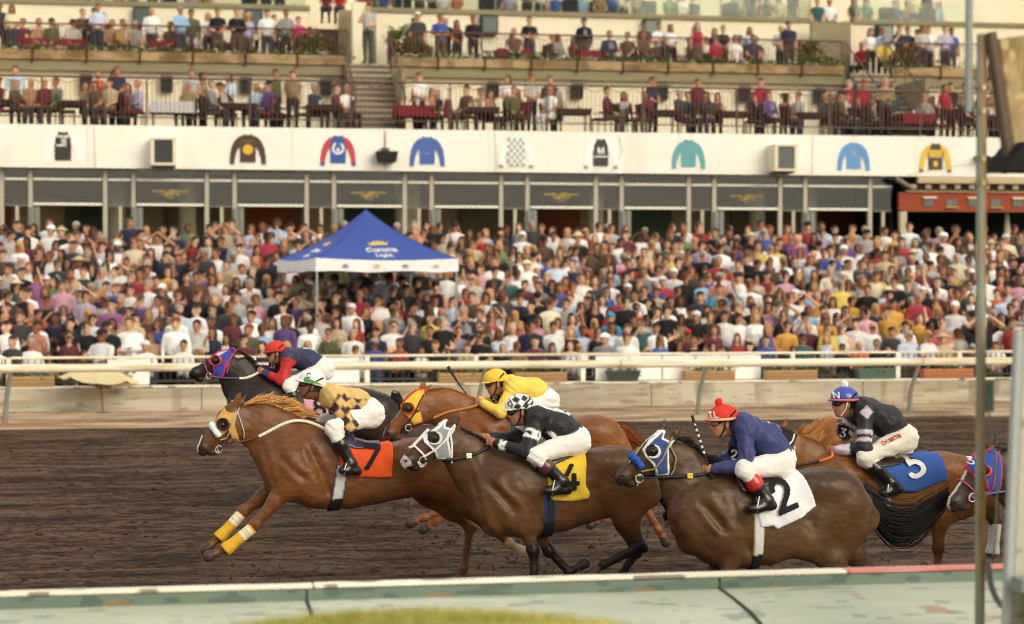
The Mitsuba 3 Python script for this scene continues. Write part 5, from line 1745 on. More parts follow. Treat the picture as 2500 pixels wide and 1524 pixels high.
# ------------------------------------------------------------------ spectators on the terraces: (x, y, pose, turn, head, hair colour, top, sleeve, trousers, description)
TERR1 = [(-3.44, 53.3, 'sit', 60, 'long', 'blond', 'brown', 'long', 'blond person in a brown jacket, leftmost at the lowest terrace tables'), (-3.06, 53.7, 'sit', 20, 'bald', 'grey', 'tan', 'long', 'bald man in a tan jacket'), (-2.72, 53.6, 'sit', -30, 'bald', 'grey', 'maroon', 'long', 'bald man in a dark maroon top'),
         (-2.42, 53.5, 'sit', -40, 'short', 'auburn', 'sage green', 'long', 'person in a green jacket'), (-1.4, 53.3, 'sit', -20, 'long', 'auburn', 'brown', 'short', 'woman with auburn hair in a dark brown dress'), (-1.35, 54.4, 'front', 0, 'short', 'auburn', 'orange', 'none', 'standing woman in orange behind the table'), (-1.04, 53.5, 'sit', -30, 'short', 'dark brown', 'beige', 'short', 'man in a beige shirt with dark straps'),
         (-0.3, 53.5, 'sit', -70, 'bald', 'grey', 'lilac', 'long', 'person in a pale lilac top at the white table'), (1.63, 53.4, 'sit', 70, 'short', 'grey', 'grey', 'long', 'grey haired person in a striped grey top'), (1.86, 53.9, 'sitface', 40, 'cap', 'black', 'pale grey', 'short', 'person in a black cap behind the striped top'),
         (2.83, 53.9, 'sit', -40, 'bald', 'grey', 'pale blue', 'long', 'bald man in a pale blue shirt'), (3.13, 53.4, 'sit', -60, 'cap', 'black', 'purple', 'long', 'man in a purple shirt and black cap'), (7.33, 54.3, 'front', 40, 'short', 'brown', 'white', 'short', 'standing man in a white shirt behind the red table'),
         (7.62, 53.9, 'sit', 20, 'long', 'brown', 'tan', 'none', 'bare shouldered person in tan right of the red table'), (8.5, 53.5, 'sit', -60, 'short', 'dark brown', 'brown', 'short', 'man in a dark brown T-shirt at a bare table'), (9.84, 53.6, 'sit', 10, 'short', 'auburn', 'olive', 'long', 'large man in an olive jacket'),
         (10.83, 53.5, 'sit', -50, 'bald', 'grey', 'white', 'short', 'bald man in white with a tan scarf'), (12.42, 53.4, 'sit', 60, 'short', 'brown', 'maroon', 'long', 'person in a dark maroon top facing left'), (13.57, 53.5, 'sit', -50, 'long', 'dark brown', 'maroon', 'long', 'woman in a dark maroon dress'), (14.53, 53.6, 'sit', 40, 'cap', 'grey', 'charcoal', 'long', 'man in a charcoal shirt and pale cap'),
         (14.9, 54.1, 'sit', 0, 'short', 'dark brown', 'navy', 'long', 'man in a dark navy shirt'), (15.25, 53.4, 'sit', -30, 'long', 'black', 'charcoal', 'long', 'woman with long black hair in charcoal'), (15.66, 53.7, 'sit', -20, 'long', 'brown', 'brown', 'none', 'woman in a brown sleeveless top'), (16.75, 53.9, 'sit', 10, 'short', 'auburn', 'charcoal', 'short', 'man behind a table in charcoal'),
         (17.1, 53.5, 'sit', 20, 'short', 'auburn', 'purple', 'long', 'man in a bright purple jacket over white'), (17.6, 53.4, 'sit', 50, 'long', 'black', 'brown', 'none', 'woman with black hair in a brown top'), (18.02, 53.7, 'sit', -60, 'short', 'auburn', 'pale grey', 'long', 'man in a pale grey jacket'), (18.89, 53.9, 'sit', 10, 'bald', 'grey', 'charcoal', 'long', 'bald man in charcoal behind a table'),
         (19.19, 53.4, 'sit', 60, 'cap', 'black', 'brown', 'long', 'man in a dark hat and brown jacket'), (19.46, 53.7, 'sit', 50, 'short', 'brown', 'pale grey', 'short', 'person in a pale grey top'), (20.45, 53.3, 'fold', 0, 'short', 'blond', 'khaki', 'long', 'broad standing man in a khaki striped shirt'), (21.38, 55.2, 'down', 0, 'short', 'brown', 'teal', 'long', 'standing man in dark teal on the second stairs'),
         (21.77, 53.6, 'sit', 0, 'short', 'blond', 'grey', 'long', 'fair haired man in dark grey right of the red table'), (22.79, 54.2, 'down', 0, 'short', 'black', 'black', 'long', 'standing man in black near the right edge'), (23.05, 53.5, 'sit', 40, 'short', 'brown', 'black', 'short', 'person in black seated near the rusty pole'), (19.87, 55.0, 'front', 0, 'long', 'black', 'black', 'none', 'standing woman in a black dress beside the second stairs'),
         (-3.9, 53.6, 'sit', -50, 'short', 'brown', 'maroon', 'long', 'person in maroon cut by the left edge'), (5.0, 53.9, 'sit', 70, 'short', 'black', 'maroon', 'long', 'person in maroon at the table left of the stairs')]
TERR2 = [(-4.24, 59.0, 'down', 0, 'short', 'brown', 'charcoal', 'long', 'man in charcoal at the left edge'), (-3.88, 58.7, 'front', 0, 'long', 'brown', 'cream', 'short', 'woman in a cream dress'), (-3.6, 59.3, 'sit', 0, 'short', 'black', 'maroon', 'short', 'seated dark haired person in maroon'), (-3.15, 59.2, 'sit', 20, 'short', 'brown', 'tan', 'short', 'seated person in tan'),
         (-2.79, 59.1, 'sit', -20, 'cap', 'black', 'olive', 'long', 'seated person in an olive top'), (-2.19, 59.2, 'sit', 10, 'cap', 'black', 'pale grey', 'short', 'seated man in a black cap and pale top'), (-1.58, 59.6, 'down', 0, 'short', 'dark brown', 'navy', 'long', 'tall man in a dark suit jacket over a pale shirt'), (-1.45, 58.6, 'front', 0, 'short', 'brown', 'pale blue', 'short', 'man in a pale blue shirt close to the railing'),
         (-1.06, 59.1, 'sit', 0, 'short', 'brown', 'tan', 'long', 'seated person in a tan top'), (-0.75, 58.9, 'sit', 30, 'short', 'auburn', 'tan', 'long', 'man in a tan suit'), (-0.41, 59.2, 'sit', 0, 'short', 'grey', 'grey', 'short', 'grey haired seated person'), (0.07, 59.2, 'down', 0, 'bald', 'grey', 'white', 'long', 'bald man in a white jacket'), (0.6, 59.2, 'sit', -30, 'short', 'auburn', 'brown', 'short', 'seated person with auburn hair in brown'),
         (0.9, 58.8, 'rail', 30, 'short', 'grey', 'sky blue', 'long', 'person in a light blue shirt leaning over'), (1.22, 59.4, 'down', 0, 'short', 'dark brown', 'olive', 'long', 'big man in a dark olive sweater'), (1.72, 59.4, 'front', 20, 'long', 'blond', 'white', 'short', 'blond woman in white behind the man in black'), (1.98, 59.0, 'front', 0, 'short', 'dark brown', 'black', 'short', 'man in a black T-shirt, first of two'),
         (2.54, 59.0, 'fold', 0, 'short', 'brown', 'black', 'long', 'man in a black sweater with folded arms'), (2.84, 59.2, 'down', 0, 'long', 'blond', 'lilac', 'long', 'fair haired woman with a pale shawl'), (3.43, 59.1, 'down', 0, 'short', 'dark brown', 'white', 'short', 'broad man in a bright white T-shirt'), (3.98, 58.9, 'rail', 0, 'short', 'dark brown', 'grey', 'short', 'man in a grey patterned shirt at the railing'),
         (6.22, 57.2, 'face', -30, 'short', 'black', 'pale grey', 'short', 'man in a grey shirt and dark green trousers on the stairs'), (7.9, 58.9, 'down', 0, 'brim', 'white', 'charcoal', 'short', 'person in a white sun hat and patterned top'), (8.6, 59.1, 'fold', 0, 'short', 'brown', 'royal blue', 'short', 'man in a blue T-shirt with folded arms'), (9.62, 59.2, 'front', 0, 'short', 'auburn', 'black', 'long', 'person in a black jacket left of a television'),
         (10.83, 59.0, 'sit', 0, 'short', 'dark brown', 'brown', 'short', 'seated person behind the red table'), (11.35, 59.2, 'fold', 0, 'short', 'black', 'black', 'short', 'man in a black T-shirt holding something'), (13.04, 59.2, 'down', -20, 'short', 'black', 'black', 'long', 'slim man in a dark suit'), (13.79, 59.0, 'sit', 0, 'short', 'brown', 'navy', 'long', 'man in a dark suit jacket and pale tie'), (14.4, 59.2, 'sit', -30, 'short', 'black', 'brown', 'short', 'dark haired seated man in brown'),
         (14.83, 58.9, 'sit', 30, 'short', 'brown', 'brown', 'long', 'man in a brown jacket with a dog-like bag'), (16.56, 59.0, 'down', 0, 'long', 'black', 'crimson', 'none', 'woman in a black dress with a red shawl'), (17.13, 59.0, 'sit', 0, 'short', 'dark brown', 'crimson', 'long', 'seated woman in a bright red top'), (17.53, 59.5, 'front', 0, 'short', 'black', 'black', 'short', 'man in a black top behind the woman in red'),
         (17.69, 58.7, 'sit', 0, 'long', 'brown', 'white', 'short', 'person in white trousers seated at the railing'), (18.01, 59.3, 'sit', 0, 'short', 'black', 'charcoal', 'short', 'dark haired seated man in charcoal'), (18.37, 59.1, 'sit', 0, 'short', 'dark brown', 'navy', 'short', 'seated man in navy'), (18.6, 59.5, 'sit', 0, 'short', 'brown', 'maroon', 'short', 'seated person in maroon behind the man in navy'), (19.42, 58.8, 'down', 0, 'short', 'black', 'navy', 'short', 'heavy man in a navy T-shirt and jeans'),
         (19.85, 60.6, 'down', 180, 'short', 'black', 'white', 'long', 'man in a white shirt by the second stairs'), (22.3, 59.4, 'front', 0, 'long', 'dark brown', 'white', 'none', 'dark haired woman in a white top'), (22.6, 59.0, 'sit', 0, 'short', 'brown', 'yellow', 'short', 'person in a dull yellow top'), (22.84, 59.8, 'down', 0, 'short', 'auburn', 'sky blue', 'short', 'man in a light blue shirt'), (23.16, 59.1, 'face', 0, 'short', 'black', 'navy', 'short', 'man in a navy checked shirt'),
         (23.54, 59.4, 'front', 0, 'short', 'dark brown', 'charcoal', 'short', 'man in charcoal'), (23.87, 59.0, 'front', 0, 'short', 'dark brown', 'pale grey', 'short', 'boy in a pale grey top'), (24.15, 59.2, 'rail', 0, 'short', 'auburn', 'white', 'long', 'man in a white shirt at the railing'), (24.62, 59.0, 'rail', 0, 'short', 'brown', 'lilac', 'short', 'person in a lilac top'), (25.0, 59.4, 'down', 0, 'short', 'black', 'royal blue', 'short', 'man in a blue checked shirt'), (4.45, 60.4, 'down', 0, 'short', 'brown', 'magenta', 'long', 'person in bright pink on the stairs landing')]
rng = np.random.default_rng(99)
for lst, F, nm in ((TERR1, F1, ' on the lowest terrace'), (TERR2, F2, ' on the second terrace')):
    for (x, y, pose, rz, hd, hc, top, sl, lab) in lst:
        sex = 'f' if ('woman' in lab or hd == 'long') else 'm'
        trou = lin(*pick([(44, 42, 44), (60, 58, 70), (90, 76, 60), (64, 60, 54)])) if 'green trousers' not in lab else lin(66, 78, 64)
        if 'white trousers' in lab or 'bald man in white' in lab:
            trou = lin(222, 218, 216)
        cc = lin(236, 232, 226) if hd == 'brim' else (HR[hc] if not (hd == 'cap' and hc == 'grey') else lin(190, 186, 176))
        word = len((lab + nm).split())
        person(lab + (nm if word <= 16 else ''), (sex, pose, hd, sl, bool(sex == 'f' and not pose.startswith('sit') and 'dress' in lab)), (SK[int(rng.integers(0, 4))], CO[top], trou, cc), x, y, F, math.radians(rz), 1.72 if sex == 'm' else 1.63,
               'spectators' + nm, 1.06 if ('big' in lab or 'broad' in lab or 'heavy' in lab or 'large' in lab) else 1.0, 'hat' if hd in ('cap', 'brim') else None, chest=(lin(170, 176, 196) if 'suit' in lab or 'over white' in lab else None))
# more guests between those picked out above
for F, y0, nm, n_ in ((F1, 53.9, 'lowest terrace', 46), (F2, 59.6, 'second terrace', 42)):
    taken = [t_[0] for t_ in (TERR1 if F == F1 else TERR2)]
    k_ = 0
    while k_ < n_:
        x = float(rng.uniform(-4.1, 24.8))
        if 5.3 < x < 7.0 or 20.7 < x < 22.2:
            continue
        k_ += 1
        sex = 'f' if rng.random() < 0.45 else 'm'
        top = pick(['charcoal', 'black', 'brown', 'maroon', 'navy', 'grey', 'olive', 'khaki', 'white', 'pale grey', 'tan', 'crimson', 'pale blue'])
        hcn = pick(['black', 'dark brown', 'brown', 'grey', 'auburn'])
        sit = rng.random() < 0.6
        where = next(w for a, b, w in ((-9, 1, 'left end'), (1, 5.5, 'left of the first stairs'), (5.5, 10, 'just right of the first stairs'), (10, 14, 'middle'), (14, 20.7, 'right of the middle'), (20, 99, 'right end')) if a <= x < b)
        t = f'{"woman" if sex == "f" else "man"} with {hcn} hair in {top} {"sitting" if sit else "standing"}, {nm}, {where}'
        if t in SEEN:
            t = t.replace(' hair in', ' hair, sunglasses, in')
        if t in SEEN or len(t.split()) > 16:
            k_ -= 1
            continue
        SEEN[t] = 1
        person(t, (sex, 'sit' if sit else pick(['down', 'front', 'fold']), 'long' if sex == 'f' else 'short', pick(['short', 'long'])), (SK[int(rng.integers(0, 4))], CO[top], lin(50, 47, 50), HR[hcn]), x, y0 + float(rng.uniform(-0.2, 0.5)), F, float(rng.uniform(-1, 1)), 1.7 if sex == 'm' else 1.62, 'spectators on the ' + nm, glasses='sunglasses' in t)
# people behind the parapet of the top terrace
T3C = [('pink', -0.9), ('charcoal', -2.6), ('pale blue', -1.9), ('lilac', 1.35), ('grey', 3.6), ('red', 6.75), ('royal blue', 7.3), ('olive', 8.5), ('white', 9.2), ('khaki', 11.0), ('charcoal', 11.9), ('sky blue', 13.8), ('tan', 14.3), ('brown', 14.7), ('green', 16.6), ('grey', 17.1), ('pale grey', 18.9), ('salmon', 19.4), ('brown', 19.9), ('white', 20.5), ('olive', 22.9), ('royal blue', 24.5), ('cream', 25.0), ('white', 25.6), ('charcoal', 10.9), ('navy', 15.2), ('maroon', 5.5), ('beige', 12.5), ('black', 0.1), ('teal', 21.8)]
T3C += [(c_, x_ + 0.42) for (c_, _), (_, x_) in zip(T3C[9:] + T3C[:9], T3C)]
for i, (top, x) in enumerate(T3C):
    sit = i % 3 != 1
    t3 = (f'spectator in {"an" if top[0] in "aeiou" else "a"} {top} top {"seated" if sit else "standing"}{", long hair," if i % 2 == 0 else ""} behind top terrace glass, ' + next(w for a, w in ((1, 'far left'), (5.5, 'left of first stairs'), (9.5, 'right of first stairs'), (13, 'left of middle'), (16.5, 'middle'), (21.5, 'right of middle'), (99, 'far right')) if x < a))
    t3 = t3.replace('top terrace glass', 'glass') if len(t3.split()) > 16 else t3
    t3 = t3.replace('spectator in', 'second guest in') if t3 in SEEN else t3
    SEEN[t3] = 1
    person(t3, ('m' if i % 2 else 'f', 'sit' if sit else pick(['down', 'front']), 'short' if i % 2 else 'long', 'short'), (SK[i % 4], CO[top], lin(60, 56, 60), HR[list(HR)[i % 5]]),
           x, 62.5 + 0.5 * (i % 2), F3 - 0.06 + (0.12 if sit else 0), -0.2, 1.7, 'spectators on the top terrace')

# ------------------------------------------------------------------ the runners: measured in metres (x along the track, z up), each in its own vertical plane Y
HORSE = {
    '7': {'Y':18.988,'trunk':[(1.097,1.374,1.019),(1.159,1.451,0.975),(1.283,1.539,0.914),(1.459,1.603,0.851),(1.674,1.58,0.808),(1.87,1.46,0.816),(2.067,1.422,0.851),(2.265,1.431,0.894),(2.464,1.451,0.922),(2.663,1.44,0.918),(2.843,1.378,0.911),(2.963,1.265,0.968)],'neck':[((0.83,1.825),(0.9,1.474)),((1.051,1.858),(1.004,1.363)),((1.245,1.797),(1.082,1.237)),((1.439,1.701),(1.144,1.088)),((1.674,1.6),(1.283,0.941))],'poll':(0.741,1.866),'nose':(0.423,1.431),'chin':(0.557,1.293),'eye':(0.674,1.649),'legs':{'nf':[(1.318,1.094),(0.972,0.703),(0.689,0.478),(0.529,0.409)],'ff':[(1.201,1.023),(0.873,0.805),(0.64,0.555),(0.539,0.456)],'nh':[(2.778,1.067),(3.22,0.618),(3.421,0.463),(3.525,0.397)],'fh':[(2.687,0.975),(3.071,0.607),(3.002,0.188),(2.937,-0.01)]},'hood':[(0.772,1.873),(0.71,1.843),(0.656,1.766),(0.595,1.682),(0.603,1.619),(0.641,1.557),(0.679,1.545),(0.725,1.602),(0.756,1.532),(0.725,1.486),(0.749,1.451),(0.833,1.484),(0.787,1.64),(0.81,1.772),(0.818,1.811)],'earhole':[(0.756,1.811)],'cloth':[(1.698,1.517),(1.831,1.441),(1.957,1.411),(2.135,1.44),(2.249,1.419),(2.281,1.292),(2.261,1.131),(1.973,1.144),(1.784,1.155),(1.733,1.344)],'mane':[(0.864,1.853),(0.933,1.852),(1.065,1.882),(1.127,1.854),(1.235,1.845),(1.305,1.805),(1.406,1.742),(1.484,1.702)],'ears':[(0.845,1.939),(0.887,1.925),(0.783,1.792),(0.793,1.865)],'eyehole':(0.672,1.653,0.055),'straps':[[(0.829,1.809),(0.806,1.748),(0.771,1.671),(0.745,1.594),(0.706,1.517),(0.653,1.503)],[(0.814,1.763),(0.844,1.67),(0.875,1.569),(0.871,1.515)],[(0.497,1.574),(0.462,1.49),(0.436,1.429),(0.443,1.39)],[(0.622,1.434),(0.63,1.395),(0.691,1.355),(0.697,1.378)]],'rein':[(0.638,1.41),(0.706,1.448),(0.959,1.514),(1.376,1.679)],'girth':[(1.737,1.172),(1.853,1.17),(1.768,0.834),(1.652,0.837)],'num':(2.068,1.316,0.157)},
    '8': {'Y':24.684,'trunk':[(1.004,1.6,1.246),(1.165,1.75,1.118),(1.366,1.799,1.044),(1.618,1.782,1.0),(1.922,1.687,0.995),(2.227,1.633,1.011),(2.483,1.651,1.038),(2.688,1.654,1.056),(2.867,1.601,1.074),(3.007,1.502,1.133)],'neck':[((1.049,2.161),(0.949,1.787)),((1.154,2.089),(0.944,1.666)),((1.265,1.967),(0.979,1.514)),((1.441,1.854),(1.074,1.296)),((1.668,1.771),(1.255,1.116))],'poll':(0.923,2.182),'nose':(0.47,1.908),'chin':(0.624,1.75),'eye':(0.792,2.034),'legs':{'nf':[(1.406,1.152),(1.537,0.722),(1.848,0.555),(1.984,0.487)],'ff':[(1.477,1.152),(1.629,0.638),(1.945,0.438),(2.078,0.374)],'nh':[(2.746,1.21),(3.017,0.748),(2.695,0.51),(2.526,0.421)],'fh':[(2.732,1.186),(2.991,0.744),(2.629,0.467),(2.448,0.388)]},'hood':[(1.008,2.197),(0.923,2.167),(0.823,2.142),(0.734,2.072),(0.699,2.012),(0.753,1.971),(0.763,1.891),(0.753,1.83),(0.883,1.829),(0.923,2.0),(1.053,2.161)],'cloth':[(1.749,1.719),(1.861,1.667),(1.998,1.615),(2.176,1.537),(2.176,1.308),(1.998,1.31),(1.896,1.342),(1.795,1.516)],'mane':[(1.053,2.171),(1.123,2.115),(1.183,2.049),(1.234,1.988),(1.324,1.947)],'tail':[(2.97,1.564),(3.069,1.502),(3.12,1.373),(3.12,1.193)],'ears':[(1.003,2.277),(1.035,2.262),(1.018,2.156),(0.973,2.161)],'eyehole':(0.79,2.035,0.061),'straps':[[(1.049,2.164),(0.979,2.064),(0.919,1.964),(0.88,1.844)],[(0.651,2.006),(0.681,1.916),(0.721,1.855)],[(0.944,2.004),(0.939,1.934),(0.924,1.874)]],'rein':[(0.711,1.84),(0.899,1.819),(1.119,1.812),(1.299,1.871)],'girth':[(1.652,1.431),(1.777,1.43),(1.727,1.018),(1.602,1.02)],'num':(2.051,1.454,0.173)},
    '5': {'Y':21.166,'trunk':[(3.317,1.442,1.133),(3.483,1.617,0.997),(3.73,1.681,0.904),(4.001,1.598,0.877),(4.274,1.497,0.895),(4.547,1.511,0.934),(4.73,1.504,0.976),(4.891,1.453,0.996),(5.029,1.353,1.038),(5.117,1.217,1.095)],'neck':[((2.929,1.831),(2.951,1.474)),((3.125,1.86),(3.12,1.427)),((3.303,1.797),(3.281,1.345)),((3.483,1.706),(3.371,1.22)),((3.753,1.645),(3.505,1.019))],'poll':(2.81,1.848),'nose':(2.446,1.375),'chin':(2.578,1.254),'eye':(2.724,1.641),'legs':{'nf':[(3.499,1.056),(3.166,0.588),(2.887,0.471),(2.628,0.372)],'ff':[(3.579,0.98),(3.262,0.53),(3.046,0.401),(2.903,0.311)],'nh':[(4.911,1.122),(5.25,0.635),(5.471,0.286),(5.563,0.137)],'fh':[(4.861,1.071),(5.07,0.638),(4.907,0.406),(4.815,0.35)]},'hood':[(2.906,1.857),(2.821,1.848),(2.735,1.785),(2.682,1.722),(2.64,1.66),(2.672,1.585),(2.725,1.521),(2.783,1.447),(2.89,1.461),(2.863,1.594),(2.837,1.657),(2.906,1.783)],'cloth':[(3.798,1.636),(4.047,1.589),(4.296,1.496),(4.296,1.251),(4.001,1.233),(3.82,1.391)],'mane':[(2.959,1.846),(3.077,1.882),(3.226,1.833),(3.387,1.768),(3.463,1.719)],'tail':[(5.006,1.398),(5.144,1.329),(5.306,1.214),(5.422,1.145)],'ears':[(2.916,1.904),(2.959,1.889),(2.847,1.789),(2.879,1.863)],'eyehole':(2.717,1.644,0.058),'straps':[[(2.887,1.789),(2.839,1.706),(2.786,1.59),(2.712,1.486),(2.659,1.445)],[(2.659,1.445),(2.723,1.434),(2.712,1.36),(2.659,1.382),(2.659,1.445)],[(2.834,1.632),(2.807,1.601),(2.834,1.621)],[(2.606,1.372),(2.564,1.32),(2.554,1.289)],[(2.575,1.572),(2.522,1.478),(2.474,1.406)]],'rein':[(2.723,1.434),(2.913,1.505),(3.126,1.592),(3.457,1.672)],'girth':[(3.874,1.233),(3.999,1.231),(3.976,0.902),(3.856,0.904)],'num':(4.083,1.408,0.142)},
    '4': {'Y':17.713,'trunk':[(2.888,1.176,0.872),(2.941,1.286,0.786),(3.046,1.377,0.709),(3.235,1.449,0.671),(3.462,1.453,0.681),(3.653,1.416,0.714),(3.844,1.413,0.773),(3.997,1.463,0.818),(4.151,1.468,0.845),(4.305,1.413,0.857),(4.46,1.298,0.884),(4.557,1.153,0.95)],'neck':[((2.708,1.697),(2.69,1.365)),((2.828,1.629),(2.768,1.223)),((2.978,1.553),(2.836,1.073)),((3.159,1.487),(2.914,0.916)),((3.386,1.446),(3.103,0.726))],'poll':(2.626,1.758),'nose':(2.206,1.409),'chin':(2.335,1.289),'eye':(2.514,1.595),'legs':{'nf':[(3.271,0.965),(3.406,0.574),(3.406,0.261),(3.361,0.122)],'ff':[(3.419,0.886),(3.603,0.524),(3.796,0.319),(3.95,0.414)],'nh':[(4.149,1.133),(4.409,0.583),(4.065,0.428),(3.966,0.357)],'fh':[(4.23,1.059),(4.424,0.504),(4.23,0.206),(4.152,0.083)]},'hood':[(2.655,1.758),(2.61,1.759),(2.557,1.706),(2.485,1.658),(2.427,1.597),(2.449,1.539),(2.512,1.468),(2.539,1.396),(2.673,1.399),(2.646,1.536),(2.637,1.59),(2.691,1.651),(2.713,1.708),(2.664,1.678),(2.61,1.696),(2.628,1.741)],'cloth':[(3.404,1.338),(3.514,1.363),(3.651,1.378),(3.88,1.42),(3.889,1.294),(3.866,1.16),(3.907,1.087),(3.889,1.038),(3.742,1.018),(3.55,1.031),(3.523,1.175),(3.505,1.256)],'mane':[(2.754,1.703),(2.835,1.64),(2.934,1.586),(3.015,1.549)],'tail':[(4.561,1.127),(4.673,1.068),(4.732,0.916),(4.662,0.823)],'ears':[(2.74,1.779),(2.74,1.782),(2.633,1.678),(2.691,1.749)],'eyehole':(2.507,1.599,0.054),'straps':[[(2.698,1.716),(2.64,1.65),(2.622,1.589),(2.524,1.493),(2.418,1.425)],[(2.285,1.501),(2.338,1.523),(2.409,1.451),(2.427,1.425)],[(2.653,1.641),(2.667,1.535),(2.667,1.43),(2.671,1.368)],[(2.418,1.618),(2.427,1.565),(2.498,1.494),(2.524,1.467)],[(2.365,1.382),(2.391,1.337),(2.445,1.336),(2.436,1.407)],[(2.471,1.67),(2.4,1.601),(2.329,1.523)]],'rein':[(2.409,1.39),(2.631,1.399),(2.819,1.432),(3.007,1.513)],'girth':[(3.488,1.025),(3.594,1.022),(3.594,0.746),(3.496,0.741)],'num':(3.715,1.218,0.149)},
    '2': {'Y':16.307,'trunk':[(4.41,1.202,0.976),(4.471,1.288,0.835),(4.572,1.349,0.694),(4.752,1.38,0.584),(4.97,1.359,0.551),(5.17,1.31,0.574),(5.353,1.314,0.632),(5.536,1.37,0.68),(5.702,1.382,0.712),(5.887,1.294,0.732),(6.035,1.167,0.792),(6.114,1.028,0.886)],'neck':[((4.367,1.682),(4.335,1.36)),((4.521,1.618),(4.342,1.221)),((4.615,1.519),(4.385,1.063)),((4.745,1.405),(4.457,0.905)),((4.915,1.35),(4.608,0.693))],'poll':(4.255,1.74),'nose':(3.857,1.368),'chin':(3.999,1.22),'eye':(4.174,1.568),'legs':{'nf':[(4.864,0.882),(4.782,0.383),(4.674,0.127),(4.624,0.042)],'ff':[(4.838,0.929),(4.773,0.472),(4.967,0.237),(5.077,0.269)],'nh':[(5.541,0.804),(5.936,0.403),(5.774,0.163),(5.716,0.042)],'fh':[(5.855,0.817),(6.181,0.47),(6.143,0.167),(6.098,0.025)]},'hood':[(4.329,1.739),(4.255,1.74),(4.203,1.7),(4.14,1.65),(4.088,1.58),(4.109,1.519),(4.171,1.457),(4.213,1.355),(4.318,1.363),(4.308,1.505),(4.308,1.587),(4.381,1.677),(4.329,1.648),(4.266,1.679),(4.287,1.719)],'cloth':[(5.176,1.255),(5.347,1.324),(5.39,1.282),(5.444,1.23),(5.563,1.099),(5.433,1.003),(5.208,0.905),(5.176,0.937),(5.064,0.924),(5.037,1.043),(5.037,1.207)],'mane':[(4.434,1.687),(4.497,1.701),(4.56,1.624),(4.624,1.551),(4.729,1.55),(4.793,1.477)],'tail':[(6.058,1.167),(6.222,0.979),(6.371,0.884),(6.506,0.881),(6.671,0.984),(6.853,1.151)],'ears':[(4.313,1.819),(4.421,1.793),(4.313,1.653),(4.276,1.74)],'eyehole':(4.161,1.572,0.051),'straps':[[(4.344,1.686),(4.302,1.615),(4.25,1.505),(4.177,1.415),(4.073,1.397)],[(4.323,1.605),(4.37,1.513),(4.354,1.412),(4.328,1.362)],[(4.021,1.357),(4.063,1.367),(4.073,1.316),(4.042,1.276)],[(4.073,1.599),(4.032,1.539),(3.969,1.469)]],'rein':[(4.063,1.337),(4.177,1.345),(4.49,1.359),(4.648,1.387)],'girth':[(5.007,1.031),(5.107,0.958),(5.097,0.615),(5.013,0.617)],'num':(5.272,1.156,0.161)},
    '3': {'Y':17.581,'trunk':[(6.048,1.321,1.056),(6.208,1.433,0.9),(6.407,1.43,0.812),(6.627,1.358,0.758),(6.869,1.308,0.753),(7.071,1.343,0.783),(7.274,1.374,0.817),(7.478,1.329,0.836),(7.682,1.217,0.847),(7.822,1.06,0.883)],'neck':[((5.878,1.597),(5.811,1.333)),((6.009,1.565),(5.862,1.218)),((6.148,1.495),(5.922,1.134)),((6.287,1.432),(6.001,1.056)),((6.487,1.39),(6.148,0.883))],'poll':(5.811,1.628),'nose':(5.468,1.255),'chin':(5.586,1.14),'eye':(5.696,1.483),'legs':{'nf':[(6.207,0.995),(6.069,0.659),(6.246,0.56),(6.345,0.577)],'ff':[(6.368,0.936),(6.247,0.592),(6.417,0.531),(6.509,0.559)],'nh':[(7.244,1.089),(7.232,0.518),(7.212,0.176),(7.163,0.025)],'fh':[(7.736,1.006),(7.91,0.729),(7.873,0.418),(7.823,0.287)]},'hood':[(5.712,1.655),(5.778,1.655),(5.883,1.59),(5.83,1.49),(5.751,1.441),(5.659,1.518)],'cloth':[(6.507,1.333),(6.587,1.274),(6.8,1.271),(6.962,1.394),(7.083,1.393),(7.217,1.264),(7.266,1.167),(6.962,1.053),(6.708,1.062),(6.587,1.16)],'mane':[(5.896,1.59),(5.975,1.652),(6.041,1.695),(6.134,1.688),(6.161,1.599),(6.267,1.509)],'tail':[(7.797,1.08),(7.908,1.039),(7.991,0.961),(8.052,0.863)],'ears':[(5.821,1.727),(5.946,1.688),(5.85,1.603),(5.771,1.642)],'eyehole':(5.664,1.487,0.038),'straps':[[(5.847,1.598),(5.823,1.536),(5.758,1.474)],[(5.836,1.485),(5.834,1.372),(5.836,1.247)]],'rein':[(5.507,1.189),(5.823,1.297),(6.033,1.338),(6.178,1.392)],'girth':[(6.644,1.009),(6.721,1.02),(6.721,0.844),(6.644,0.845)],'num':(6.951,1.286,0.145)},
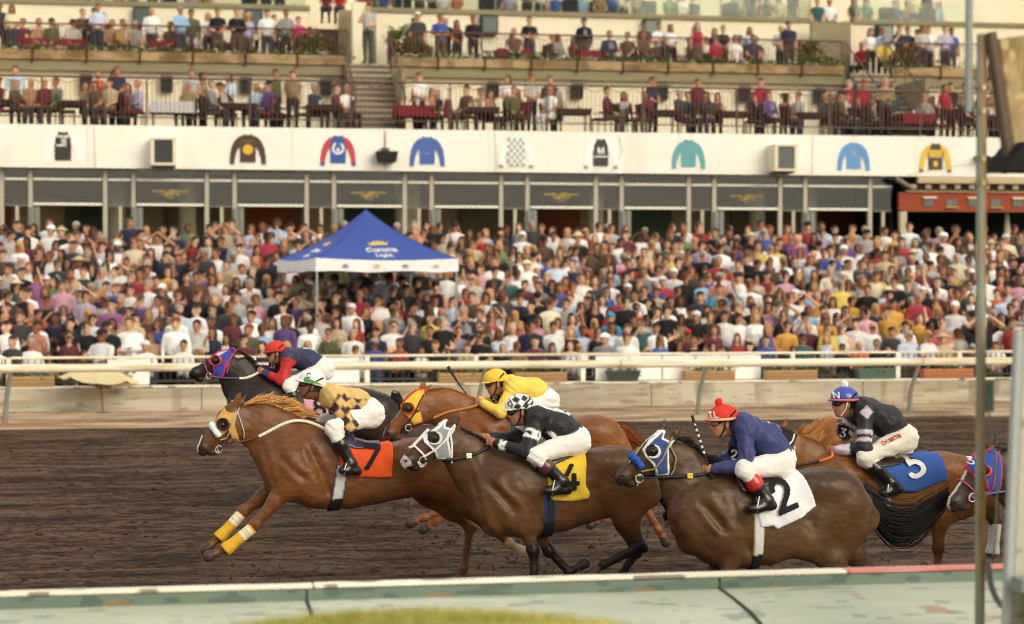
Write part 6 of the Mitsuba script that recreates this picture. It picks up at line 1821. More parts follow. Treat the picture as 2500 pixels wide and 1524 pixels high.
    '9': {'Y':16.084,'trunk':[(7.442,1.22,0.972),(7.556,1.325,0.828),(7.746,1.392,0.663),(8.013,1.406,0.596),(8.282,1.348,0.597),(8.552,1.343,0.662),(8.785,1.393,0.71),(8.98,1.372,0.741),(9.175,1.26,0.791),(9.273,1.096,0.879)],'neck':[((7.171,1.572),(7.201,1.225)),((7.348,1.548),(7.246,1.111)),((7.537,1.474),(7.329,1.01)),((7.708,1.411),(7.442,0.883)),((7.898,1.39),(7.594,0.72))],'poll':(7.051,1.574),'nose':(6.733,1.1),'chin':(6.886,1.019),'eye':(7.044,1.367),'legs':{'nf':[(7.739,0.88),(7.626,0.496),(7.514,0.253),(7.457,0.149)],'ff':[(7.847,0.836),(7.732,0.497),(7.905,0.295),(8.02,0.328)],'nh':[(8.807,0.963),(9.039,0.565),(8.807,0.322),(8.73,0.217)],'fh':[(9.035,0.919),(9.292,0.548),(9.272,0.257),(9.233,0.112)]},'hood':[(7.133,1.597),(7.047,1.545),(6.934,1.494),(6.897,1.407),(6.953,1.318),(7.047,1.298),(7.066,1.227),(7.111,1.173),(7.201,1.189),(7.216,1.401),(7.201,1.561)],'cloth':[(8.051,1.387),(8.436,1.345),(8.552,1.343),(8.552,1.056),(8.205,1.027),(8.09,1.173)],'mane':[(7.216,1.585),(7.367,1.555),(7.556,1.484),(7.746,1.414)],'ears':[(7.223,1.684),(7.103,1.643),(7.066,1.51),(7.201,1.543)],'eyehole':(7.037,1.378,0.043),'straps':[[(7.164,1.552),(7.134,1.377),(7.115,1.201),(6.966,1.152)],[(6.806,1.319),(6.873,1.283),(6.947,1.212)],[(6.91,1.118),(6.94,1.17),(6.969,1.117)],[(6.806,1.305),(6.754,1.226),(6.702,1.132)]],'rein':[(6.947,1.145),(7.096,1.177),(7.396,1.214),(7.773,1.295)],'girth':[(8.002,1.024),(8.115,1.022),(8.096,0.628),(8.002,0.631)],'num':(8.251,1.216,0.135)},
}
RIDER = {
    '7': {'Y':18.988,'cap':(1.521,18.988,2.068),'face':(1.5,18.968,1.968),'neck':(1.654,18.988,1.941),'sh':(1.706,18.818,1.919),'fsh':(1.709,19.158,1.924),'elb':(1.867,18.718,1.636),'hand':(1.708,18.848,1.544),'felb':(1.812,19.208,1.642),'fhand':(1.681,19.068,1.582),'mid':(1.918,18.988,1.931),'waist':(2.067,18.988,1.803),'hip':(2.064,18.888,1.731),'knee':(1.696,18.708,1.616),'fknee':(1.663,19.228,1.642),'ank':(1.864,18.688,1.283),'toe':(1.784,18.658,1.221),'heel':(1.926,18.688,1.204)},
    '8': {'Y':24.684,'cap':(1.522,24.684,2.178),'face':(1.536,24.664,2.042),'neck':(1.658,24.684,2.116),'sh':(1.687,24.514,2.072),'fsh':(1.68,24.854,2.09),'elb':(1.597,24.434,1.784),'hand':(1.345,24.584,1.9),'felb':(1.519,24.884,1.89),'fhand':(1.329,24.744,1.934),'mid':(1.896,24.684,2.135),'waist':(2.074,24.684,2.012),'hip':(2.106,24.584,1.904),'knee':(1.67,24.404,1.734),'fknee':(1.634,24.924,1.749),'ank':(1.788,24.384,1.453),'toe':(1.686,24.354,1.396),'heel':(1.838,24.384,1.372)},
    '5': {'Y':21.166,'cap':(3.672,21.166,1.961),'face':(3.691,21.146,1.847),'neck':(3.839,21.166,1.916),'sh':(3.853,20.996,1.875),'fsh':(3.878,21.336,1.889),'elb':(3.693,20.906,1.605),'hand':(3.489,21.066,1.699),'felb':(3.711,21.366,1.669),'fhand':(3.479,21.226,1.711),'mid':(4.083,21.166,1.9),'waist':(4.246,21.166,1.778),'hip':(4.226,21.066,1.704),'knee':(3.868,20.886,1.587),'fknee':(3.909,21.406,1.597),'ank':(4.034,20.866,1.301),'toe':(3.93,20.836,1.261),'heel':(4.088,20.866,1.243)},
    '4': {'Y':17.713,'cap':(3.292,17.713,1.887),'face':(3.307,17.693,1.78),'neck':(3.424,17.713,1.826),'sh':(3.437,17.543,1.789),'fsh':(3.457,17.883,1.788),'elb':(3.32,17.443,1.474),'hand':(3.026,17.593,1.554),'felb':(3.317,17.913,1.555),'fhand':(3.0,17.773,1.578),'mid':(3.637,17.713,1.775),'waist':(3.821,17.713,1.638),'hip':(3.799,17.613,1.534),'knee':(3.378,17.433,1.445),'fknee':(3.432,17.953,1.444),'ank':(3.643,17.413,1.207),'toe':(3.502,17.383,1.128),'heel':(3.688,17.413,1.125)},
    '2': {'Y':16.307,'cap':(4.803,16.307,1.861),'face':(4.812,16.287,1.723),'neck':(4.941,16.307,1.825),'sh':(4.954,16.137,1.781),'fsh':(5.014,16.477,1.784),'elb':(4.941,16.047,1.45),'hand':(4.648,16.207,1.409),'felb':(4.957,16.507,1.471),'fhand':(4.668,16.367,1.453),'mid':(5.166,16.307,1.745),'waist':(5.313,16.307,1.553),'hip':(5.266,16.207,1.444),'knee':(4.913,16.027,1.425),'fknee':(4.933,16.547,1.447),'ank':(5.107,16.007,1.161),'toe':(4.969,15.977,1.095),'heel':(5.15,16.007,1.112)},
    '3': {'Y':17.581,'cap':(6.351,17.581,1.933),'face':(6.352,17.561,1.798),'neck':(6.499,17.581,1.871),'sh':(6.5,17.411,1.821),'fsh':(6.586,17.751,1.821),'elb':(6.458,17.321,1.466),'hand':(6.196,17.481,1.441),'felb':(6.403,17.781,1.544),'fhand':(6.225,17.641,1.458),'mid':(6.748,17.581,1.792),'waist':(6.909,17.581,1.633),'hip':(6.894,17.481,1.537),'knee':(6.451,17.301,1.385),'fknee':(6.588,17.821,1.376),'ank':(6.704,17.281,1.149),'toe':(6.621,17.251,1.06),'heel':(6.776,17.281,1.088)},
    '9': {'Y':16.084,'cap':(7.784,16.084,1.872),'face':(7.793,16.064,1.749),'neck':(7.937,16.084,1.824),'sh':(7.909,15.914,1.779),'fsh':(8.051,16.254,1.775),'elb':(7.921,15.824,1.448),'hand':(7.736,15.984,1.331),'felb':(8.035,16.284,1.477),'fhand':(7.775,16.144,1.351),'mid':(8.186,16.084,1.742),'waist':(8.359,16.084,1.561),'hip':(8.326,15.984,1.463),'knee':(7.874,15.804,1.416),'fknee':(8.094,16.324,1.401),'ank':(8.089,15.784,1.151),'toe':(7.942,15.754,1.077),'heel':(8.146,15.784,1.09)},
}

# ------------------------------------------------------------------ horse building
TRUNK, NECK, HEAD, LEG = 1, 2, 3, 4


def resample(pts, n):
    p = np.array(pts, float)
    d = np.r_[0, np.cumsum(np.linalg.norm(np.diff(p, axis=0), axis=1))]
    t = np.linspace(0, d[-1], n)
    return np.stack([np.interp(t, d, p[:, k]) for k in range(p.shape[1])], 1)


def smooth_line(pts, n):
    from scipy.interpolate import PchipInterpolator
    p = np.array(pts, float)
    d = np.r_[0, np.cumsum(np.linalg.norm(np.diff(p, axis=0), axis=1))]
    return PchipInterpolator(d, p, axis=0)(np.linspace(0, d[-1], n))


def on_surface(body, xz, Y, side=-1, lift=0.0, tags=None, deep=0.55, hits=False):
    """Points of the body's near (side -1) or far surface at the given x, z; None entries fall back on the mid plane."""
    xz = np.asarray(xz, float)
    ys = Y + side * np.linspace(deep, -0.05, 90)
    q = np.stack([np.repeat(xz[:, 0], 90), np.tile(ys, len(xz)), np.repeat(xz[:, 1], 90)], 1)
    d = body.field(q, tags=tags).reshape(len(xz), 90) - lift
    out = []
    for i in range(len(xz)):
        j = np.nonzero(d[i] < 0)[0]
        if len(j) == 0:
            if hits:
                continue
            out.append(np.array([xz[i, 0], ys[int(np.argmin(d[i]))], xz[i, 1]]))
            continue
        j = j[0]
        t = 1.0 if j == 0 else d[i, j - 1] / (d[i, j - 1] - d[i, j])
        y = ys[j] if j == 0 else ys[j - 1] + t * (ys[j] - ys[j - 1])
        out.append(np.array([xz[i, 0], y, xz[i, 1]]))
    return np.array(out)


def skin_normals(body, v, grow_tags=None, e=0.006):
    n = np.zeros_like(v)
    for k in range(3):
        d = np.zeros(3)
        d[k] = e
        n[:, k] = body.field(v + d, tags=grow_tags) - body.field(v - d, tags=grow_tags)
    return n / (np.linalg.norm(n, axis=1, keepdims=True) + 1e-9)


def fix(m):
    """Surface nets can face inwards; turn outwards."""
    if m.volume < 0:
        m.invert()
    return m


def horse_body(h):
    b = Body()
    Y = h['Y']
    tr = h['trunk']
    ax = [(x, (a + c) / 2) for x, a, c in tr]
    hh = [(a - c) / 2 for x, a, c in tr]
    s = np.linspace(0, 1, len(tr))
    wid = np.interp(s, [0, 0.1, 0.22, 0.35, 0.5, 0.62, 0.71, 0.84, 0.94, 1], [0.14, 0.20, 0.232, 0.232, 0.25, 0.232, 0.192, 0.24, 0.21, 0.13])
    b.loft(ax, hh, hh, wid, 0.10, TRUNK, Y, (0.05, 0.05), 2.75)
    nk = h['neck']
    ax = [((a[0] + c[0]) / 2, (a[1] + c[1]) / 2) for a, c in nk]
    hh = [math.hypot(a[0] - c[0], a[1] - c[1]) / 2 for a, c in nk]
    b.loft(ax, hh, hh, [0.072, 0.078, 0.095, 0.125, 0.165], 0.09, NECK, Y, (0.05, 0.10), 2.0)
    # shoulder and breast masses
    x0 = tr[0][0]
    for sg_ in (-1, 1):
        b.egg((x0 + 0.15, Y + sg_ * 0.10, (tr[1][1] * 0.45 + tr[1][2] * 0.55)), (0.16, 0.09, 0.2), 0.10, TRUNK)
        b.egg((x0 + 0.34, Y + sg_ * 0.185, tr[2][1] * 0.42 + tr[2][2] * 0.58), (0.13, 0.07, 0.27), 0.10, TRUNK, rot=np.array([[math.cos(0.5), 0, -math.sin(0.5)], [0, 1, 0], [math.sin(0.5), 0, math.cos(0.5)]]))
    xe = tr[-1][0]
    for sg_ in (-1, 1):
        yy = Y + sg_ * 0.25
        b.bone((x0 + 0.40, yy, tr[3][1] - 0.20), (x0 + 0.56, yy - sg_ * 0.02, tr[3][2] + 0.16), 0.010, 0.014, 0.08, (1, 1, 1), TRUNK, sign=-1)
        b.bone((x0 + 0.10, Y + sg_ * 0.235, tr[1][1] - 0.10), (x0 + 0.32, Y + sg_ * 0.262, tr[2][2] + 0.24), 0.008, 0.010, 0.08, (1, 1, 1), TRUNK, sign=-1)
        b.egg((tr[-4][0], Y + sg_ * 0.15, tr[-4][1] - 0.13), (0.24, 0.12, 0.13), 0.08, TRUNK)
        b.bone((xe - 0.58, Y + sg_ * 0.25, tr[-4][2] + 0.26), (xe - 0.52, Y + sg_ * 0.22, tr[-4][2] + 0.02), 0.022, 0.034, 0.09, (1, 1, 1), TRUNK, sign=-1)
        b.bone((xe - 0.10, Y + sg_ * 0.25, tr[-2][1] - 0.12), (xe - 0.17, Y + sg_ * 0.24, tr[-2][2] - 0.02), 0.012, 0.018, 0.05, (1, 1, 1), LEG, sign=-1)
    # head: profile measured down from the line poll - nose
    P0, P1 = np.array(h['poll']), np.array(h['nose'])
    L = np.linalg.norm(P1 - P0)
    u = (P1 - P0) / L
    ven = np.array([-u[1], u[0]])
    if ven[1] > 0:
        ven = -ven
    t = np.array([0.0, 0.10, 0.26, 0.40, 0.54, 0.68, 0.80, 0.92, 1.0])
    dep = np.array([0.22, 0.262, 0.298, 0.292, 0.245, 0.196, 0.170, 0.168, 0.135]) * L / 0.6
    dor = np.array([-0.005, 0.012, 0.020, 0.012, 0.0, -0.004, 0.0, 0.006, -0.012])
    w = np.array([0.070, 0.086, 0.094, 0.084, 0.062, 0.052, 0.049, 0.054, 0.040])
    axh = [tuple(P0 + u * L * a + ven * (d / 2 - o / 2)) for a, d, o in zip(t, dep, dor)]
    b.loft(axh, (dep + dor) / 2, (dep + dor) / 2, w, 0.04, HEAD, Y, (0.04, 0.035), 2.25)

    def hp(a, d, y):
        q = P0 + u * L * a + ven * d
        return (q[0], Y + y, q[1])
    for s_ in (-1, 1):
        b.egg(hp(0.32, 0.20, s_ * 0.064), (0.095, 0.030, 0.09), 0.03, HEAD)
        b.egg(hp(0.33, 0.058, s_ * 0.074), (0.045, 0.03, 0.032), 0.03, HEAD)
        b.bone(hp(0.40, 0.085, s_ * 0.068), hp(0.66, 0.08, s_ * 0.046), 0.014, 0.010, 0.03, (1, 1, 1), HEAD)
        b.egg(hp(0.93, 0.045, s_ * 0.048), (0.036, 0.016, 0.03), 0.02, HEAD)
        b.egg(hp(0.945, 0.048, s_ * 0.067), (0.020, 0.016, 0.013), 0.012, HEAD, sign=-1)
    b.egg(hp(0.90, 0.165, 0), (0.05, 0.036, 0.028), 0.03, HEAD)
    b.bone(hp(0.99, 0.115, -0.08), hp(0.99, 0.115, 0.08), 0.006, 0.006, 0.008, (1, 1, 1), HEAD, sign=-1)
    if 'ears' in h:
        for tip, base, y in ((h['ears'][0], h['ears'][3], 0.05), (h['ears'][1], h['ears'][2], -0.05)):
            tip, base = np.array(tip), np.array(base)
            o = (tip - base) * 1.2
            q = lambda s_, k_: (base[0] + o[0] * s_ - o[1] * k_, Y + y * (1 + 0.5 * s_), base[1] + o[1] * s_ + o[0] * k_)
            b.bone(q(-0.1, 0), q(0.4, -0.06), 0.022, 0.034, 0.015, (1, 0.62, 1), HEAD)
            b.bone(q(0.4, -0.06), q(0.98, 0), 0.034, 0.004, 0.01, (1, 0.62, 1), HEAD)
            b.bone(q(0.2, 0.0) + np.array([0, np.sign(y) * 0.024, 0]), q(0.7, 0.0) + np.array([0, np.sign(y) * 0.022, 0]), 0.012, 0.006, 0.008, (1, 1, 1), HEAD, sign=-1)
    # legs
    lg = {}
    for nm, pts in h['legs'].items():
        s_ = -1 if nm[0] == 'n' else 1
        fore = nm[1] == 'f'
        off = 0.135 if fore else 0.125
        q = [np.array([p[0], Y + s_ * off, p[1]]) for p in pts]
        lg[nm] = q
        a, k, f, o = q
        if fore:
            top = np.array([a[0] + 0.02, Y + s_ * 0.15, a[2] + 0.16])
            b.bone(top, a, 0.135, 0.108, 0.07, (1, 0.72, 1), LEG)
            m = a + 0.45 * (k - a)
            b.bone(a, m, 0.108, 0.075, 0.05, (1, 0.8, 1), LEG)
            b.bone(m, k, 0.075, 0.048, 0.03, (1, 0.85, 1), LEG)
        else:
            cr = tr[-4]
            top = np.array([cr[0] + 0.12, Y + s_ * 0.13, cr[1] * 0.62 + cr[2] * 0.38])
            b.bone(top, a, 0.22, 0.165, 0.07, (1, 0.62, 1), LEG)
            bt = np.array([tr[-1][0] - 0.08, Y + s_ * 0.11, tr[-1][1] * 0.5 + tr[-1][2] * 0.5])
            b.bone(bt, a + 0.55 * (k - a), 0.12, 0.068, 0.08, (1, 0.6, 1), LEG)
            m = a + 0.5 * (k - a)
            b.bone(a, m, 0.145, 0.098, 0.06, (1, 0.62, 1), LEG)
            b.bone(m, k, 0.094, 0.046, 0.04, (1, 0.75, 1), LEG)
            dk = (k - a) / np.linalg.norm(k - a)
            b.bone(k, k + dk * 0.05 + np.array([0.02, 0, 0.01]), 0.036, 0.026, 0.03, (1, 0.8, 1), LEG)
        b.egg(k, (0.054, 0.046, 0.060), 0.03, LEG)
        b.bone(k, f, 0.040, 0.034, 0.03, (1, 0.8, 1), LEG)
        d = (f - k) / np.linalg.norm(f - k)
        back = np.array([-d[2], 0, d[0]])
        back = back if back[0] > 0 else -back
        b.bone(k + back * 0.022 + d * 0.06, f + back * 0.018, 0.022, 0.026, 0.02, (1, 0.8, 1), LEG)
        b.egg(f, (0.046, 0.040, 0.048), 0.02, LEG)
        d2 = (o - f) / max(np.linalg.norm(o - f), 0.05)
        b.bone(f, f + d2 * 0.09, 0.037, 0.036, 0.02, (1, 0.9, 1), LEG)
        lg[nm + 'd'] = d2
        # hoof: widening cone with a flat sole
        b.bone(f + d2 * 0.105, f + d2 * 0.165, 0.047, 0.056, 0.008, (1, 0.95, 1), LEG)
    return b, hp, (P0, P1, u, ven, L), lg


def strand_mesh(roots, dirs, lens, rads, droop, rng_, colour, seg_n=5, wild=0.25):
    """Locks of hair: thin tapered ribs that bend as they flow."""
    v, f, c = [], [], []
    for r, d, L, ra in zip(roots, dirs, lens, rads):
        p = np.array(r, float)
        d = np.array(d, float)
        d /= np.linalg.norm(d)
        w = rng_.normal(0, wild, 3)
        ring = []
        k0 = len(v)
        col = np.array(colour) * rng_.uniform(0.7, 1.3)
        for i in range(seg_n):
            s = i / (seg_n - 1)
            rad = ra * (1 - s) ** 0.7 + 0.0012
            side = np.cross(d, [0, 0, 1.0])
            side /= np.linalg.norm(side) + 1e-9
            upv = np.cross(side, d)
            for a in range(3):
                v.append(p + rad * (math.cos(a * 2.1) * side * 0.7 + math.sin(a * 2.1) * upv))
                c.append(col * (0.85 + 0.3 * s))
            d = d + (w * 0.5 + np.array(droop)) / seg_n
            d /= np.linalg.norm(d)
            p = p + d * L / (seg_n - 1)
        for i in range(seg_n - 1):
            for a in range(3):
                x0, x1 = k0 + i * 3 + a, k0 + i * 3 + (a + 1) % 3
                f += [[x0, x1, x1 + 3], [x0, x1 + 3, x0 + 3]]
    return tm(v, f), np.array(c)


def mirror(m, Y):
    q = m.copy()
    q.vertices[:, 1] = 2 * Y - q.vertices[:, 1]
    q.faces = q.faces[:, ::-1]
    return q


def paint_coat(v, h, coat, frame, lg, tagw):
    P0, P1, u, ven, L = frame
    Y = h['Y']
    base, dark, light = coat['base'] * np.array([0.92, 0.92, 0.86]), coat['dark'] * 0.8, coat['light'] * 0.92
    n1 = meshkit.fbm(v * np.array([2.2, 2.2, 2.6]) + 3.1, 3, 4)[:, None]
    n2 = meshkit.fbm(v * np.array([14, 30, 40]) + 1.7, 3, 9)[:, None]
    c = base * (0.45 + 1.1 * n1)
    c = c * (0.5 + 1.0 * n2)
    n3 = meshkit.fbm(v * np.array([60, 60, 110]) + 5.7, 2, 19)[:, None]
    c = c * (0.7 + 0.6 * n3)
    tr = h['trunk']
    xs = np.array([t[0] for t in tr])
    zt = np.interp(v[:, 0], xs, [t[1] for t in tr])
    zb = np.interp(v[:, 0], xs, [t[2] for t in tr])
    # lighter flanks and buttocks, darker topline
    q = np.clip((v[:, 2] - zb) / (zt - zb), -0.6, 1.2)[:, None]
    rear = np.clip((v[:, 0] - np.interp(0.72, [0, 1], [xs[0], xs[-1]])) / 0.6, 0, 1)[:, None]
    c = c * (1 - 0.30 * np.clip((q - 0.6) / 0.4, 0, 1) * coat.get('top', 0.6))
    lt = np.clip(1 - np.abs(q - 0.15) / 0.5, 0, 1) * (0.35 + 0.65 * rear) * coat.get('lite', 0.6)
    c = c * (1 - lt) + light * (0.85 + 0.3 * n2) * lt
    # muzzle
    s = (((v[:, [0, 2]] - P0) @ u) / L)[:, None]
    near_head = (tagw == HEAD)[:, None]
    mz = np.clip((s - 0.74) / 0.16, 0, 1) * near_head * coat.get('muzzle', 0.8)
    c = c * (1 - mz) + dark * mz
    d = ((v[:, [0, 2]] - P0) @ ven)[:, None]
    if 'blaze' in coat:
        a, wd = coat['blaze']
        bl = (np.abs(v[:, 1:2] - Y) < wd) & (s > a) & (d < 0.06) & near_head
        c = np.where(bl, lin(226, 218, 204), c)
    if coat.get('snip'):
        bl = (s > 0.90) & near_head & (d < 0.10) & (meshkit.fbm(v * 30, 2, 3)[:, None] > 0.36)
        c = np.where(bl, lin(206, 192, 184), c)
    mouth = (np.abs(d - (0.115 + 0.02 * (1 - s))) < 0.007) & (s > 0.8) & near_head
    c = np.where(mouth, c * 0.4, c)
    nost = (np.abs(s - 0.945) < 0.035) & (np.abs(d - 0.048) < 0.016) & near_head & (np.abs(v[:, 1:2] - Y) > 0.03)
    c = np.where(nost, lin(48, 30, 30), c)
    if 'eyehole' in h:   # dark skin round the eye, with the blinker cup shade painted in
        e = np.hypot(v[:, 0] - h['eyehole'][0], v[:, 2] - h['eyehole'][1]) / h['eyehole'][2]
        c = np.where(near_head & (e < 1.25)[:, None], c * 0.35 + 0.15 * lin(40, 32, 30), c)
    # points: dark lower legs, hooves
    for nm, pts in lg.items():
        if nm.endswith('d'):
            continue
        a, k, f, o = pts
        t, dd = seg(v, k, f)
        near = (np.linalg.norm(dd, axis=1) < 0.075) & (np.abs(v[:, 1] - k[1]) < 0.11) & (tagw == LEG)
        pt = coat.get('points', 0.0)
        if pt:
            c = np.where(near[:, None], c * (1 - pt) + dark * pt, c)
            t2, d2 = seg(v, a, k)
            g = np.clip((t2 - 0.72) / 0.28, 0, 1) * (np.linalg.norm(d2, axis=1) < 0.09) * (tagw == LEG) * pt
            c = c * (1 - g[:, None]) + dark * g[:, None]
        t3, d3 = seg(v, f, f + lg[nm + 'd'] * 0.2)
        hoof = (t3 > 0.48) & (np.linalg.norm(d3, axis=1) < 0.1) & (np.abs(v[:, 1] - f[1]) < 0.1)
        c = np.where(hoof[:, None], lin(70, 58, 50) if nm not in coat.get('white_hoof', ()) else lin(190, 166, 134), c)
        if nm in coat.get('sock', ()):
            c = np.where(((t3 <= 0.48) & (np.linalg.norm(d3, axis=1) < 0.06))[:, None], lin(190, 150, 110), c)
    return np.clip(c, 0.003, 0.9)


def build_horse(num, label, coat, tack):
    h = HORSE[num]
    Y = h['Y']
    b, hp, frame, lg = horse_body(h)
    P0, P1, u, ven, L = frame
    rg = np.random.default_rng(int(num) + 40)
    t = thing('horse', label, 'horse', 'racehorses galloping on the dirt track')
    m = fix(b.mesh(0.016))
    v = np.array(m.vertices)
    n = skin_normals(b, v)
    # veins, folds and muscle relief
    amp = 0.0045 * (meshkit.fbm(v * np.array([6, 6, 9.0]), 3, 5) - 0.5) * 2 + 0.0026 * (meshkit.fbm(v * np.array([26, 26, 34.0]), 2, 8) - 0.5) * 2
    # skin folds running down and back across the shoulder, ribs along the barrel
    a_ = v[:, 0] * 0.80 + v[:, 2] * 0.55
    w1 = meshkit.fbm(v * 3.0, 2, 21)
    x0 = h['trunk'][0][0]
    zone = np.exp(-((v[:, 0] - x0 - 0.30) / 0.28) ** 2)
    amp = amp + 0.0055 * zone * np.sin(46 * a_ + 14 * w1) * np.clip(2.4 * w1 - 0.7, 0, 1)
    rib = np.exp(-((v[:, 0] - x0 - 1.0) / 0.28) ** 2) * np.clip((np.abs(v[:, 1] - Y) - 0.16) / 0.08, 0, 1)
    amp = amp + 0.0022 * rib * np.sin(75 * (v[:, 0] * 0.95 - v[:, 2] * 0.3) + 4 * w1)
    amp = amp + 0.009 * (meshkit.fbm(v * np.array([3.4, 3.4, 5.0]) + 9, 2, 31) - 0.5)
    v = v + n * amp[:, None]
    _, who = b.field(v, labels=True)
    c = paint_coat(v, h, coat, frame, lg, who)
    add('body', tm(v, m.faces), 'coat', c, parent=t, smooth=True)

    # mane and tail
    if 'mane' in h:
        top = smooth_line([a for a, _ in h['neck']][:4], 60)
        hair = smooth_line(h['mane'], 60)
        N = tack.get('mane_n', 210)
        ti = np.sort(rg.uniform(0.0, 1.0, N))
        ri = ti * 59
        r2 = np.stack([np.interp(ri, np.arange(60), top[:, k]) for k in (0, 1)], 1)
        e2 = np.stack([np.interp(np.clip(ri + 5, 0, 59), np.arange(60), hair[:, k]) for k in (0, 1)], 1)
        roots = np.stack([r2[:, 0], Y + rg.normal(0, 0.014, N), r2[:, 1] - 0.012], 1)
        dd = e2 - r2
        ln = np.clip(np.linalg.norm(dd, axis=1) * 1.15 * tack.get('mane_len', 1.0), 0.07, 0.30) * rg.uniform(0.75, 1.25, N)
        dirs = np.stack([np.maximum(dd[:, 0], 0.03) + 0.05, rg.normal(-0.01, 0.035, N), dd[:, 1] + tack.get('mane_up', 0.02)], 1)
        mm, mc = strand_mesh(roots, dirs, ln, rg.uniform(0.006, 0.012, N), (0.5, -0.1, tack.get('mane_droop', -0.55)), rg, coat['mane'], 5, tack.get('mane_wild', 0.25))
        add('mane', mm, 'coat', mc, parent=t, smooth=True)
    if 'tail' in h:
        line = smooth_line(h['tail'], 24)
        dock = (h['trunk'][-1][0] - 0.04, h['trunk'][-1][1] * 0.86 + h['trunk'][-1][2] * 0.14)
        N = tack.get('tail_n', 130)
        vs, fs, cs, o = [], [], [], 0
        spread = tack.get('tail_w', 0.07)
        core = smooth_line([[dock[0], dock[1]]] + [list(q) for q in line[3::4]], 14)
        tt = np.linspace(0, 1, 14)
        tc = tube(np.stack([core[:, 0], 0 * tt + Y, core[:, 1]], 1), 0.03 + spread * 0.6 * np.sin(np.clip(tt * 0.95 + 0.12, 0, 1) * PI) ** 0.8, 14)
        cv = np.array(tc.vertices)
        cv += 0.35 * spread * (meshkit.fbm(cv * np.array([5, 22, 22.0]), 2, 4)[:, None] - 0.5) * np.array([0.3, 1, 1])
        vs, fs, o = [cv], [tc.faces], len(cv)
        cs = [np.tile(coat['tail'], (o, 1)) * (0.6 + 0.8 * meshkit.fbm(cv * np.array([4, 40, 40.0]), 2, 2))[:, None]]
        for i in range(N):
            off = rg.normal(0, 0.8, 2)
            ln = rg.uniform(0.8, 1.08)
            ph = rg.uniform(0, 6)
            q = [[dock[0], Y, dock[1]]]
            for k in range(1, 12):
                s = k / 11
                w = spread * (0.3 + 0.9 * math.sin(PI * min(s * 0.75 + 0.1, 1)))
                p = line[min(23, int(23 * s * ln))]
                q.append([p[0] + 0.3 * off[0] * w, Y + off[0] * w * 0.9 + 0.01 * math.sin(5 * s + ph), p[1] + off[1] * w + 0.012 * math.sin(6 * s + ph)])
            tb = tube(smooth_line(q, 12), np.linspace(0.008, 0.0015, 12), 3, cap=False)
            vs.append(tb.vertices)
            fs.append(tb.faces + o)
            o += len(tb.vertices)
            cs.append(np.tile(coat['tail'] * rg.uniform(0.55, 1.5), (len(tb.vertices), 1)))
        add('tail', tm(np.vstack(vs), np.vstack(fs)), 'cloth', np.vstack(cs), parent=t, smooth=True)

    # eyes
    ex = np.array([h['eye']])
    for side in (-1, 1):
        p = on_surface(b, ex, Y, side, tags={HEAD})[0]
        add('eye', ball(p + np.array([0, -side * 0.012, 0]), 0.027, 2, (1.1, 0.8, 0.95)), 'gloss', lin(26, 18, 14), parent=t, smooth=True)

    # blinker hood
    if 'hood' in h:
        pf = poly_field(h['hood'])
        ec = h['eyehole']
        eh = h.get('earhole', [])

        def cut(X, _, Z):
            d = pf(X, Z)
            d = np.maximum(d, ec[2] - np.hypot(X - ec[0], Z - ec[1]))
            for e in eh:
                d = np.maximum(d, 0.05 - np.hypot((X - e[0]) * 0.8, Z - e[1]))
            return d
        hx = np.array(h['hood'])
        lo = np.array([hx[:, 0].min(), Y - 0.16, hx[:, 1].min()])
        hi = np.array([hx[:, 0].max(), Y + 0.16, hx[:, 1].max()])
        hm = fix(b.mesh(0.009, grow=0.010, tags={HEAD, NECK}, cut=cut, bounds=(lo, hi)))
        hv = np.array(hm.vertices)
        dd = pf(hv[:, 0], hv[:, 2])
        ed = np.hypot(hv[:, 0] - ec[0], hv[:, 2] - ec[1]) - ec[2]
        col = np.tile(tack['hood'], (len(hv), 1)) * (0.85 + 0.3 * meshkit.fbm(hv * 22, 3, 2))[:, None]
        trim = dd > -tack.get('trim_w', 0.014)
        col[trim] = tack['trim']
        if tack.get('hood_ring'):
            col[ed < 0.02] = tack['trim']
        if 'hood_top' in tack:
            d0 = ((hv[:, [0, 2]] - P0) @ ven)
            col[(d0 < 0.03) & ~trim] = tack['hood_top']
        hv = hv + (skin_normals(b, hv, {HEAD, NECK}) * (0.004 * (meshkit.fbm(hv * 18, 2, 6) - 0.5))[:, None])
        add('blinker_hood', tm(hv, hm.faces), 'cloth', col, parent=t, smooth=True)
        for side in (-1, 1):
            cp = on_surface(b, np.array([ec[:2]]), Y, side, 0.012, {HEAD})[0]
            th = np.linspace(-2.2, 1.35, 22) if tack.get('cup', 1) == 1 else np.linspace(-PI, PI, 28)
            arc = np.stack([cp[0] + (ec[2] + 0.002) * np.cos(th), cp[1] + side * 0.018 * np.clip(np.cos(th) + 0.5, 0, 1.4), cp[2] + (ec[2] + 0.002) * np.sin(th)], 1)
            add('blinker_cup', tube(arc, 0.5 * 0.026 * np.clip(1.15 - np.abs(th - th.mean()) / 2.6, 0.4, 1), 8), 'gloss', tack['cup_col'], parent=t, smooth=True)
        if 'hood_text' in tack:
            tx, hx_, hz_, hh_ = tack['hood_text']
            lm = lettering(tx, hh_, 0.004).subdivide_to_size(0.03)
            xz = np.stack([lm.vertices[:, 0] + hx_, lm.vertices[:, 2] + hz_], 1)
            pv = on_surface(b, xz, Y, -1, 0.012, {HEAD})
            pv[:, 1] += lm.vertices[:, 1] - 0.001
            add('hood_print', tm(pv, lm.faces), 'cloth', lin(236, 234, 232), parent=t)

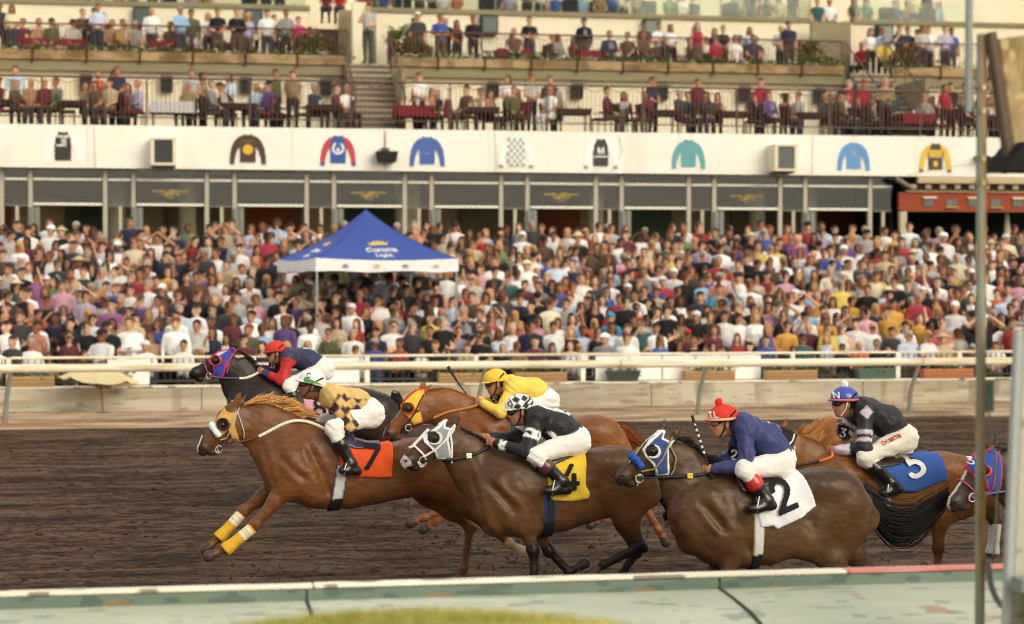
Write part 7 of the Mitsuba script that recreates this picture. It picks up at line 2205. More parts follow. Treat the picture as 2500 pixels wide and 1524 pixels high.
    # bridle
    for sl in h.get('straps', []):
        line = resample(sl, 18)
        p = on_surface(b, line, Y, -1, 0.013, {HEAD, NECK}, hits=True)
        if len(p) < 3:
            continue
        w = tack.get('strap_w', 0.009)
        m1 = tube(p, w, 6)
        add('bridle_strap', m1, 'paint', tack['strap'], parent=t, smooth=True)
        add('bridle_strap', mirror(m1, Y), 'paint', tack['strap'], parent=t, smooth=True)
    bit = np.array(h['rein'][0])
    p = on_surface(b, [bit], Y, -1, 0.012, {HEAD})[0]
    th = np.linspace(0, 2 * PI, 17)
    m1 = tube(np.stack([p[0] + 0.032 * np.cos(th), 0 * th + p[1] - 0.008, p[2] + 0.036 * np.sin(th)], 1), 0.006, 6)
    add('bit', join([m1, mirror(m1, Y), tube([[p[0], p[1], p[2]], [p[0], 2 * Y - p[1], p[2]]], 0.006, 6)]), 'metal', lin(200, 200, 196), parent=t, smooth=True)
    # reins run on to the hands and meet over the neck
    hand = np.array(RIDER[num]['hand'])
    rp = [[p[0], p[1] - 0.012, p[2]]]
    for q in h['rein'][1:]:
        s = on_surface(b, [q], Y, -1, 0.015, {HEAD, NECK, TRUNK})[0]
        s[1] = min(s[1], Y - 0.07)
        rp.append(s)
    rp = np.array(rp + [hand + np.array([0.0, 0.0, 0.0])])
    rp = smooth_line(rp, 24)
    cut_ = tack.get('rein_split', 0.3)
    k = int(24 * cut_)
    for nm, a, z_, r_, col in (('rein', 0, k + 1, 0.010, tack['rein_dark']), ('rein_grip', k, 24, 0.017, tack['rein'])):
        seg_ = tube(rp[a:z_], r_, 6)
        seg_.vertices[:, 1] = rp[a:z_, 1].mean() + (seg_.vertices[:, 1] - rp[a:z_, 1].mean())
        add(nm, seg_, 'paint', col, parent=t, smooth=True)
        add(nm, mirror(seg_, Y), 'paint', col, parent=t, smooth=True)
    if 'rein_mark' in tack:
        i_, col = tack['rein_mark']
        q = rp[int(i_ * 23)]
        add('rein_marker', obox(q[0], q[1] - 0.006, q[2], 0.05, 0.02, 0.045, r=0.004), 'paint', col, parent=t)
    if 'roll' in tack:
        s0, s1, col = tack['roll']
        a0, a1 = hp(s0[0], s0[1], 0), hp(s1[0], s1[1], 0)
        line = resample([(a0[0], a0[2]), (a1[0], a1[2])], 10)
        pn = on_surface(b, line, Y, -1, 0.02, {HEAD})
        pm = np.vstack([pn[::-1], np.array([[*(a0[0], Y, a0[2])]]) + np.array([-u[1] * 0, 0, 0]), np.stack([pn[:, 0], 2 * Y - pn[:, 1], pn[:, 2]], 1)])
        rm = tube(smooth_line(pm, 34), 0.031, 12)
        nv = np.array(rm.vertices)
        nv += 0.010 * (meshkit.fbm(nv * 60, 2, 3)[:, None] - 0.5) * 2
        add('shadow_roll', tm(nv, rm.faces), 'cloth', col, parent=t, smooth=True)

    # saddle cloth, saddle and girth
    cl = np.array(h['cloth'])
    xs = np.array([q[0] for q in h['trunk']])
    zt = np.interp(cl[:, 0], xs, [q[1] for q in h['trunk']])
    zb = np.interp(cl[:, 0], xs, [q[2] for q in h['trunk']])
    hi_ = cl[:, 1] > zt - 0.30 * (zt - zb)
    up = cl.copy()
    up[hi_, 1] += np.maximum(zt[hi_] + 0.06 - up[hi_, 1], 0.03)
    pf = poly_field(up)
    lo = np.array([cl[:, 0].min(), Y - 0.4, cl[:, 1].min()])
    hi = np.array([cl[:, 0].max(), Y + 0.4, zt.max() + 0.1])
    cm = fix(b.mesh(0.0165, grow=0.022, tags={TRUNK}, cut=lambda X, _, Z: pf(X, Z), bounds=(lo, hi)))
    cv = np.array(cm.vertices)
    cn = skin_normals(b, cv, {TRUNK})
    low = np.clip((np.interp(cv[:, 0], xs, [q[1] for q in h['trunk']]) - cv[:, 2]) / 0.4, 0, 1)
    wr = 0.022 * (meshkit.fbm(np.stack([cv[:, 0] * 9 + cv[:, 2] * 4, cv[:, 1] * 0 + 2, cv[:, 2] * 3], 1), 2, int(num)) - 0.35) * low
    cv = cv + cn * wr[:, None]
    add('saddle_cloth', tm(cv, cm.faces), 'cloth', np.tile(tack['cloth'], (len(cv), 1)) * (0.9 + 0.2 * meshkit.fbm(cv * 16, 2, 1))[:, None], parent=t, smooth=True)
    nx, nz, nh = h['num']
    for side in (-1, 1):
        lm = lettering(tack['number'], nh * tack.get('num_s', 1.25), 0.004).subdivide_to_size(0.03)
        vv = lm.vertices.copy()
        vv[:, 2] -= nh * 0.6
        if side == 1:
            vv[:, 0] *= 1
        a = math.radians(tack.get('num_rot', 0))
        X = vv[:, 0] * math.cos(a) + vv[:, 2] * math.sin(a) * 1
        Z = -vv[:, 0] * math.sin(a) + vv[:, 2] * math.cos(a)
        if side == 1:
            X = -X
        pv = on_surface(b, np.stack([nx + X, nz + Z], 1), Y, side, 0.036, {TRUNK})
        pv[:, 1] += (vv[:, 1] - 0.002) * -side
        add('number', tm(pv, lm.faces if side == -1 else lm.faces[:, ::-1]), 'cloth', tack['num_col'], parent=t)
    r_ = RIDER[num]
    x0, x1 = r_['knee'][0] - 0.02, r_['hip'][0] + 0.22
    zs = np.interp([x0, (x0 + x1) / 2, x1], xs, [q[1] for q in h['trunk']])
    x1 -= 0.10
    sp = [(x0, zs[0] + 0.1), (x1, zs[2] + 0.1), (x1 - 0.02, zs[2] + 0.0), ((x0 + x1) / 2 + 0.03, zs[1] - 0.035), (x0 + 0.13, zs[0] - 0.14), (x0 + 0.02, zs[0] - 0.15), (x0 - 0.03, zs[0] - 0.02)]
    sf = poly_field(sp)
    sm = fix(b.mesh(0.016, grow=0.034, tags={TRUNK}, cut=lambda X, _, Z: sf(X, Z), bounds=(np.array([x0 - 0.05, Y - 0.4, zs.min() - 0.3]), np.array([x1, Y + 0.4, zs.max() + 0.12]))))
    add('saddle', sm, 'gloss', tack.get('saddle', lin(52, 34, 30)), parent=t, smooth=True)
    if 'girth' in h:
        g = h['girth']
        gp = [(g[0][0], g[0][1] + 0.1), (g[1][0], g[1][1] + 0.1), (g[2][0], g[2][1] - 0.1), (g[3][0], g[3][1] - 0.1)]
        gf_ = poly_field(gp)
        gx = np.array(gp)
        gm = fix(b.mesh(0.014, grow=0.013, tags={TRUNK}, cut=lambda X, _, Z: gf_(X, Z), bounds=(np.array([gx[:, 0].min(), Y - 0.4, gx[:, 1].min()]), np.array([gx[:, 0].max(), Y + 0.4, gx[:, 1].max()]))))
        gv = np.array(gm.vertices)
        ge = gf_(gv[:, 0], gv[:, 2])
        gc = np.tile(tack['girth'], (len(gv), 1))
        gc[ge > -0.014] = tack['girth_edge']
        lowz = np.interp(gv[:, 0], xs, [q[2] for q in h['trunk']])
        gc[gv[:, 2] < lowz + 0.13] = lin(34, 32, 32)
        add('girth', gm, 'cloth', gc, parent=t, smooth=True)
    # stirrup under the near foot and the far one
    for side in (-1, 1):
        tq = np.array(r_['toe']) * 0.55 + np.array(r_['heel']) * 0.45
        yy = tq[1] if side == -1 else 2 * Y - tq[1]
        st = tube([[tq[0] - 0.01, yy, tq[2] + 0.12], [tq[0] - 0.05, yy - 0.05, tq[2] + 0.02], [tq[0] - 0.05, yy - 0.05, tq[2] - 0.045], [tq[0] - 0.04, yy + 0.05, tq[2] - 0.045], [tq[0] - 0.04, yy + 0.05, tq[2] + 0.02], [tq[0] - 0.01, yy, tq[2] + 0.12]], 0.008, 6)
        add('stirrup', st, 'metal', lin(190, 188, 180), parent=t, smooth=True)
        top_s = on_surface(b, [(tq[0] - 0.06, r_['hip'][2] - 0.12)], Y, side, 0.03, {TRUNK})[0]
        add('stirrup_leather', tube([[tq[0] - 0.01, yy, tq[2] + 0.12], top_s], 0.012, 6), 'matte', lin(196, 188, 172), parent=t, smooth=True)
    # leg wraps
    for nm, cols in tack.get('wraps', {}).items():
        a, k, f, o = lg[nm]
        ks = np.linspace(0.10, 1.02, 24)
        pts = [k + (f - k) * s for s in ks]
        d = (f - k) / np.linalg.norm(f - k)
        back = np.array([-d[2], 0, d[0]])
        back = back if back[0] > 0 else -back
        rad = 0.055 + 0.012 * np.clip((ks - 0.72) / 0.2, 0, 1)
        tb = tube([p + back * 0.008 for p in pts], rad, 14)
        cc = np.zeros((len(tb.vertices), 3))
        tt = np.clip(((tb.vertices - k) @ d) / np.linalg.norm(f - k), 0, 1)
        cc[:] = cols[0]
        cc[(tt > 0.14) & (tt < 0.44)] = cols[1]
        cc[((tt > 0.22) & (tt < 0.26)) | ((tt > 0.33) & (tt < 0.37))] = cols[0]
        add('leg_wrap', tb, 'cloth', cc, parent=t, smooth=True)
    return t, b


# ------------------------------------------------------------------ riders
TORSO, ARM, SEAT, BOOT, FACE, HANDS = 11, 12, 13, 14, 15, 16


def build_rider(num, label, o):
    j = {k: np.array(v) if k != 'Y' else v for k, v in RIDER[num].items()}
    Y = j['Y']
    b = Body()
    flip = lambda p: np.array([p[0], 2 * Y - p[1], p[2]])
    # trunk: broad across y, rounded along the back
    nk, md, ws = j['neck'], j['mid'], j['waist']
    dn = np.array([0.02, 0, -0.10])
    b.bone((nk + j['sh'] + j['fsh']) / 3 + dn * 0.3, md + dn, 0.112, 0.125, 0.06, (1, 1.42, 1), TORSO)
    b.bone(md + dn, ws + dn * 0.7, 0.125, 0.108, 0.06, (1, 1.30, 1), TORSO)
    hc = (j['hip'] + flip(j['hip'])) / 2
    b.bone(ws + dn * 0.7, hc + np.array([0.0, 0, 0.02]), 0.112, 0.122, 0.06, (1, 1.25, 1), SEAT)
    for h_, kn, an, s in ((j['hip'], j['knee'], j['ank'], -1), (flip(j['hip']), j['fknee'], flip(j['ank']), 1)):
        b.egg(h_ + np.array([0.015, 0, 0.0]), (0.115, 0.095, 0.115), 0.06, SEAT)
        b.bone(h_, kn, 0.098, 0.064, 0.05, (1, 1, 1), SEAT)
        b.bone(kn, kn + 0.26 * (an - kn), 0.062, 0.056, 0.03, (1, 1, 1), SEAT)
        b.bone(kn + 0.18 * (an - kn), kn + 0.45 * (an - kn), 0.054, 0.056, 0.03, (1, 1, 1), BOOT)
        b.bone(kn + 0.45 * (an - kn), an, 0.056, 0.040, 0.03, (1, 1, 1), BOOT)
        toe = j['toe'] if s < 0 else flip(j['toe'])
        heel = j['heel'] if s < 0 else flip(j['heel'])
        b.bone(an, heel * 0.6 + an * 0.4, 0.042, 0.036, 0.02, (1, 1, 1), BOOT)
        b.bone(heel, toe, 0.034, 0.032, 0.02, (1, 1, 0.9), BOOT)
        b.bone(an, toe * 0.75 + heel * 0.25, 0.038, 0.034, 0.03, (1, 1, 1), BOOT)
    # arms
    hands = []
    for sh, el, ha in ((j['sh'], j['elb'], j['hand']), (j['fsh'], j['felb'], j['fhand'])):
        b.egg(sh + np.array([0.0, 0, 0.0]), (0.078, 0.075, 0.078), 0.05, ARM)
        b.bone(sh, el, 0.066, 0.052, 0.04, (1, 1, 1), ARM)
        d = (ha - el) / np.linalg.norm(ha - el)
        wr = ha - d * 0.07
        b.bone(el, wr, 0.050, 0.036, 0.03, (1, 1, 1), ARM)
        # hand: palm, four fingers curled round the rein, thumb on top
        side = np.array([0, 1.0, 0]) if ha[1] < Y else np.array([0, -1.0, 0])
        upv = np.cross(side, d)
        upv = upv if upv[2] > 0 else -upv
        b.bone(wr, ha - d * 0.03, 0.029, 0.030, 0.02, (1, 1, 1), HANDS)
        b.egg(ha - d * 0.015, (0.042, 0.026, 0.042), 0.015, HANDS)
        for i in range(4):
            base = ha + d * 0.018 + upv * (0.030 - 0.020 * i)
            k1 = base + d * (0.030 - 0.004 * abs(i - 1)) + side * 0.006
            k2 = k1 + side * 0.026 - d * 0.012
            k3 = k2 - d * 0.026 + side * 0.002
            b.bone(base, k1, 0.0105, 0.0100, 0.006, (1, 1, 1), HANDS)
            b.bone(k1, k2, 0.0098, 0.0092, 0.005, (1, 1, 1), HANDS)
            b.bone(k2, k3, 0.0090, 0.0082, 0.005, (1, 1, 1), HANDS)
        tb = ha - d * 0.02 + upv * 0.034
        b.bone(tb, tb + d * 0.034 + side * 0.010 + upv * 0.006, 0.0125, 0.011, 0.008, (1, 1, 1), HANDS)
        b.bone(tb + d * 0.034 + side * 0.010 + upv * 0.006, tb + d * 0.055 + side * 0.022, 0.0108, 0.0092, 0.005, (1, 1, 1), HANDS)
        hands.append((ha, d, upv, side))
    # head
    cap, fc = j['cap'], j['face']
    upv = cap - fc
    upv[1] = 0
    upv /= np.linalg.norm(upv)
    fwd = np.array([-upv[2], 0, upv[0]])
    if fwd[0] > 0:
        fwd = -fwd
    sid = np.cross(upv, fwd)
    R = np.stack([fwd, sid, upv], 1)
    ctr = cap - upv * 0.065
    hd = lambda f, s, u_: ctr + R @ np.array([f, s, u_])
    b.egg(hd(-0.01, 0, 0.03), (0.100, 0.080, 0.105), 0.02, FACE, rot=R)
    b.egg(hd(0.028, 0, -0.055), (0.066, 0.058, 0.075), 0.03, FACE, rot=R)
    b.egg(hd(0.060, 0, -0.100), (0.026, 0.026, 0.022), 0.02, FACE, rot=R)
    b.egg(hd(0.098, 0, -0.022), (0.020, 0.014, 0.027), 0.012, FACE, rot=R)
    b.bone(hd(0.092, 0, 0.012), hd(0.106, 0, -0.030), 0.010, 0.013, 0.012, (1, 1, 1), FACE)
    b.egg(hd(0.083, 0, -0.066), (0.016, 0.026, 0.010), 0.010, FACE, rot=R)
    b.egg(hd(0.078, 0, -0.082), (0.016, 0.024, 0.010), 0.008, FACE, rot=R)
    for s in (-1, 1):
        b.egg(hd(-0.012, s * 0.082, -0.018), (0.022, 0.012, 0.032), 0.008, FACE, rot=R)
        b.egg(hd(0.050, s * 0.038, -0.030), (0.026, 0.02, 0.022), 0.02, FACE, rot=R)
        b.egg(hd(0.088, s * 0.032, 0.006), (0.02, 0.018, 0.013), 0.010, FACE, rot=R, sign=-1)
    b.bone(hd(-0.02, 0, -0.07), nk + np.array([0.02, 0, -0.03]), 0.058, 0.064, 0.04, (1, 1, 1), FACE)
    t = thing('person', label, 'person', 'jockeys crouched on the racehorses')
    m = fix(b.mesh(0.012))
    v = np.array(m.vertices)
    q = (v - ctr) @ R
    _, part = b.field(v, labels=True)
    c = np.tile(o['skin'], (len(v), 1)) * (0.88 + 0.24 * meshkit.fbm(v * 30, 2, 4))[:, None]
    lip = (np.abs(q[:, 2] + 0.074) < 0.010) & (np.abs(q[:, 1]) < 0.026) & (q[:, 0] > 0.07)
    c[lip] *= np.array([0.8, 0.5, 0.5])
    hairy = (q[:, 2] > -0.045) & (q[:, 0] < -0.03) & (np.linalg.norm(q, axis=1) < 0.15)
    c[hairy] = lin(38, 30, 26)
    brow = (np.abs(q[:, 2] - 0.026) < 0.007) & (q[:, 0] > 0.07) & (np.abs(q[:, 1]) < 0.06)
    c[brow] = lin(40, 30, 26)
    c[part == SEAT] = o.get('breeches', lin(236, 232, 226))
    c[(part == TORSO) | (part == ARM)] = lin(60, 58, 60)
    c[part == BOOT] = lin(30, 27, 26)
    add('body', tm(v, m.faces), 'cloth', c, parent=t, smooth=True)
    for s in (-1, 1):
        add('eye', ball(hd(0.083, s * 0.031, 0.004), 0.0125, 2), 'gloss', lin(60, 46, 40), parent=t, smooth=True)
    # silks
    sm = fix(b.mesh(0.013, grow=0.014, tags={TORSO, ARM}))
    sv = np.array(sm.vertices)
    sn = skin_normals(b, sv, {TORSO, ARM})
    w_ = meshkit.fbm(sv * 4.0, 2, 3)
    fold = 0.018 * (meshkit.fbm(sv * np.array([11, 7, 11.0]) + 5, 3, int(num)) - 0.5) * 2 + 0.009 * np.sin(70 * (sv[:, 0] * 0.8 + sv[:, 2] * 0.5) + 26 * w_) * np.clip(w_ * 2 - 0.7, 0, 1)
    sv = sv + sn * fold[:, None]
    F = dict(v=sv, Y=Y, j=j)
    F['arm_t'], dv = seg(sv, j['sh'], j['elb'])
    F['arm_d'] = np.linalg.norm(dv, axis=1)
    F['farm_t'], dv = seg(sv, j['fsh'], j['felb'])
    F['farm_d'] = np.linalg.norm(dv, axis=1)
    F['fore_t'], dv = seg(sv, j['elb'], j['hand'])
    F['fore_d'] = np.linalg.norm(dv, axis=1)
    F['ffore_t'], dv = seg(sv, j['felb'], j['fhand'])
    F['ffore_d'] = np.linalg.norm(dv, axis=1)
    F['tor_t'], dv = seg(sv, nk, hc)
    F['up'] = sn[:, 2]
    sc = o['silk'](F) * (0.86 + 0.28 * meshkit.fbm(sv * 24, 2, 3))[:, None]
    add('silks', tm(sv, sm.faces), 'silk', sc, parent=t, smooth=True)
    # breeches
    bm = fix(b.mesh(0.013, grow=0.012, tags={SEAT}))
    bv = np.array(bm.vertices)
    bn = skin_normals(b, bv, {SEAT})
    bv = bv + bn * (0.006 * np.sin(60 * (bv[:, 0] * 0.5 + bv[:, 2]) + 22 * meshkit.fbm(bv * 4, 2, 5)) * np.clip(meshkit.fbm(bv * 5, 2, 9) * 2 - 0.7, 0, 1) + 0.016 * (meshkit.fbm(bv * np.array([9, 9, 16.0]), 3, 7 + int(num)) - 0.5) * 2)[:, None]
    bm2 = tm(bv, bm.faces)
    add('breeches', bm2, 'cloth', np.tile(o.get('breeches', lin(236, 232, 226)), (len(bv), 1)) * (0.94 + 0.12 * meshkit.fbm(bv * 20, 2, 5))[:, None], parent=t, smooth=True)
    # boots
    for s in (-1, 1):
        bt = Body()
        bt.items = [i for i in b.items if i[5] == BOOT and ((i[2][1] + i[3][1]) / 2 < Y) == (s < 0)]
        om = fix(bt.mesh(0.012, grow=0.010))
        ov = np.array(om.vertices)
        kn, an = (j['knee'], j['ank']) if s < 0 else (j['fknee'], flip(j['ank']))
        tt, _ = seg(ov, kn, an)
        oc = np.tile(lin(30, 27, 26), (len(ov), 1))
        if 'cuff' in o:
            oc[tt < o.get('cuff_t', 0.42)] = o['cuff']
        add('boot', om, 'gloss', oc, parent=t, smooth=True)
    # helmet
    hb = Body()
    hb.egg(hd(-0.008, 0, 0.052), (0.134, 0.110, 0.108), 0.02, 1, rot=R)
    tilt = lambda X, Yy, Z: -((X - ctr[0]) * upv[0] + (Yy - ctr[1]) * upv[1] + (Z - ctr[2]) * upv[2]) + 0.022 + 0.10 * np.minimum(((X - ctr[0]) * fwd[0] + (Z - ctr[2]) * fwd[2]), 0.0)
    hm = fix(hb.mesh(0.0085, cut=tilt))
    hv = np.array(hm.vertices)
    hq = (hv - ctr) @ R
    hc_ = o['helmet'](hq)
    add('helmet', tm(hv, hm.faces), 'gloss' if o.get('hard') else 'cloth', hc_, parent=t, smooth=True)
    pk = Body()
    pk.egg(hd(0.075, 0, 0.028), (0.085, 0.088, 0.012), 0.02, 1, rot=R)
    add('peak', fix(pk.mesh(0.007)), 'gloss' if o.get('hard') else 'cloth', o['peak'], parent=t, smooth=True)
    if 'band' in o:
        th = np.linspace(0, 2 * PI, 33)
        add('helmet_band', tube([hd(-0.008 + 0.136 * math.cos(a), 0.113 * math.sin(a), 0.036) for a in th], 0.012, 6), 'cloth', o['band'], parent=t, smooth=True)
    if 'pompom' in o:
        pm = ball(hd(-0.005 + o.get('pom_f', 0.0), 0, 0.178), 0.034, 3)
        pm.vertices += 0.008 * (meshkit.fbm(np.array(pm.vertices) * 70, 2, 3)[:, None] - 0.5) * 2
        add('pompom', pm, 'cloth', o['pompom'], parent=t, smooth=True)
    # goggles with strap
    gg = Body()
    gg.egg(hd(0.02, 0, 0.0), (0.098, 0.083, 0.042), 0.02, 1, rot=R)
    gcut = lambda X, Yy, Z: -((X - ctr[0]) * fwd[0] + (Z - ctr[2]) * fwd[2]) + 0.055
    add('goggles', fix(gg.mesh(0.007, cut=gcut)), 'gloss', o.get('goggles', lin(40, 34, 32)), parent=t, smooth=True)
    strap_c = lin(34, 30, 28)
    for s in (-1, 1):
        add('goggle_strap', tube([hd(0.06, s * 0.080, 0.004), hd(0.0, s * 0.100, 0.030), hd(-0.06, s * 0.104, 0.075), hd(-0.10, s * 0.07, 0.10)], 0.008, 5), 'matte', strap_c, parent=t, smooth=True)
        add('chin_strap', tube([hd(0.0, s * 0.092, 0.02), hd(0.01, s * 0.080, -0.05), hd(0.045, s * 0.04, -0.115)], 0.007, 5), 'matte', o.get('strap', lin(40, 34, 30)), parent=t, smooth=True)
    if 'helmet_text' in o:
        tx, hgt, col, f_, u_ = o['helmet_text']
        lm = lettering(tx, hgt, 0.003).subdivide_to_size(0.02)
        pv = []
        for a, d_, z in lm.vertices:
            f0, u0 = f_ - a, u_ + z   # reads from the near side
            r2 = 1 - ((f0 + 0.008) / 0.134) ** 2 - ((u0 - 0.052) / 0.108) ** 2
            y0 = -0.110 * math.sqrt(max(r2, 0.02)) - 0.0015 + d_
            pv.append(hd(f0, 0, u0) + np.array([0, y0, 0]))
        add('helmet_lettering', tm(pv, lm.faces), 'cloth', col, parent=t)
    if 'plate' in o:
        ang, txt = o['plate']
        px, pz = j['felb'][0] - 0.02, j['felb'][2] + 0.04
        pl = obox(0, 0, 0, 0.11, 0.02, 0.14, r=0.006)
        pl = pl.apply_transform(trimesh.transformations.rotation_matrix(ang, [0, 1, 0]))
        lm = lettering(txt, 0.085, 0.003)
        lm.apply_translation([0, -0.0105, -0.042])
        lm = lm.apply_transform(trimesh.transformations.rotation_matrix(ang, [0, 1, 0]))
        yy = j['felb'][1] - 0.078
        add('arm_number_plate', moved(pl, px, yy, pz), 'cloth', lin(32, 32, 36), parent=t)
        add('arm_number', moved(lm, px, yy, pz), 'cloth', lin(236, 234, 230), parent=t)
    if 'leg_text' in o:
        lm = lettering(o['leg_text'], 0.035, 0.003).subdivide_to_size(0.02)
        a_, b_ = j['hip'], j['knee']
        mid = a_ * 0.62 + b_ * 0.38 + np.array([0, 0, 0.05])
        ang = math.atan2((a_ - b_)[2], (a_ - b_)[0])
        X = mid[0] + lm.vertices[:, 0] * math.cos(ang) - lm.vertices[:, 2] * math.sin(ang)
        Z = mid[2] + lm.vertices[:, 0] * math.sin(ang) + lm.vertices[:, 2] * math.cos(ang)
        pv = on_surface(b, np.stack([X, Z], 1), Y, -1, 0.018, {SEAT})
        pv[:, 1] += lm.vertices[:, 1] - 0.002
        add('leg_lettering', tm(pv, lm.faces), 'cloth', lin(176, 44, 44), parent=t)
    if 'whip' in o:
        # a whip is held in the hand: a thing of its own
        w = o['whip']
        k = thing('whip', w['label'], 'whip')
        pts = [np.array(p) for p in w['pts']]
        add('shaft', tube(pts, w.get('r', [0.010, 0.009, 0.006]), 8), 'paint', lin(48, 38, 38), parent=k, smooth=True)
        add('handle', tube([pts[0], pts[0] + (pts[1] - pts[0]) * w.get('grip', 0.35)], 0.017, 8), 'matte', lin(44, 36, 40), parent=k, smooth=True)
        if w.get('bands'):
            for s in np.linspace(0.45, 0.95, 7):
                p_ = pts[0] + (pts[-1] - pts[0]) * s
                dd = (pts[-1] - pts[0]) / np.linalg.norm(pts[-1] - pts[0])
                add('band', tube([p_ - dd * 0.012, p_ + dd * 0.012], 0.0105, 8), 'paint', lin(226, 222, 214), parent=k, smooth=True)
    return t, b

# ------------------------------------------------------------------ the seven runners and their riders
def C_(*a):
    return lin(*a)


CHEST = dict(base=C_(112, 72, 40), dark=C_(60, 44, 38), light=C_(146, 94, 52), mane=C_(212, 160, 98), tail=C_(150, 92, 50), points=0.0, lite=0.35, top=0.4, muzzle=0.85, white_hoof=('nh',), sock=('nh',))
DARK = dict(base=C_(50, 38, 34), dark=C_(30, 24, 24), light=C_(74, 54, 44), mane=C_(30, 24, 24), tail=C_(30, 25, 25), points=0.8, lite=0.25, top=0.3)
CHEST2 = dict(base=C_(136, 84, 46), dark=C_(78, 54, 42), light=C_(160, 100, 54), mane=C_(160, 90, 44), tail=C_(128, 66, 34), lite=0.3, top=0.25, muzzle=0.8, blaze=(0.42, 0.013))
BAY = dict(base=C_(96, 66, 42), dark=C_(38, 30, 28), light=C_(138, 94, 54), mane=C_(34, 27, 25), tail=C_(32, 26, 25), points=0.9, lite=0.75, top=0.9, muzzle=0.7, snip=True)
DBAY = dict(base=C_(86, 62, 42), dark=C_(36, 30, 28), light=C_(112, 80, 52), mane=C_(32, 27, 26), tail=C_(34, 29, 28), points=0.85, lite=0.6, top=0.8, muzzle=0.5)
BAY3 = dict(base=C_(134, 86, 48), dark=C_(70, 46, 34), light=C_(152, 98, 54), mane=C_(190, 134, 80), tail=C_(120, 74, 42), lite=0.4, top=0.35, points=0.35)
DB9 = dict(base=C_(70, 54, 44), dark=C_(62, 54, 50), light=C_(112, 78, 52), mane=C_(60, 42, 32), tail=C_(40, 30, 28), points=0.7, lite=0.4, blaze=(0.35, 0.022))

W_ = C_(240, 238, 234)
build_horse('7', 'chestnut horse with flaxen mane and orange cloth numbered 7', CHEST, dict(
    hood=C_(206, 160, 92), trim=C_(206, 160, 92), cup_col=C_(60, 44, 34), cup=2, strap=C_(196, 190, 172), strap_w=0.006, rein=C_(232, 224, 204), rein_dark=C_(92, 72, 54), rein_split=0.36,
    roll=((0.52, 0.0), (0.60, 0.11), C_(236, 236, 240)), cloth=C_(232, 88, 38), number='7', num_col=C_(34, 30, 30), num_rot=6, num_s=1.45, girth=C_(214, 214, 210), girth_edge=C_(74, 62, 104), saddle=C_(52, 54, 78),
    wraps={'nf': (C_(222, 176, 52), W_), 'ff': (C_(222, 176, 52), W_)}, mane_n=420, mane_len=1.7, mane_droop=-0.35, mane_up=0.07, mane_wild=0.45))
build_horse('8', 'almost black horse in blue hood, furthest from the camera', DARK, dict(
    hood=C_(62, 76, 168), hood_top=C_(206, 206, 226), trim=C_(196, 60, 110), cup_col=C_(214, 58, 48), cup=2, strap=C_(190, 70, 116), rein=C_(232, 226, 206), rein_dark=C_(104, 88, 150), rein_split=0.55,
    cloth=C_(222, 168, 180), number='8', num_col=C_(34, 30, 30), girth=C_(60, 56, 70), girth_edge=C_(40, 40, 60), hood_ring=False, mane_n=120, tail_w=0.045))
build_horse('5', 'reddish chestnut horse with a yellow blinker hood trimmed in red', CHEST2, dict(
    hood=C_(236, 196, 70), trim=C_(206, 66, 46), cup_col=C_(206, 56, 44), cup=1, strap=C_(48, 40, 36), rein=C_(186, 120, 66), rein_dark=C_(56, 42, 36), rein_split=0.35,
    cloth=C_(64, 130, 92), number='5', num_col=W_, girth=C_(90, 80, 70), girth_edge=C_(60, 50, 46), mane_n=240, tail_w=0.06))
build_horse('4', 'bay horse with grey mesh hood and yellow cloth numbered 4', BAY, dict(
    hood=C_(150, 152, 156), trim=W_, trim_w=0.018, cup_col=C_(236, 232, 218), cup=1, strap=W_, strap_w=0.010, rein=C_(44, 38, 36), rein_dark=C_(38, 34, 32), rein_mark=(0.62, W_),
    cloth=C_(240, 204, 66), number='4', num_col=C_(36, 32, 30), num_s=1.5, girth=C_(48, 48, 54), girth_edge=C_(56, 84, 170), tail_w=0.07, mane_n=160))
build_horse('2', 'dark bay horse with blue noseband and white cloth numbered 2', DBAY, dict(
    hood=C_(62, 80, 134), trim=W_, trim_w=0.016, cup_col=C_(236, 230, 214), cup=1, strap=C_(150, 142, 104), strap_w=0.008, rein=C_(40, 35, 34), rein_dark=C_(36, 32, 31), rein_mark=(0.72, C_(232, 204, 60)),
    roll=((0.60, -0.005), (0.62, 0.10), C_(48, 84, 178)), cloth=C_(240, 240, 244), number='2', num_col=C_(34, 32, 36), num_s=1.7, num_rot=-22, girth=C_(214, 214, 212), girth_edge=C_(190, 176, 110), tail_n=300, tail_w=0.085, mane_n=260))
build_horse('3', 'golden bay horse with a blue cloth numbered 3', BAY3, dict(
    hood=C_(44, 40, 40), trim=C_(44, 40, 40), cup_col=C_(40, 36, 36), cup=2, strap=W_, strap_w=0.008, rein=C_(206, 120, 70), rein_dark=C_(52, 42, 38), rein_split=0.72,
    cloth=C_(58, 96, 166), number='3', num_col=W_, num_s=1.7, num_rot=-28, girth=C_(214, 210, 202), girth_edge=C_(200, 196, 190), wraps={'fh': (C_(232, 228, 222), C_(236, 234, 230))}, mane_n=380, mane_len=1.4, mane_droop=-0.35, mane_up=0.06, mane_wild=0.4))
build_horse('9', 'dark bay horse in blue hood, half hidden behind the rusty pole', DB9, dict(
    hood=C_(56, 82, 170), trim=C_(214, 66, 56), cup_col=C_(216, 70, 60), cup=1, strap=C_(178, 84, 124), rein=C_(52, 46, 60), rein_dark=C_(110, 100, 150), cloth=C_(120, 70, 150), number='9', num_col=W_,
    girth=C_(206, 206, 204), girth_edge=C_(150, 150, 150), hood_text=('33', HORSE['9']['hood'][3][0] + 0.07, HORSE['9']['hood'][2][1] - 0.06, 0.06), mane_n=140))


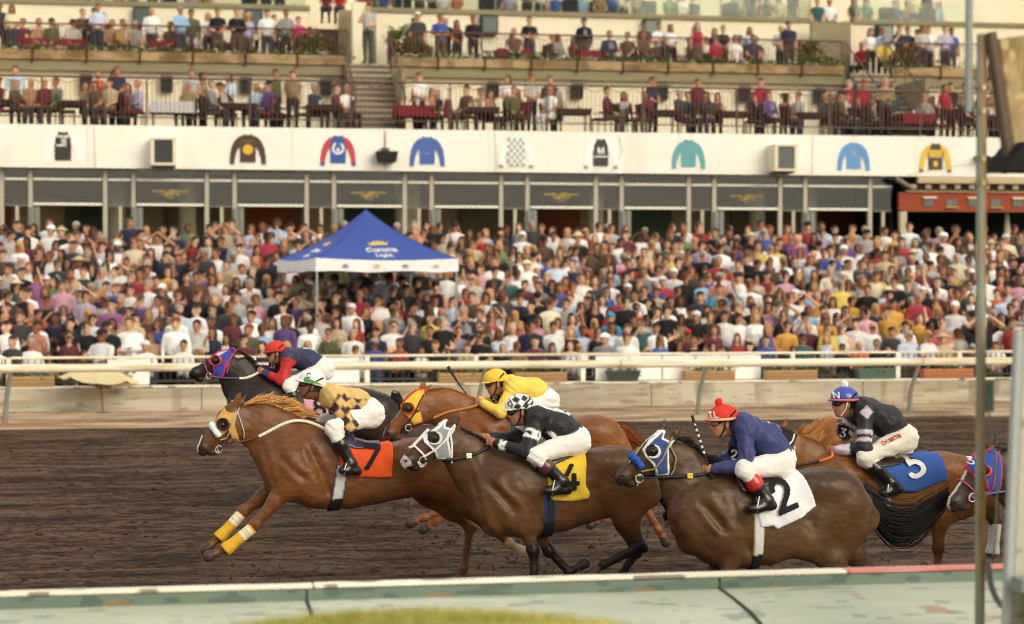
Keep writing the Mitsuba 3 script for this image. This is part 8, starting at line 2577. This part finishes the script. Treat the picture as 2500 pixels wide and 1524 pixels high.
# silks: colours from the geometry of the jacket
def silk7(F):
    v, n = F['v'], len(F['v'])
    c = np.tile(C_(214, 178, 112), (n, 1))
    br = C_(62, 40, 34)
    # a belt of brown and gold lozenges across the body, and a brown chevron on the sleeve
    a = (v[:, 0] * 0.78 + v[:, 2] * 0.62) / 0.078
    b = (v[:, 0] * 0.62 - v[:, 2] * 0.78) / 0.078
    chk = ((np.floor(a) + np.floor(b)) % 2 == 0)
    tor = (F['tor_t'] > 0.18) & (F['tor_t'] < 0.80) & (F['up'] < 0.45)
    c[chk & tor] = br
    c[(F['fore_d'] < 0.085) & (F['fore_t'] > 0.30)] = br
    c[(F['ffore_d'] < 0.085)] = br
    c[(F['arm_d'] < 0.09) & (F['arm_t'] > 0.5) & chk] = br
    return c


def silk8(F):
    c = np.tile(C_(50, 54, 84), (len(F['v']), 1))
    red = C_(190, 44, 42)
    for k in ('arm', 'farm'):
        c[(F[k + '_d'] < 0.10) & (F[k + '_t'] > 0.12)] = red
    for k in ('fore', 'ffore'):
        c[(F[k + '_d'] < 0.085) & (F[k + '_t'] < 0.55)] = red
        c[(F[k + '_d'] < 0.085) & (F[k + '_t'] >= 0.55)] = C_(54, 60, 104)
    t, u = F['tor_t'], F['up']
    c[(t > 0.32) & (t < 0.72) & (u > 0.62) & (np.abs(np.abs(F['v'][:, 1] - F['Y']) - 0.05) < 0.022)] = W_
    return c


def silk5(F):
    c = np.tile(C_(240, 206, 88), (len(F['v']), 1))
    d = np.linalg.norm(F['v'] - (F['j']['neck'] + np.array([0.05, -0.12, -0.03])), axis=1)
    c[d < 0.055] = C_(206, 56, 56)
    return c


def silk4(F):
    v = F['v']
    c = np.tile(C_(38, 37, 40), (len(v), 1))
    t = F['arm_t']
    dia = lambda s: (np.abs(((s * 1.0) % 1.0) - 0.5) < 0.16)
    ang = np.arctan2(v[:, 1] - F['Y'], v[:, 2])
    band = (F['arm_d'] < 0.1) & (t > 0.42) & (t < 0.66)
    c[band] = W_
    ph = (v[:, 0] * 12 + v[:, 1] * 10)
    c[band & (t > 0.49) & (t < 0.59) & dia(ph)] = C_(34, 34, 38)
    band = (F['farm_d'] < 0.1) & (F['farm_t'] > 0.42) & (F['farm_t'] < 0.66)
    c[band] = W_
    cuff = (F['fore_d'] < 0.08) & (F['fore_t'] > 0.58) & (F['fore_t'] < 0.74)
    c[cuff] = W_
    c[cuff & dia(v[:, 2] * 20) & (np.abs(F['fore_t'] - 0.66) < 0.04)] = C_(34, 34, 38)
    back = (F['up'] > 0.55) & (F['tor_t'] < 0.62) & (np.abs(v[:, 1] - F['Y'] + 0.03) < 0.055) & (F['arm_d'] > 0.09)
    c[back] = W_
    c[back & dia(v[:, 0] * 9) & (np.abs(v[:, 1] - F['Y'] + 0.03) < 0.02)] = C_(34, 34, 38)
    slant = (np.abs((v[:, 0] - F['j']['mid'][0] + 0.02) + 0.9 * (v[:, 2] - F['j']['elb'][2] - 0.1)) < 0.03) & (v[:, 2] < F['j']['mid'][2] - 0.13) & (F['arm_d'] > 0.10)
    c[slant & (F['fore_d'] > 0.09)] = W_
    return c


def silk2(F):
    c = np.tile(C_(60, 66, 116), (len(F['v']), 1))
    v = F['v']
    w = (F['up'] > 0.55) & (np.abs(v[:, 1] - F['Y'] - 0.02) < 0.05) & (np.abs(np.sin(F['tor_t'] * 13)) > 0.55) & (F['tor_t'] < 0.6)
    c[w] = W_
    return c


def silk3(F):
    v = F['v']
    c = np.tile(C_(42, 40, 44), (len(v), 1))
    li = C_(206, 198, 214)
    for k in ('arm', 'farm'):
        t = F[k + '_t']
        c[(F[k + '_d'] < 0.1) & (((t > 0.55) & (t < 0.66)) | ((t > 0.74) & (t < 0.84)))] = li
    for k in ('fore', 'ffore'):
        c[(F[k + '_d'] < 0.08) & (F[k + '_t'] > 0.42)] = li
    d = np.abs(v - (F['j']['sh'] + np.array([-0.02, 0, -0.02])))
    c[(d[:, 0] + d[:, 2] < 0.06) & (v[:, 1] < F['Y'] - 0.08)] = li
    c[(F['up'] > 0.6) & (F['tor_t'] > 0.18) & (F['tor_t'] < 0.45) & (np.abs(v[:, 1] - F['Y'] - 0.03) < 0.05)] = W_
    return c


def silk9(F):
    c = np.tile(C_(96, 60, 130), (len(F['v']), 1))
    c[(F['tor_t'] > 0.3) & (F['tor_t'] < 0.6)] = W_
    return c


def cap_plain(col):
    return lambda q: np.tile(col, (len(q), 1)) * (0.93 + 0.14 * meshkit.fbm(q * 30, 2, 2))[:, None]


def cap7(q):
    c = np.tile(W_, (len(q), 1))
    c[(q[:, 2] < 0.060 + 0.25 * np.minimum(q[:, 0], 0.06)) & (q[:, 2] > 0.030) & (q[:, 0] < 0.08)] = C_(84, 150, 66)
    return c


def cap5(q):
    c = np.tile(C_(240, 200, 72), (len(q), 1))
    s = q[:, 1] + 0.045
    c[(np.abs(s) < 0.016) & (q[:, 0] > -0.05)] = C_(206, 70, 44)
    c[(np.abs(s + 0.028) < 0.008) & (q[:, 0] > -0.05)] = C_(40, 36, 34)
    return c


def cap4(q):
    a = np.floor((q[:, 0] * 0.8 + q[:, 2]) / 0.062 + 0.3) + np.floor((q[:, 0] * 0.8 - q[:, 2]) / 0.062)
    c = np.where((a % 2 == 0)[:, None], C_(36, 36, 38), W_)
    c[q[:, 0] > 0.085] = W_
    return c


SKN = C_(172, 122, 92)
build_rider('7', 'jockey in gold silks with brown lozenges and a white and green helmet', dict(skin=C_(122, 80, 58), silk=silk7, helmet=cap7, peak=W_, hard=True, helmet_text=('C', 0.045, C_(60, 66, 84), 0.045, 0.075), goggles=C_(44, 34, 30), cuff=C_(120, 60, 50), cuff_t=0.16))
build_rider('8', 'jockey in navy silks with red sleeves and a red cap', dict(skin=SKN, silk=silk8, helmet=cap_plain(C_(208, 66, 48)), peak=C_(208, 66, 48), goggles=C_(40, 32, 30), plate=(0.2, '8')))
build_rider('5', 'jockey in yellow silks and a yellow cap with red and black stripe', dict(skin=SKN, silk=silk5, helmet=cap5, peak=C_(236, 214, 150), goggles=C_(50, 42, 36), plate=(0.30, '5'),
    whip=dict(label='dark whip standing up from the hand of the yellow jockey', pts=[(RIDER['5']['hand'][0] - 0.06, RIDER['5']['fhand'][1] + 0.05, RIDER['5']['hand'][2] + 0.02), (RIDER['5']['hand'][0] - 0.17, RIDER['5']['fhand'][1] + 0.05, RIDER['5']['hand'][2] + 0.16), (RIDER['5']['hand'][0] - 0.31, RIDER['5']['fhand'][1] + 0.05, RIDER['5']['hand'][2] + 0.38)], r=[0.006, 0.008, 0.018], grip=0.02)))
build_rider('4', 'jockey in black silks with white diamond bands and a checked black and white helmet', dict(skin=SKN, silk=silk4, helmet=cap4, peak=C_(226, 220, 206), hard=True, helmet_text=('G', 0.045, C_(34, 34, 36), 0.085, 0.06), goggles=C_(46, 34, 30), cuff=C_(104, 54, 62), cuff_t=0.55))
build_rider('2', 'jockey in plain navy silks and a red pompom cap holding a whip', dict(skin=C_(186, 134, 100), silk=silk2, helmet=cap_plain(C_(216, 62, 50)), peak=C_(206, 62, 54), band=C_(232, 196, 148), pompom=C_(220, 50, 44), pom_f=0.03, helmet_text=('IL', 0.05, W_, 0.095, 0.055), goggles=C_(120, 112, 108), cuff=C_(196, 54, 58), cuff_t=0.58, plate=(0.25, '2'),
    whip=dict(label='dark whip with white bands in the hand of the jockey in plain navy', pts=[(RIDER['2']['hand'][0] + 0.04, RIDER['2']['hand'][1] - 0.03, RIDER['2']['hand'][2] - 0.11), (RIDER['2']['hand'][0] - 0.01, RIDER['2']['hand'][1] - 0.01, RIDER['2']['hand'][2] + 0.06), (RIDER['2']['hand'][0] - 0.14, RIDER['2']['hand'][1], RIDER['2']['hand'][2] + 0.46)], r=[0.012, 0.009, 0.013], grip=0.6, bands=True)))
build_rider('3', 'jockey in black silks with lilac cuffs and a blue helmet with white pompom', dict(skin=SKN, silk=silk3, helmet=cap_plain(C_(58, 72, 170)), peak=C_(60, 70, 150), hard=True, band=C_(226, 110, 92), pompom=W_, helmet_text=('N', 0.055, W_, 0.095, 0.055), strap=W_, goggles=C_(36, 32, 32), breeches=C_(228, 220, 204), leg_text='OrLNKTN', plate=(0.25, '3')))
build_rider('9', 'jockey in purple and white silks on the rightmost horse', dict(skin=SKN, silk=silk9, helmet=cap_plain(C_(96, 60, 130)), peak=C_(96, 60, 130)))

# dirt thrown up behind the hooves, too fine to count
rng = np.random.default_rng(61)
fl = []
for num, h in HORSE.items():
    for nm, pts in h['legs'].items():
        x, z = pts[-1]
        if z > 0.42:
            continue
        for i in range(26):
            q = rng.random()
            m = base_clod.copy()
            m.vertices *= rng.uniform(0.004, 0.014) * (1 + 0.35 * rng.standard_normal((len(m.vertices), 1)))
            m.apply_translation([x + 0.05 + 0.9 * q + rng.normal(0, 0.06), h['Y'] + (-0.13 if nm[0] == 'n' else 0.13) + rng.normal(0, 0.10), max(0.03, 0.10 + 0.9 * q * (1 - q) * rng.uniform(0.1, 1.2))])
            fl.append(m)
add('flying_dirt', join(fl), 'matte', lin(66, 52, 42), kind='stuff', label='small clods of dirt thrown up behind the galloping hooves')

# ------------------------------------------------------------------ foreground at the right: pole, steel post, cable, lamp board
PX, PY = 4.14, 9.45
t = thing('pole', 'thin rusty grey green pole in the right foreground', 'pole')
add('shaft', tube([[PX, PY, -0.3], [PX, PY, 4.25]], 0.0255, 16), 'pole_paint', parent=t, smooth=True)
for z in (0.86, 1.92, 3.62, 3.5, 3.86, 3.98):
    add('clamp', cyl(PX, PY, z - 0.012, z + 0.012, 0.034, 14), 'metal', lin(150, 140, 112), parent=t)
add('plate', obox(PX + 0.055, PY + 0.02, 2.42, 0.05, 0.012, 0.16, r=0.003), 'paint', lin(96, 128, 112), parent=t)
t = thing('conduit', 'pale blue grey pipe strapped beside the top of the rusty pole', 'pipe')
add('pipe', tube([[PX - 0.058, PY + 0.03, 3.86], [PX - 0.055, PY + 0.03, 4.6]], 0.019, 12), 'matte', lin(150, 156, 156), parent=t, smooth=True)
t = thing('wire', 'thin pale green wire hanging from the pole to the steel post', 'wire')
add('strand', tube(smooth_line([[PX + 0.035, PY, 2.42], [PX + 0.055, PY, 2.25], [PX + 0.085, PY, 2.05], [PX + 0.09, PY, 1.9], [PX + 0.08, PY + 0.02, 1.6]], 16), 0.006, 6), 'paint', lin(126, 144, 132), parent=t, smooth=True)
t = thing('steel_post', 'beige steel post with flanges at the right edge', 'post')
QX, QY = 4.245, 9.15
sk = lambda m: m.apply_transform(np.array([[1, 0, 0.040, -0.040 * 1.3], [0, 1, 0, 0], [0, 0, 1, 0], [0, 0, 0, 1.0]]))
add('flange', sk(box(QX - 0.138, QX - 0.095, QY - 0.065, QY - 0.02, -0.2, 2.76, 0.006)), 'paint', lin(164, 170, 172), parent=t)
add('web', sk(box(QX - 0.092, QX + 0.30, QY - 0.06, QY - 0.04, -0.2, 2.78)), 'post_steel', parent=t)
add('cap', sk(box(QX - 0.10, QX + 0.3, QY - 0.08, QY + 0.09, 2.781, 2.80, 0.004)), 'post_steel', parent=t)
add('bolt', join([tube([[QX + 0.02, QY - 0.085, z], [QX + 0.02, QY - 0.059, z]], 0.012, 8) for z in (0.6, 2.63)]), 'metal', lin(120, 110, 96), parent=t)
add('bracket', sk(box(QX - 0.07, QX + 0.3, QY - 0.11, QY - 0.061, 2.31, 2.335, 0.004)), 'paint', lin(206, 200, 184), parent=t)
t = thing('junction_box', 'dark steel box at the foot of the steel post in the bottom right corner', 'box')
add('lid', box(QX - 0.13, QX + 0.4, QY - 0.24, QY - 0.12, 1.50, 1.57, 0.006), 'paint', lin(126, 130, 132), parent=t)
add('body', box(QX - 0.055, QX + 0.4, QY - 0.23, QY - 0.125, 0.9, 1.497, 0.008), 'paint', lin(66, 66, 64), parent=t)
add('edge', box(QX - 0.05, QX + 0.38, QY - 0.236, QY - 0.231, 1.15, 1.17), 'paint', lin(150, 146, 132), parent=t)
add('hasp', box(QX - 0.0, QX + 0.1, QY - 0.25, QY - 0.232, 1.05, 1.10, 0.004), 'paint', lin(120, 116, 106), parent=t)
t = thing('cable', 'thick grey cable looping from the pole to the steel post', 'cable')
add('hose', tube(smooth_line([[PX + 0.03, PY - 0.03, 1.60], [PX + 0.035, PY - 0.04, 1.50], [PX + 0.07, PY - 0.08, 1.38], [PX + 0.15, PY - 0.15, 1.33], [PX + 0.24, PY - 0.25, 1.36], [PX + 0.32, PY - 0.4, 1.45]], 26), 0.016, 10), 'paint', lin(112, 112, 110), parent=t, smooth=True)
# lamp arm with a weathered board at the top right
t = thing('lamp_board', 'weathered tan board hanging at the top right with a black floodlight under it', 'lamp')
BX, BY = 4.325, 9.4
m = obox(0, 0, 0, 0.20, 0.05, 0.62, r=0.008)
m.apply_transform(trimesh.transformations.rotation_matrix(0.16, [0, 1, 0]))
m.vertices[:, 0] *= -1
m.faces = m.faces[:, ::-1]
m.apply_translation([BX + 0.02, BY, 3.93])
add('board', m, 'board_wood', parent=t)
m = obox(0, 0, 0, 0.042, 0.07, 0.66, r=0.006)
m.apply_transform(trimesh.transformations.rotation_matrix(-0.16, [0, 1, 0]))
m.apply_translation([BX - 0.105, BY + 0.01, 3.93])
add('frame', m, 'matte', lin(104, 90, 80), parent=t)
m = prism([(BX - 0.14, 3.555), (BX + 0.4, 3.555), (BX + 0.4, 3.70), (BX - 0.03, 3.70)], 0.3)
m.apply_translation([0, BY + 0.15, 0])
add('floodlight', m, 'matte', lin(36, 34, 32), parent=t)
add('arm', tube([[BX + 0.1, BY, 4.2], [BX + 0.16, BY, 4.8]], 0.02, 8), 'matte', lin(70, 64, 58), parent=t, smooth=True)
